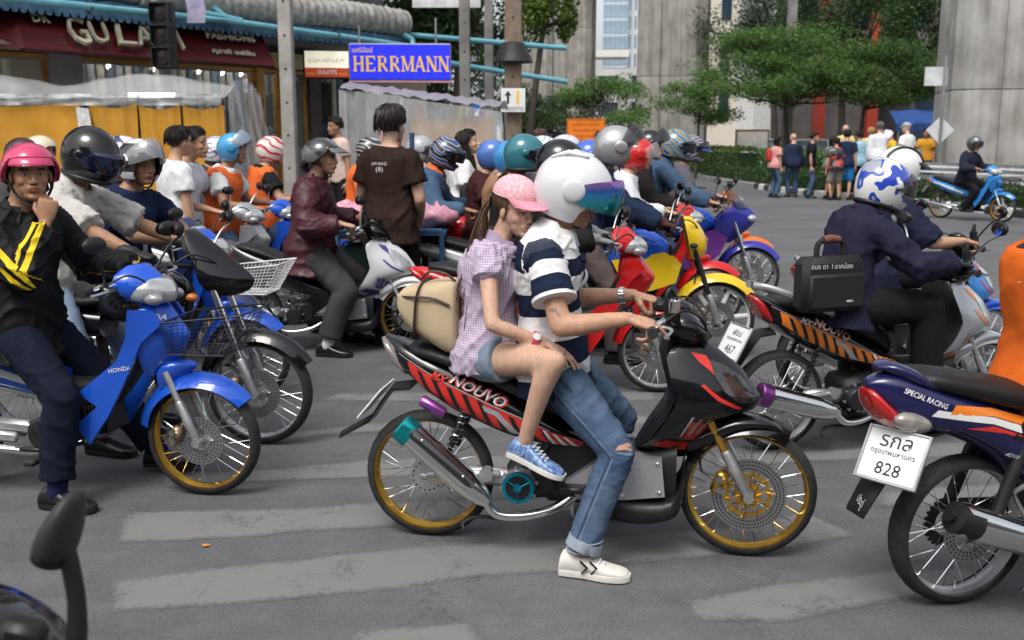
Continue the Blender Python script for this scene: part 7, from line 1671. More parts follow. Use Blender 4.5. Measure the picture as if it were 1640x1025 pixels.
b = MB(); b.tube(smoothpath([(-.05, -.06, .32), (.0, -.07, .36), (.08, -.07, .35), (.13, -.06, .31)], 5), .012, 8, flat=.6); b.build('carry_handle', BRB, BP, 60); b = MB(); b.tube(smoothpath([(.12, -.16, .2), (.04, -.17, .235), (-.04, -.166, .24), (-.12, -.13, .235), (-.17, -.05, .225)], 5), .007, 6); b.build('zip', BRB, BP, 60)

# ---- left: blue underbone, man with pink half helmet
BO, BH = (-2.62, 4.55), -8
underbone('blue underbone motorcycle with black wire basket and gold front rim at left', BO, BH, BLUEP, bask=BLACK_PL, mirrors='both')
JKT = mat('cloth_black_stripe_jacket', (.012, .012, .013), .6, 0, 0, 0, bump=.15, bscale=120, spec=.2); N_, L_, p_ = nodes_of(JKT)
au, aa = N_.new('ShaderNodeAttribute'), N_.new('ShaderNodeAttribute'); au.attribute_name = 'gu'; aa.attribute_name = 'ga'
def mth(op, a, c): 
    n = N_.new('ShaderNodeMath'); n.operation = op
    for i, v in enumerate((a, c)):
        if isinstance(v, (int, float)): n.inputs[i].default_value = v
        else: L_.new(v, n.inputs[i])
    return n.outputs[0]
ab = mth('ABSOLUTE', mth('ADD', aa.outputs['Fac'], -.1), 0); band = mth('MULTIPLY', mth('LESS_THAN', ab, .5), mth('GREATER_THAN', ab, .14)); msk = mth('MULTIPLY', band, mth('GREATER_THAN', au.outputs['Fac'], .95)); mx_ = N_.new('ShaderNodeMix'); mx_.data_type = 'RGBA'; mx_.inputs[6].default_value = (.008, .008, .009, 1); mx_.inputs[7].default_value = (.78, .56, .02, 1); L_.new(msk, mx_.inputs[0]); L_.new(mx_.outputs[2], p_.inputs['Base Color'])
PINKH = paint('pink_helmet', (.55, .05, .14))
pm = rider('man in a pink helmet and black jacket with yellow sleeve stripes, hand at his chin', BO, BH, (.42, -.02, .78), ((.63, -.1, 1.235), (.84, .26, 1.0)), ((.69, -.27, .085), (.9, .28, .09)), H=1.7, lean=2, lean2=14, twist=-28, head=(-50, -1, 0), hpose=('pinch', 'grip'), hrot=(((.1, .25, 1), (.6, -.8, .1)), GRIPL), tone=TONE_D, top=JKT, sleeve='long', ease=.026, bottom=NAVYP, hq=2, vox=.0085, seed=11, shoes=(SHOE_BK, BLACK_PL, None), sock=cloth('navy_sock', (.02, .02, .07)), lcut=.88, legease=1.2, hem=-.16, pole_e=((.1, -.35, -1), (-.4, .5, -.6)), collar=JKT, amp=.009,
    helm=dict(kind='half', m=PINKH, peak=PINKH, trim=PINKH, S=1.02, plen=.03))
# ---- black street bike, grey shirt, black full helmet
CO, CH = (-2.6, 5.3), -7
sportbike('black street motorcycle with round black fairing behind the blue underbone', CO, CH, BLACK_GL, BLACK_GL, kind='bikini', letter='YAMAHA', rim=ALU, mstalk=CHROME)
rider('rider in a black full-face helmet and light grey shirt with rolled sleeves', CO, CH, (.2, 0, .86), ((.845, -.285, 1.0), (.845, .285, 1.0)), ((.55, -.28, .085), (.5, .28, .085)), H=1.74, lean=14, lean2=32, head=(-8, 16, 0), hpose=('brake', 'grip'), hrot=(GRIPH, GRIPL), tone=TONE_D, top=cloth('light_grey_shirt', (.5, .48, .45)), sleeve='rolled', ease=.024, bottom=JEANS_L, hq=1, vox=.01, seed=13, gloves=mat('black_glove', (.015, .015, .016), .6, bump=.3), pole_e=((-.3, -.7, -.5), (-.4, .6, -.6)), collar=cloth('light_grey_shirt', (.5, .48, .45)), hem=-.14, amp=.008, helm=dict(kind='full', m=BLACK_GL, visor=mat('visor_blue_black', (.008, .012, .04), .04, .2, 1.0, 0), S=1.04))
# ---- blue underbone with white basket, navy shirt
DO, DH = (-2.86, 6.2), -6
underbone('blue underbone motorcycle with white wire basket behind the black street bike', DO, DH, BLUEP, bask=STICK_W, rim=ALU, mirrors='both')
ADI = cloth('navy_jersey', (.012, .02, .055))
dm = rider('man in a navy jersey and black and white open helmet leaning on his handlebar', DO, DH, (.5, 0, .78), ((.85, -.06, .98), (.85, .12, 1.0)), ((.62, -.28, .085), (.6, .28, .085)), H=1.7, lean=4, lean2=18, twist=-22, head=(-30, 4, 0), hpose=('relax', 'relax'), hrot=(((.3, .9, .1), (.4, -.1, 1)), ((.4, -.9, .1), (.4, 0, 1))), tone=TONE_D, top=ADI, sleeve='short', ease=.022, bottom=NAVYP, hq=1, vox=.01, seed=17, hem=-.12, pole_e=((.1, -.9, -.5), (.1, .9, -.5)), helm=dict(kind='open', m=pattern('bw', [(.02, .02, .02), (.02, .02, .02), (.7, .7, .7)], 3.0, .5, 1.0), visor=mat('visor_grey', (.25, .26, .27), .05, .3, 1.0, 0, alpha=.8), vopen=R(38), S=1.04))
sp_ = dm['spine'](.33)[0]; fwd = dm['lat'](.4).cross(Vector((0, 0, 1))); sd = dm['lat'](.4)
for k in (-1, 0, 1):
    b = MB(); c0 = sp_ + fwd * .152 + sd * (.012 * k); b.tube([c0 + Vector((0, 0, -.01)), c0 + fwd * .0 + Vector((-.01, 0, -.2))], .004, 6, flat=.5); b.build('jersey_stripe', STICK_W, dm['P'], 60)
# ---- silver scooter, maroon jacket
EO, EH = (-2.0, 7.6), -4
PE_, bE, sE = scooter('silver and white scooter with gold front rim ridden by the man in maroon', EO, EH, WHITE_PT, mat('paint_graphite', (.06, .06, .065), .3, .4, 1.0), STICK_V, rim=GOLD, front=paint('pearl_silver', (.62, .63, .64)), mstalk=CHROME)
MAR = mat('cloth_maroon_nylon', (.055, .012, .018), .45, 0, 0, .2, 8, .25, 90, spec=.4)
rider('man in a maroon jacket and grey peaked helmet on the silver scooter', EO, EH, (.5, -.02, .77), ((.8, -.28, .975), (.8, .28, .975)), ((.66, -.27, .085), (.72, .27, .085)), H=1.74, lean=3, lean2=12, head=(-3, 3, 0), hpose=('grip', 'grip'), hrot=(GRIPH, GRIPL), tone=TONE_M, top=MAR, sleeve='long', ease=.034, bottom=GREYP, hq=1, vox=.01, seed=19, lcut=.86, legease=2.2, sock=cloth('white_sock', (.7, .7, .7)), collar=MAR, hem=-.18, amp=.009, helm=dict(kind='half', m=pattern('greyblack', [(.03, .03, .032), (.12, .125, .13)], 1.3, .3, .4), peak=mat('paint_greypeak', (.13, .135, .14), .3, .3, 1.0), S=1.06))
# ---- red underbone right behind the couple
JO, JH = (-.32, 6.3), -3
REDP = paint('red', (.55, .012, .012))
underbone('red underbone motorcycle behind the striped polo rider', JO, JH, REDP, letter='SUZUKI', rim=ALU, mirrors='both', mstalk=CHROME)
rider('rider in a black jacket, grey gloves and black helmet on the red motorcycle', JO, JH, (.45, 0, .78), ((.84, -.285, .995), (.84, .285, .995)), ((.6, -.28, .085), (.62, .28, .085)), H=1.7, lean=10, lean2=20, head=(-5, 8, 0), hpose=('brake', 'grip'), hrot=(GRIPH, GRIPL), tone=TONE_D, top=cloth('black_jacket', (.014, .014, .015)), sleeve='long', ease=.028, bottom=BRNP, vox=.012, seed=23, gloves=mat('grey_glove', (.2, .2, .21), .8, bump=.4), hem=-.14, amp=.008, helm=dict(kind='open', m=BLACK_GL, visor=VSMOKE, vopen=R(10), S=1.06))
# ---- yellow and blue two-stroke
KO, KH = (.2, 7.35), -3
YEL = paint('yellow', (.75, .5, .015))
sportbike('yellow and blue street motorcycle with white alloy wheels', KO, KH, BLUEP, YEL, kind='street', alloy=True, rim=WHITE_PT, mstalk=CHROME)
NAVJ = cloth('navy_work_jacket', (.016, .026, .06))
rider('rider in a navy jacket, brown gloves and silver helmet on the yellow motorcycle', KO, KH, (.3, 0, .87), ((.85, -.285, 1.0), (.85, .285, 1.0)), ((.55, -.28, .085), (.5, .28, .085)), H=1.74, lean=16, lean2=30, head=(0, 14, 0), hpose=('grip', 'grip'), hrot=(GRIPH, GRIPL), tone=TONE_M, top=NAVJ, sleeve='long', ease=.03, bottom=BRNP, vox=.012, seed=29, gloves=mat('maroon_glove', (.07, .018, .015), .85, bump=.4), hem=-.14, amp=.009, collar=NAVJ, helm=dict(kind='open', m=paint('silver_helmet', (.45, .45, .45), .5), visor=VSMOKE, vopen=R(60), S=1.1))
# ---- blue faired bike
LO, LH = (.98, 9.65), -3
sportbike('blue faired sport motorcycle with violet lower panels', LO, LH, BLUEP, paint('royal_violet', (.03, .03, .28)), kind='faired', letter='YAMAHA', rim=ALU, radm=paint('violet', (.12, .03, .2)), mstalk=BLACK_PL)
DJ = denim('jacket', (.035, .07, .13), (.1, .17, .26))
rider('rider in a denim blue jacket and blue swirled helmet on the faired motorcycle', LO, LH, (.32, 0, .87), ((.85, -.285, 1.0), (.85, .285, 1.0)), ((.55, -.28, .085), (.5, .28, .085)), H=1.72, lean=16, lean2=28, head=(0, 14, 0), hpose=('point', 'grip'), hrot=(GRIPH, GRIPL), tone=TONE_M, top=DJ, sleeve='long', ease=.03, bottom=JEANS_D, vox=.012, seed=31, hem=-.14, amp=.009, collar=DJ, helm=dict(kind='full', m=pattern('blueswirl', [(.02, .08, .2), (.05, .25, .45), (.5, .5, .45), (.02, .04, .1), (.3, .25, .1)], 7, 7, .3), visor=VBLACK, vopen=R(10), S=1.08))
L2O = (1.25, 10.6)
underbone('orange underbone motorcycle behind the blue faired one', L2O, -3, paint('orange', (.7, .16, .02)), letter='', rim=ALU, mirrors='right')
rider('rider in a grey shirt and yellow and blue motocross style helmet', L2O, -3, (.42, 0, .8), ((.84, -.285, 1.0), (.84, .285, 1.0)), ((.6, -.28, .085), (.62, .28, .085)), H=1.72, lean=10, lean2=20, head=(-4, 12, 0), hpose=('grip', 'grip'), hrot=(GRIPH, GRIPL), tone=TONE_M, top=cloth('grey_violet_shirt', (.1, .095, .11)), sleeve='long', ease=.022, bottom=BLKP, vox=.013, seed=37, helm=dict(kind='full', m=pattern('yelblue', [(.02, .06, .3), (.6, .4, .05), (.6, .4, .05), (.1, .3, .5), (.02, .03, .1)], 6, 6, 1.4), visor=VBLACK, vopen=R(25), peak=paint('helm_blue', (.02, .05, .25)), S=1.06))
# ---- right: silver/orange scooter with plate 467
MO, MH = (1.36, 5.05), 16
PM_, bM, sM = scooter('black and silver scooter with orange graphics and plate ending 467 at right', MO, MH, SILVERP, BLACK_GL, STICK_O, rim=ALU, platerows=[('ฬงบ', .05, .036, None), ('กรุงเทพมหานคร', .008, .02, .15), ('467', -.042, .044, None)], grab=SILVERP, mangle=1, mufftip=mat('anodised_purple', (.28, .08, .32), .2, .8, vscale=12, var=.4), mstalk=CHROME)
scooter_gfx(PM_, bvh_of(bM), STICK_O, True)
decal_text(bvh_of(sM), 'YAMAHA', (1.16, .66), R(-40), .022, 'lettering', STICK_W, PM_, -1, .004, None, 0, .01)
DKJ = cloth('dark_violet_navy_jacket', (.02, .02, .042))
mr_ = rider('rider in a dark navy jacket and white and blue helmet with a black shoulder bag', MO, MH, (.34, -.02, .76), ((.8, -.28, .975), (.8, .28, .975)), ((.75, -.2, .36), (.66, .28, .085)), H=1.58, lean=10, lean2=30, head=(-6, 16, 0), hpose=('grip', 'grip'), hrot=(GRIPH, GRIPL), tone=TONE_M, top=DKJ, sleeve='long', ease=.022, bottom=BLKP, hq=1, vox=.01, seed=41, gloves=mat('black_glove', (.015, .015, .016), .6, bump=.3), hem=-.13, amp=.009, legease=2.0, lcut=.92, collar=DKJ, helm=dict(kind='full', m=pattern('whiteblue', [(.02, .06, .45), (.68, .68, .66), (.68, .68, .66), (.02, .06, .4), (.3, .33, .36)], 7, 9, .9, 'noise'), visor=VSMOKE, vopen=R(20), S=1.08))
gp = local(MO, MH, .15, -.18); BG = thing('shoulder_bag', 'black fabric laptop bag with white writing slung behind the rider at right', 'bag', (*gp, .755), R(MH + 4)); NYL = mat('black_nylon', (.012, .012, .013), .7, bump=.3, bscale=200)
b = MB(); b.box((0, 0, .13), (.36, .12, .27), 0, None, .03); b.build('bag_body', NYL, BG, 40); b = MB(); b.box((.0, -.065, .1), (.32, .03, .17), 0, None, .012); b.build('front_pocket', NYL, BG, 40)
b = MB(); b.tube(smoothpath([(-.08, 0, .26), (-.07, 0, .33), (.0, 0, .35), (.07, 0, .33), (.08, 0, .26)], 5), .014, 8); b.build('bag_handle', NYL, BG, 60); b = MB(); b.tube([(-.045, 0, .345), (0, 0, .352), (.045, 0, .345)], .02, 10); b.build('handle_pad', mat('brown_pad', (.16, .06, .04), .6), BG, 60)
put_text('อนง ดา  I อาคน้อง', 'lettering', STICK_W, BG, (-.03, -.0625, .225), (1, 0, -.02), (0, 0, 1), .028, .24); b = MB(); b.ell((.07, -.082, .05), (.022, .004, .008), 12, 6); b.build('badge', ALU, BG, 60)
# second scooter behind it
QO = (1.88, 6.15)
PQ, bQ, sQ = scooter('blue fronted scooter half hidden behind the silver and orange scooter', QO, 15, BLUEP, BLACK_GL, STICK_R, rim=ALU, platerows=[('สนต', .05, .036, None), ('กรุงเทพมหานคร', .008, .02, .15), ('35', -.042, .044, None)], grab=SILVERP, mangle=1, front=paint('sky_blue', (.03, .22, .6)))
q_ = rider('rider with a white helmet with black stripe beyond the navy jacket rider', QO, 15, (.38, 0, .76), ((.8, -.28, .975), (.8, .28, .975)), ((.75, -.2, .36), (.7, .28, .085)), H=1.66, lean=6, lean2=18, head=(-6, 6, 0), hpose=('grip', 'grip'), hrot=(GRIPH, GRIPL), tone=TONE_M, top=cloth('navy_shirt', (.016, .018, .04)), sleeve='rolled', ease=.026, bottom=BLKP, vox=.012, seed=43, hem=-.12, helm=dict(kind='open', m=WHITE_PT, peak=BLACK_PL, S=1.0))
b = MB(); b.tube([tuple(q_['head'] + q_['hm'] @ Vector((-.012 + .128 * math.cos(a), -.05, .018 + .118 * math.sin(a)))) for a in [R(d) for d in range(18, 160, 8)]], .01, 6); b.build('helmet_stripe', STICK_B, q_['P'], 60)
# ---- bottom right: navy sport underbone with plate 828, rider in orange vest
NO, NH = (1.54, 3.3), 14
def tail_bike():
    P = thing('underbone_motorcycle', 'dark blue motorcycle with orange and white stripes and plate ending 828 at bottom right', 'motorcycle', (*NO, 0), R(NH)); NVY = paint('deep_navy', (.012, .012, .07))
    wheel(P, 'rear_wheel', (0, 0, .268), .268, .236, .045, ALU, (.1, -.055, False), None); wheel(P, 'front_wheel', (1.26, 0, .268), .268, .236, .038, ALU, (.11, -.05, False), None)
    b = MB(); xloft(b, [(-.4, .815, .79, .02), (-.36, .835, .74, .05), (-.29, .84, .67, .085), (-.2, .81, .64, .105), (-.1, .775, .62, .12), (.05, .735, .54, .125), (.18, .69, .42, .125), (.32, .65, .4, .12), (.5, .6, .4, .1), (.62, .56, .42, .08)], 2.8, 24); body = b.build('rear_body_panel', NVY, P, 60)
    b = MB(); xloft(b, [(-.25, .83, .79, .06), (-.2, .85, .78, .1), (-.05, .83, .74, .125), (.1, .8, .7, .13), (.3, .76, .66, .125), (.45, .73, .6, .1), (.55, .68, .55, .07)], 2.6, 20); b.build('seat', LEATHER, P, 60)
    b = MB(); xloft(b, [(-.37, .865, .855, .02), (-.33, .88, .84, .06), (-.26, .86, .8, .09), (-.18, .8, .77, .09)], 2.4, 16); b.build('tail_spoiler', NVY, P, 60)
    b = MB(); xloft(b, [(-.405, .79, .78, .025), (-.385, .79, .72, .06), (-.34, .75, .67, .075), (-.29, .71, .65, .07)], 2.5, 16); b.build('tail_light', REDLENS, P, 60)
    for s in (-1, 1): b = MB(); b.ell((-.27, s * .08, .685), (.075, .03, .035), 14, 10, 0, rotm(0, R(14))); b.build('rear_indicator', mat('clear_indicator', (.3, .27, .25), .08, .2, 1.0, .3, 20), P, 60)
    b = MB(); b.loft([[Vector((x, s * w, z + dz)) for s, dz in ((-1, 0), (-.5, .018), (.5, .018), (1, 0), (1, -.012), (-1, -.012))] for x, z, w in ((-.02, .6, .07), (-.14, .65, .075), (-.22, .63, .07), (-.3, .55, .06), (-.37, .44, .055), (-.41, .37, .05))]); b.build('rear_mudguard', BLACK_PL, P, 50)
    plate(P, (-.335, -.075, .575), .2, .17, 30, R(26), [('รกล', .047, .04, None), ('กรุงเทพมหานคร', .004, .02, .155), ('828', -.045, .042, None)], ALU); put_text('ประดู่', 'sticker_lettering', STICK_W, P, (-.412, -.03, .415), (-.4, -.9, 0), (.45, -.1, .86), .045, .08)
    muffler(P, (-.15, .385), (.3, .22), -.17, .05, [(.4, -.16, .2), (.55, -.1, .2), (.7, -.04, .25)], CHROME, None); b = MB(); b.tube([(-.165, -.17, .392), (-.16, -.17, .39), (-.08, -.17, .355)], [.03, .052, .054], 18); b.tube([(-.18, -.17, .398), (-.15, -.17, .386)], .022, 12); b.build('muffler_cap', BLACK_PL, P, 50)
    b = MB(); b.box((.24, -.1, .3), (.5, .03, .05), 0, Matrix.Rotation(R(4), 3, 'Y'), .012); b.box((.24, .1, .3), (.5, .03, .05), 0, Matrix.Rotation(R(4), 3, 'Y'), .012); b.build('swing_arm', BLACK_PL, P)
    b = MB(); b.lathe([(.05, .06), (.085, .06), (.085, .066), (.05, .066)], 40); 
    for k in range(26): a = 2 * math.pi * k / 26; b.box((.088 * math.cos(a), .063, .088 * math.sin(a)), (.012, .006, .01))
    b.v = [(x, y, z + .268) for x, y, z in b.v]; b.build('sprocket', DARKMET, P, 0)
    for s in (-1, 1): b = MB(); b.tube([(.03, s * .11, .3), (.14, s * .11, .6)], .022, 10, 0); b.build('rear_shock', DARKMET, P)
    b = MB(); b.tube(smoothpath([(.3, -.13, .16), (.22, -.16, .14), (.14, -.18, .12), (.12, -.18, .1)], 4), .011, 8); b.build('stand', DARKMET, P)
    b = MB(); b.tube(smoothpath([(.1, -.12, .43), (.16, -.14, .33), (.25, -.15, .3), (.3, -.13, .42), (.18, -.12, .47)], 4), .009, 8, loop=True); b.build('pillion_bracket', STEEL, P)
    bolt_engine(P, (.55, .29), .075, -.11); fork(P, (1.26, 0, .268), (1.12, 0, .58)); b = MB(); zloft(b, [(.45, .95, 1.12, .1), (.6, .95, 1.2, .13), (.75, .98, 1.18, .12), (.86, 1.02, 1.1, .07)], 20); b.build('front_cover', NVY, P, 60)
    bv = bvh_of(body)
    decal(bv, [(-.16, .715), (.0, .7), (.2, .635), (.45, .555), (.45, .58), (.2, .665), (.0, .725), (-.14, .745)], 'orange_stripe', STICK_O, P); decal(bv, [(-.22, .71), (.0, .675), (.2, .605), (.45, .52), (.45, .552), (.2, .632), (.0, .697), (-.2, .73)], 'white_stripe', STICK_W, P); decal(bv, [(-.1, .665), (.05, .64), (.25, .565), (.45, .49), (.45, .516), (.2, .6), (.0, .668)], 'red_stripe', STICK_R, P)
    decal_text(bv, 'Sonic', (.2, .615), R(-19), .07, 'lettering', STICK_B, P, -1, .006, .24, .35, .03); decal_text(bv, 'SPECIAL RACING', (-.24, .768), R(-22), .018, 'lettering', STICK_W, P, -1, .005, .15, .2, .01); decal_text(bv, 'ADVANCED 4 STROKE SYSTEM', (.16, .535), R(-19), .014, 'lettering', STICK_W, P, -1, .005, .2, .2, .0)
    return P
tail_bike()
ORV = cloth('orange_vest', (.72, .14, .02)); GRNB = mat('reflective_band', (.62, .72, .6), .5)
nr_ = rider('rider in an orange vest cut off by the right edge of the picture', NO, NH, (.31, -.02, .77), ((.84, -.285, .995), (.84, .285, .995)), ((.6, -.2, .22), (.62, .3, .085)), H=1.6, lean=-8, lean2=2, hpose=('grip', 'grip'), hrot=(GRIPH, GRIPL), tone=TONE_D, top=cloth('dark_shirt', (.03, .03, .035)), sleeve='short', vest=ORV, ease=.022, bottom=NAVYP, vox=.011, seed=47, hem=-.12, helm=dict(kind='open', m=BLACK_GL, visor=VSMOKE, vopen=R(10), S=1.06))
bvv = bvh_of(child(nr_, 'vest'))
decal_text(bvv, 'อGด', (-.13, 1.0), R(-4), .085, 'vest_lettering', STICK_W, nr_['P'], -1, .004, .17, 0); decal_text(bvv, 'ช.เอเชีย', (-.11, .89), R(-4), .04, 'vest_lettering', STICK_W, nr_['P'], -1, .004, .16, 0); decal(bvv, [(-.22, 1.09), (.1, 1.06), (.1, 1.11), (-.22, 1.14)], 'reflective_band', GRNB, nr_['P'], -1, .004)
# ---- distant blue motorcycle riding past
OO = (8.45, 20.0)
underbone('blue underbone motorcycle with gold rims riding past on the far lane', OO, -55, paint('sky_blue', (.03, .22, .6)), bask=BLACK_PL, letter='', rim=GOLD, mirrors='none', disc=False)
rider('rider in a dark jacket and grey helmet on the blue motorcycle riding past', OO, -55, (.48, 0, .79), ((.84, -.285, .995), (.84, .285, .995)), ((.62, -.2, .24), (.62, .2, .24)), H=1.7, lean=6, lean2=12, head=(-10, 4, 0), hpose=('grip', 'grip'), hrot=(GRIPH, GRIPL), tone=TONE_D, top=cloth('dark_navy_jacket', (.018, .022, .035)), sleeve='long', ease=.03, bottom=BLKP, vox=.016, seed=53, helm=dict(kind='open', m=mat('paint_greyhelm', (.12, .13, .14), .3, .3, 1.0), visor=VSMOKE, S=1.06))
# ---- mirror and cowl of a motorcycle at bottom left
MC = thing('motorcycle_cowl', 'black rear-view mirror and stickered cowl of a motorcycle at the bottom left corner', 'motorcycle', (-.89, 1.55, 0), R(-6))
b = MB(); xloft(b, [(-.45, .8, .5, .16), (-.2, .86, .5, .2), (.0, .84, .52, .19), (.12, .78, .54, .13), (.19, .7, .6, .05)], 2.4, 20); cw = b.build('cowl', BLACK_GL, MC, 60)
b = MB(); b.tube(smoothpath([(.06, -.02, .78), (.17, -.01, .77), (.185, 0, .84), (.18, 0, .92), (.172, 0, .955)], 5), [.03, .028, .026, .024, .022, .021, .02, .02, .02, .019, .019, .018, .018, .018, .018, .018, .018, .018, .018, .018, .017], 14, flat=.8); mk = b.build('mirror_stalk', BLACK_PL, MC, 60)
b = MB(); mm = Matrix.Rotation(R(24), 3, 'Y'); rings = []
for t, wx, wy in ((-.066, .012, .02), (-.06, .03, .038), (-.03, .031, .05), (.0, .027, .052), (.03, .02, .046), (.055, .012, .03), (.064, .004, .012)): rings.append([Vector((.172, 0, .985)) + mm @ Vector((wx * math.cos(a), wy * math.sin(a), t)) for a in [2 * math.pi * i / 18 for i in range(18)]])
b.loft(rings); mh = b.build('mirror', mat('matt_black_shell', (.025, .025, .027), .5, var=.1), MC, 60)
bvc = bvh_of(cw); decal(bvc, [(-.3, .66), (-.32, .8), (-.02, .79), (.05, .68), (.0, .6)], 'sticker', STICK_W, MC, -1, .002); decal(bvc, [(-.1, .62), (-.02, .68), (.03, .66), (.0, .59)], 'sticker', STICK_Y, MC, -1, .004)
b = MB(); b.ell((.1, -.09, .8), .014, 10, 8); b.build('red_knob', STICK_R, MC, 60); b = MB(); b.box((.1, -.02, .8), (.07, .05, .06), 0, rotm(.2, .3), .012); b.build('switch_box', BLACK_PL, MC, 40)
# ------------------------------------------------------------------ riders further back
def at_px(x, Y): return (x - 820) / 1620 * (Y * .984 + .04)
def back_rider(label, hx, Y, bike, hd=-5, z=.79, H=1.7, bcol=BLUEP, blabel=None, feet=None, lean=6, lean2=16, **k):
    # head column given by where the person stands across the street, Y metres away
    X = (hx - 820) / 1620 * (Y * .984 + .04); org = (X - .58, Y + .05)
    if bike: underbone(blabel, org, hd, bcol, letter='', rim=ALU, mirrors=bike, mstalk=CHROME if seedof(label) % 2 else BLACK_PL)
    k.setdefault('vox', .014); k.setdefault('hpose', ('grip', 'grip')); k.setdefault('hrot', (GRIPH, GRIPL)); k.setdefault('tone', TONE_M); k.setdefault('ease', .024); k.setdefault('bottom', BLKP)
    if 'helm' in k: k['helm'] = dict(k['helm'], S=k['helm'].get('S', 1) * .94)
    k.setdefault('hands', ((.84, -.285, .995), (.84, .285, .995)))
    return rider(label, org, hd, (.45, 0, z), k.pop('hands'), feet or ((.6, -.28, .085), (.62, .28, .085)), H=H, lean=lean, lean2=lean2, seed=seedof(label), **k)
def seedof(s): return sum(ord(c) for c in s) % 997
HB = lambda n, c: paint('helm_' + n, c)
WTEE = cloth('white_tee', (.68, .68, .68)); ORVEST = mat('cloth_orange_vest_print', (.72, .13, .02), .8, 0, 0, .12, 9, .2, 160)
back_rider('rider in a white and navy striped helmet just behind the black full-face helmet', 198, 7.0, 'none', H=1.72, blabel='navy underbone motorcycle mostly hidden behind the navy jersey man', bcol=paint('navy_underbone', (.02, .03, .1)), top=cloth('navy_dark', (.015, .018, .03)), sleeve='long', helm=dict(kind='full', m=pattern('whitenavy', [(.68, .68, .68), (.68, .68, .68), (.02, .03, .12)], 4, 3, .2), visor=VSMOKE, S=1.08))
back_rider('rider in a dark maroon peaked helmet at the far left by the silver car', 38, 8.0, None, H=1.7, top=cloth('grey_leather', (.06, .06, .06)), sleeve='long', helm=dict(kind='open', m=HB('maroon', (.04, .012, .018)), peak=HB('maroon', (.04, .012, .018)), S=1.04))
back_rider('rider in a cream and brown helmet in profile at the far left', 66, 8.7, None, H=1.74, hq=1, tone=TONE_D, top=cloth('brown_shirt', (.08, .06, .05)), helm=dict(kind='open', m=pattern('creambrown', [(.62, .55, .38), (.62, .55, .38), (.08, .035, .025)], 1.6, .2, .8), S=1.04))
person('bare-headed man in a white T-shirt seen from behind, left of the orange vests', (at_px(276, 8.3), 8.3), R(40), H=1.66, pelvis=(0, 0, .9), top=WTEE, bottom=BLKP, hair='short', tone=TONE_M, seed=61, vox=.013, ease=.024, lean=2, lean2=6)
back_rider('black haired man in a white short-sleeved shirt reaching forward to his handlebar', 312, 8.6, 'both', z=.86, H=1.76, bcol=SILVERP, blabel='silver underbone motorcycle of the man in the white shirt', top=cloth('white_shirt', (.66, .67, .7)), hair='short', hq=1, tone=TONE_M)
back_rider('rider in a white and blue motocross helmet with blue peak', 348, 9.7, None, H=1.72, top=cloth('dark_grey_top', (.04, .042, .05)), sleeve='long', helm=dict(kind='full', m=pattern('whiteblue2', [(.66, .66, .66), (.05, .1, .4), (.66, .66, .66)], 4, 5, 1.1), visor=VSMOKE, peak=HB('royal', (.03, .1, .4)), S=1.05))
back_rider('motorcycle taxi rider in a sky blue helmet and orange vest over a white shirt', 374, 9.0, 'right', z=.82, H=1.72, bcol=BLUEP, blabel='blue underbone motorcycle of the sky blue helmet rider', hq=1, tone=TONE_D, top=WTEE, vest=ORVEST, bottom=JEANS, helm=dict(kind='open', m=HB('sky', (.06, .3, .55)), visor=mat('visor_bluegrey', (.25, .3, .36), .05, .2, 1.0, 0, alpha=.8), vopen=R(48), S=1.04))
back_rider('motorcycle taxi rider in a white and red helmet, orange vest and black sleeves', 432, 9.6, 'both', hd=25, z=.8, H=1.7, bcol=BLUEP, blabel='blue underbone motorcycle of the white and red helmet rider', top=cloth('black_tee', (.014, .014, .016)), vest=ORVEST, bottom=JEANS_D, helm=dict(kind='open', m=pattern('whitered', [(.68, .66, .62), (.68, .66, .62), (.68, .66, .62), (.5, .03, .04)], 5, 5, .5), S=1.06))
bt = person('man standing with his back turned in a dark brown T-shirt with a small white print', (at_px(623, 7.7), 7.7), R(68), H=1.82, pelvis=(0, 0, .965), top=cloth('dark_brown_tee', (.03, .018, .014)), bottom=BLKP, hair='mop', hairm=mat('dark_brown_hair', (.018, .01, .008), .4, var=.3, vscale=50), tone=TONE_L, seed=67, vox=.01, hq=1, ease=.024, hands=((.2, -.16, .98), (.2, .16, .98)), lean=0, lean2=4, head=(-12, 0, 0), hem=-.16, amp=.008)
q0 = bt['spine'](.37)[0]
for txt, dz, hh, ww in (('JAM BAND', .03, .03, .13), ('(8)', -.012, .045, .06)): put_text(txt, 'shirt_print', STICK_W, bt['P'], q0 + Vector((-.152, 0, dz)), (0, -1, 0), (-.1, 0, 1), hh, ww)
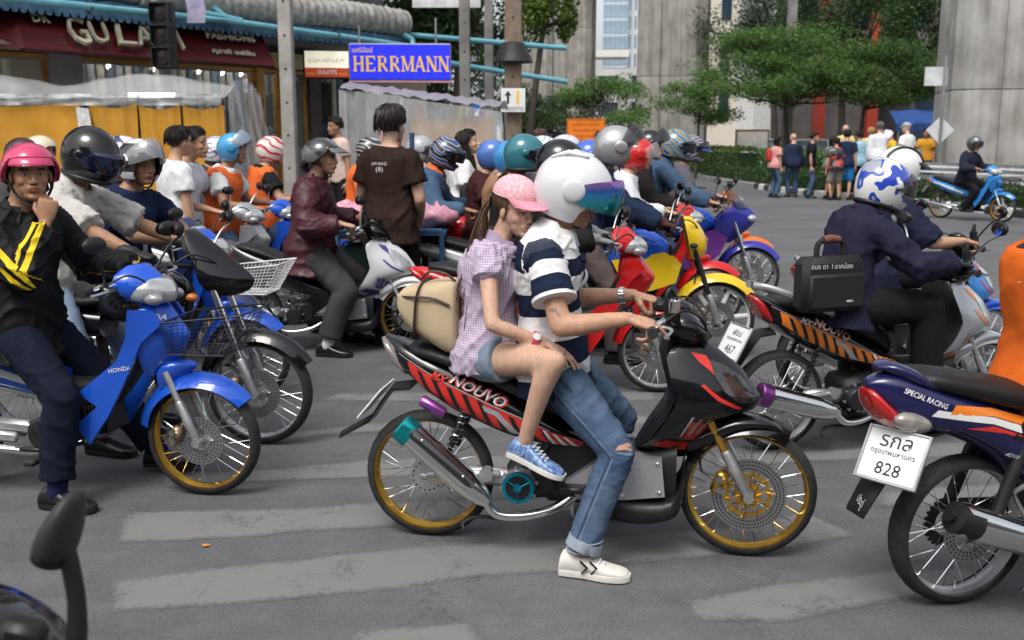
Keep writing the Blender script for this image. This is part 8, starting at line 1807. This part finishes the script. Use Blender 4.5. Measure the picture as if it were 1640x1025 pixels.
# cart with pink bundles
CT = thing('handcart', 'blue metal handcart with a tall pole and rubber tyres behind the silver scooter', 'cart', (-1.02, 8.35, 0)); CB = mat('cart_blue', (.04, .12, .24), .6, var=.3)
b = MB()
for x in (-.5, .46):
    for y in (-.3, .45): b.tube([(x, y, .2), (x, y, .85)], .022, 8)
for z in (.35, .85): b.tube([(-.5, -.3, z), (.46, -.3, z), (.46, .45, z), (-.5, .45, z)], .022, 8, loop=True)
b.build('frame', CB, CT); b = MB(); b.box((0, .08, .83), (.98, .78, .03)); b.build('tray', CB, CT, 0); b = MB(); b.tube([(.22, -.34, .3), (.24, -.34, 1.62)], .02, 10); b.build('pole', CB, CT)
b = MB(); b.box((-.1, -.1, .55), (.5, .3, .36), 0, None, .03); b.build('crate', mat('dark_green_crate', (.02, .06, .05), .6), CT, 30)
for x in (-.62, .56):
    b = MB(); b.lathe([(.12, -.04), (.2, -.045), (.25, -.04), (.27, -.02), (.27, .02), (.25, .04), (.2, .045), (.12, .04)], 36, 0, Matrix.Rotation(R(90), 3, 'Z'), (x, -.05, .27)); w_ = b.build('wheel', RUBBER, CT, 40); b = MB(); b.lathe([(0, -.03), (.12, -.02), (.125, .02), (0, .03)], 20, 0, Matrix.Rotation(R(90), 3, 'Z'), (x, -.05, .27), False); b.build('hub', ALU, w_, 40)
PKB = mat('pink_plastic_bag', (.62, .3, .38), .25, var=.3, vscale=14, bump=.6, bscale=18)
for x, l in ((-.3, 'left'), (.32, 'right')):
    b = MB(); b.ell((0, 0, 0), (.26, .24, .1), 24, 14); me = b.mesh('pink_bundle', 180); V_, F_ = mesh_arrays(me); me.vertices.foreach_set('co', folds(V_, vnormals(me), 5 if x < 0 else 8, .02, .1).astype(np.float32).ravel()); me.materials.append(PKB); o = mkobj('pink_bundle', me, None, None, (-1.02 + x, 8.42, .95)); tag(o, 'pink plastic wrapped bundle on the cart, %s of the man in brown' % l, 'bundle')
back_rider('rider in a black and silver helmet and orange vest behind the man in brown', 592, 10.2, None, H=1.7, top=ORVEST, sleeve='long', helm=dict(kind='full', m=pattern('bksilver', [(.02, .02, .02), (.5, .5, .5), (.02, .02, .02)], 4, 4, .7), visor=VSMOKE, S=1.05))
back_rider('rider in a plain silver helmet right of the man in brown', 673, 9.9, None, H=1.74, top=cloth('navy_top2', (.015, .02, .05)), sleeve='long', helm=dict(kind='open', m=HB('dullsilver', (.35, .36, .37)), visor=VSMOKE, vopen=R(0), S=1.03))
back_rider('rider in a denim jacket, orange collar and black patterned helmet', 706, 8.7, None, z=.8, H=1.72, head=(-10, 24, 0), lean2=24, hq=1, tone=TONE_D, top=DJ, sleeve='long', vest=None, bottom=BLKP, collar=ORVEST, helm=dict(kind='full', m=pattern('blackbolt', [(.02, .02, .022), (.02, .02, .022), (.5, .5, .52), (.03, .05, .2)], 5, 6, .4), visor=VBLACK, vopen=R(14), S=1.05))
xo = (at_px(706, 8.7) - .58, 8.75); sportbike('red, black and white sport underbone left of the woman in the pink cap', xo, -5, REDP, WHITE_PT, kind='street', rim=ALU, tankm=REDP, fendm=BLACK_PL, mstalk=CHROME)
pw = person('woman with long black hair in a white T-shirt looking up to the right', (at_px(737, 9.7), 9.7), R(8), H=1.66, pelvis=(0, 0, .88), female=True, top=WTEE, bottom=JEANS, hair='long', tone=TONE_L, seed=71, vox=.013, hq=1, head=(-12, -16, 0), ease=.02, lean=4, lean2=6)
HBAG = MB(); HBAG.box((0, 0, 0), (.3, .16, .24), 0, None, .05); tag(HBAG.build('handbag', NYL, None, 40, (at_px(762, 9.5), 9.45, 1.05)), 'dark handbag held by the woman with long black hair', 'bag'); b = None
back_rider('woman in a plain blue helmet with brown top and long brown hair', 790, 8.7, None, H=1.66, female=True, top=cloth('brown_top', (.05, .018, .018)), helm=dict(kind='open', m=HB('blue1', (.07, .16, .45)), S=1.05), hairm=HBR)
back_rider('bare-shouldered woman in a glossy blue helmet behind the pink cap', 818, 8.2, 'none', H=1.64, female=True, tone=TONE_L, top=cloth('tan_top', (.3, .17, .1)), sleeve='none', bcol=SILVERP, blabel='silver underbone hidden behind the woman in the pink cap', helm=dict(kind='open', m=HB('blue2', (.05, .25, .55)), visor=VSMOKE, vopen=R(20), S=1.08))
back_rider('rider in a teal and black full-face helmet behind the pink cap', 838, 7.3, None, z=.8, H=1.72, top=cloth('black_top', (.014, .014, .016)), sleeve='long', helm=dict(kind='full', m=HB('teal', (.03, .16, .2)), visor=VBLACK, S=1.1))
back_rider('rider in a white and light blue helmet in the middle of the crowd', 868, 8.5, None, H=1.72, top=cloth('grey_top3', (.1, .1, .11)), sleeve='long', helm=dict(kind='full', m=pattern('whitesky', [(.66, .66, .66), (.1, .35, .6), (.66, .66, .66)], 3, 4, 2.2), visor=VSMOKE, S=1.08))
back_rider('rider in a white helmet with fine blue drawing behind the white main helmet', 905, 8.9, 'both', H=1.74, bcol=REDP, blabel='red underbone hidden behind the crowd of helmets', top=cloth('white_blouse', (.5, .5, .5)), helm=dict(kind='open', m=pattern('sketch', [(.66, .66, .68), (.1, .2, .4), (.66, .66, .68), (.66, .66, .68), (.3, .4, .55), (.66, .66, .68)], 11, 9, .3), S=1.08))
back_rider('rider in a blue helmet with raised clear visor behind the silver helmet', 945, 7.95, None, H=1.66, tone=TONE_D, top=cloth('navy_top4', (.02, .03, .07)), sleeve='long', helm=dict(kind='open', m=HB('blue3', (.05, .12, .5)), visor=VCLEAR, vopen=R(30), S=1.07))
back_rider('rider in a glossy red helmet and white shirt', 1016, 8.5, 'both', H=1.7, lean2=22, bcol=REDP, blabel='red underbone beyond the yellow motorcycle', top=cloth('white_shirt2', (.6, .61, .64)), sleeve='long', helm=dict(kind='open', m=HB('red', (.55, .02, .02)), visor=VCLEAR, vopen=R(20), S=1.08))
back_rider('rider in a black jacket with black visor flipped up and face showing', 1040, 9.1, None, z=.84, H=1.74, hq=1, tone=TONE_L, top=cloth('black_hood', (.02, .016, .018)), sleeve='long', helm=dict(kind='open', m=BLACK_GL, visor=VSMOKE, vopen=R(42), S=1.03))
back_rider('rider in a white and grey graphic helmet far back in the crowd', 982, 10.0, None, H=1.74, top=cloth('dark_top5', (.03, .03, .035)), sleeve='long', helm=dict(kind='full', m=pattern('greygfx', [(.6, .6, .6), (.1, .12, .16), (.6, .6, .6), (.15, .3, .45)], 7, 6, 1.6), visor=VSMOKE, S=1.05))
# walkers near the stalls
person('walker in a pale pink shirt between the tailor shop and the plastic stall', (at_px(546, 14.2), 14.2), R(-140), H=1.7, top=cloth('pale_pink_shirt', (.55, .42, .38)), bottom=BLKP, hair='short', tone=TONE_D, seed=73, vox=.016, z0=.14)
person('woman in black with long dark hair walking far down the road', (at_px(868, 16), 16), R(120), H=1.68, female=True, top=cloth('black_walk', (.02, .02, .02)), bottom=BLKP, hair='long', hairm=HBR, seed=79, vox=.018)
person('woman with black hair far down the road in front of the orange board', (at_px(958, 17), 17), R(-60), H=1.62, female=True, top=cloth('dark_walk', (.03, .02, .03)), bottom=BLKP, hair='long', seed=83, vox=.018)
for l, s_, m_ in (('mannequin in a dark suit and red tie in the shop window', 5.95, cloth('suit_dark', (.02, .024, .03))), ('mannequin in a grey suit next to the yellow window frame', 6.65, cloth('suit_grey', (.035, .045, .05)))):
    o = person(l, sx(s_, 1.75), UA - R(90), H=1.8, top=m_, sleeve='long', bottom=m_, tone=(.72, .72, .7), seed=int(s_ * 10), vox=.016, ease=.03, z0=.9, pelvis=(0, 0, .97)); o['P'].name = 'mannequin'; o['P']['category'] = 'mannequin'
b = MB(); 
# pedestrians beyond the far lane
CAPG = mat('grey_cap', (.3, .32, .35), .8)
def ped(label, x, Y, H, hd, z0=0.0, **k):
    k.setdefault('vox', .02); k.setdefault('tone', TONE_M); k.setdefault('bottom', JEANS_D); k.setdefault('ease', .024)
    return person(label, (at_px(x, Y), Y), R(hd), H=H, pelvis=(0, 0, .535 * H), seed=seedof(label), z0=z0, group='pedestrians waiting on the far side', **k)
ped('woman in a pink T-shirt and jeans with a red bag, leftmost pedestrian', 1242, 26.6, 1.58, 20, female=True, top=cloth('pink_tee', (.62, .3, .28)), hair='long', bottom=JEANS)
RB = MB(); RB.box((0, 0, 0), (.12, .2, .3), 0, None, .03); tag(RB.build('handbag', mat('red_bag', (.5, .03, .03), .6), None, 40, (at_px(1232, 26.6), 26.6, 1.1)), 'red bag at the back of the woman in pink', 'bag')
ped('bald man in a navy sweater and jeans standing by the kerb', 1272, 26.8, 1.66, 100, top=cloth('navy_sweater', (.02, .03, .06)), sleeve='long', tone=TONE_L)
ped('dark haired man in a black T-shirt and blue jeans by the kerb', 1299, 26.4, 1.68, -20, top=cloth('black_tee2', (.012, .014, .02)), hair='short', bottom=JEANS)
ped('woman in a green floral dress with bare legs', 1331, 25.9, 1.58, 30, female=True, top=pattern('floral', [(.03, .05, .05), (.05, .25, .2), (.45, .4, .3), (.03, .05, .05)], 22, 4, .2, 'noise'), bottom=cloth('dress_dark', (.03, .03, .03)), leg='short', hair='long')
ped('man in a black and red printed T-shirt and grey shorts', 1341, 25.5, 1.55, 95, top=pattern('blackred', [(.015, .015, .018), (.015, .015, .018), (.5, .04, .03)], 6, 2, .1, 'noise'), bottom=cloth('grey_shorts', (.22, .21, .18)), leg='knee', hair='short')
ped('tall man in a navy T-shirt and bright blue shorts', 1356, 25.6, 1.74, 70, top=cloth('navy_tee2', (.015, .025, .06)), bottom=cloth('blue_shorts', (.02, .2, .5)), leg='knee', hair='short')
ped('older man in a pale yellow shirt behind the tall man', 1338 + 14, 27.6, 1.76, 60, .13, top=cloth('pale_yellow', (.6, .5, .25)), tone=TONE_L)
ped('man in a light blue T-shirt with dark trousers', 1378, 26.2, 1.72, 110, .0, top=cloth('light_blue_tee', (.3, .5, .62)), hair='short')
ped('fair haired person in a pale yellow top', 1393, 27.3, 1.68, 60, .13, top=cloth('cream_top', (.6, .54, .3)), hair='short', hairm=mat('blond_hair', (.4, .25, .1), .5))
ped('grey haired man in a white shirt holding a phone to his ear', 1408, 25.2, 1.8, 80, .13, top=cloth('white_shirt3', (.66, .66, .7)), sleeve='long', bottom=BLKP, hair='short', hairm=mat('grey_hair', (.12, .11, .1), .5), tone=TONE_L, hands=((.12, -.1, 1.55), (.05, .24, .85)), pole_e=((.3, -.9, -.5), None))
ped('person in a bright yellow T-shirt beside the phone caller', 1430, 26.4, 1.6, 170, .13, top=cloth('yellow_tee', (.68, .42, .03)), hair='short')
o = ped('man in a white T-shirt and backwards grey cap, rightmost large pedestrian', 1454, 25.3, 1.78, 120, .13, top=WTEE, bottom=cloth('khaki', (.3, .26, .18)), tone=TONE_L); cap_hat(o, CAPG, CAPG)
ped('man in an orange and yellow jacket by the signpost', 1483, 28, 1.66, -120, .13, top=cloth('orange_yellow', (.6, .28, .03)), hair='short', tone=TONE_D)
ped('person in a white top beside the right pillar', 1500, 29, 1.6, 150, .13, top=cloth('white_top6', (.6, .6, .6)), hair='short')
b = MB(); TS = thing('traffic_sign', 'back of a diamond shaped road sign on a grey post by the right pillar', 'sign', (at_px(1505, 25.5), 25.5, .13)); b.tube([(0, 0, 0), (0, 0, 3.4)], .035, 8); b.build('post', STEEL, TS); b = MB(); b.prism([(-.35, 1.6), (0, 1.95), (.35, 1.6), (0, 1.25)], .04, .055); b.build('panel', GALV, TS, 0); b = MB(); b.box((-.2, .05, 2.9), (.55, .03, .45)); b.build('upper_panel', GALV, TS, 0)
b = MB(); b.tube([(0, 0, 0), (0, 0, 1.15)], .07, 14); tag(b.build('bollard', CONC_D, None, 60, (at_px(1473, 25.2), 25.2, .13)), 'short grey bollard right of the man in the backwards cap', 'bollard')
bpy.data.scenes.remove(TMP)
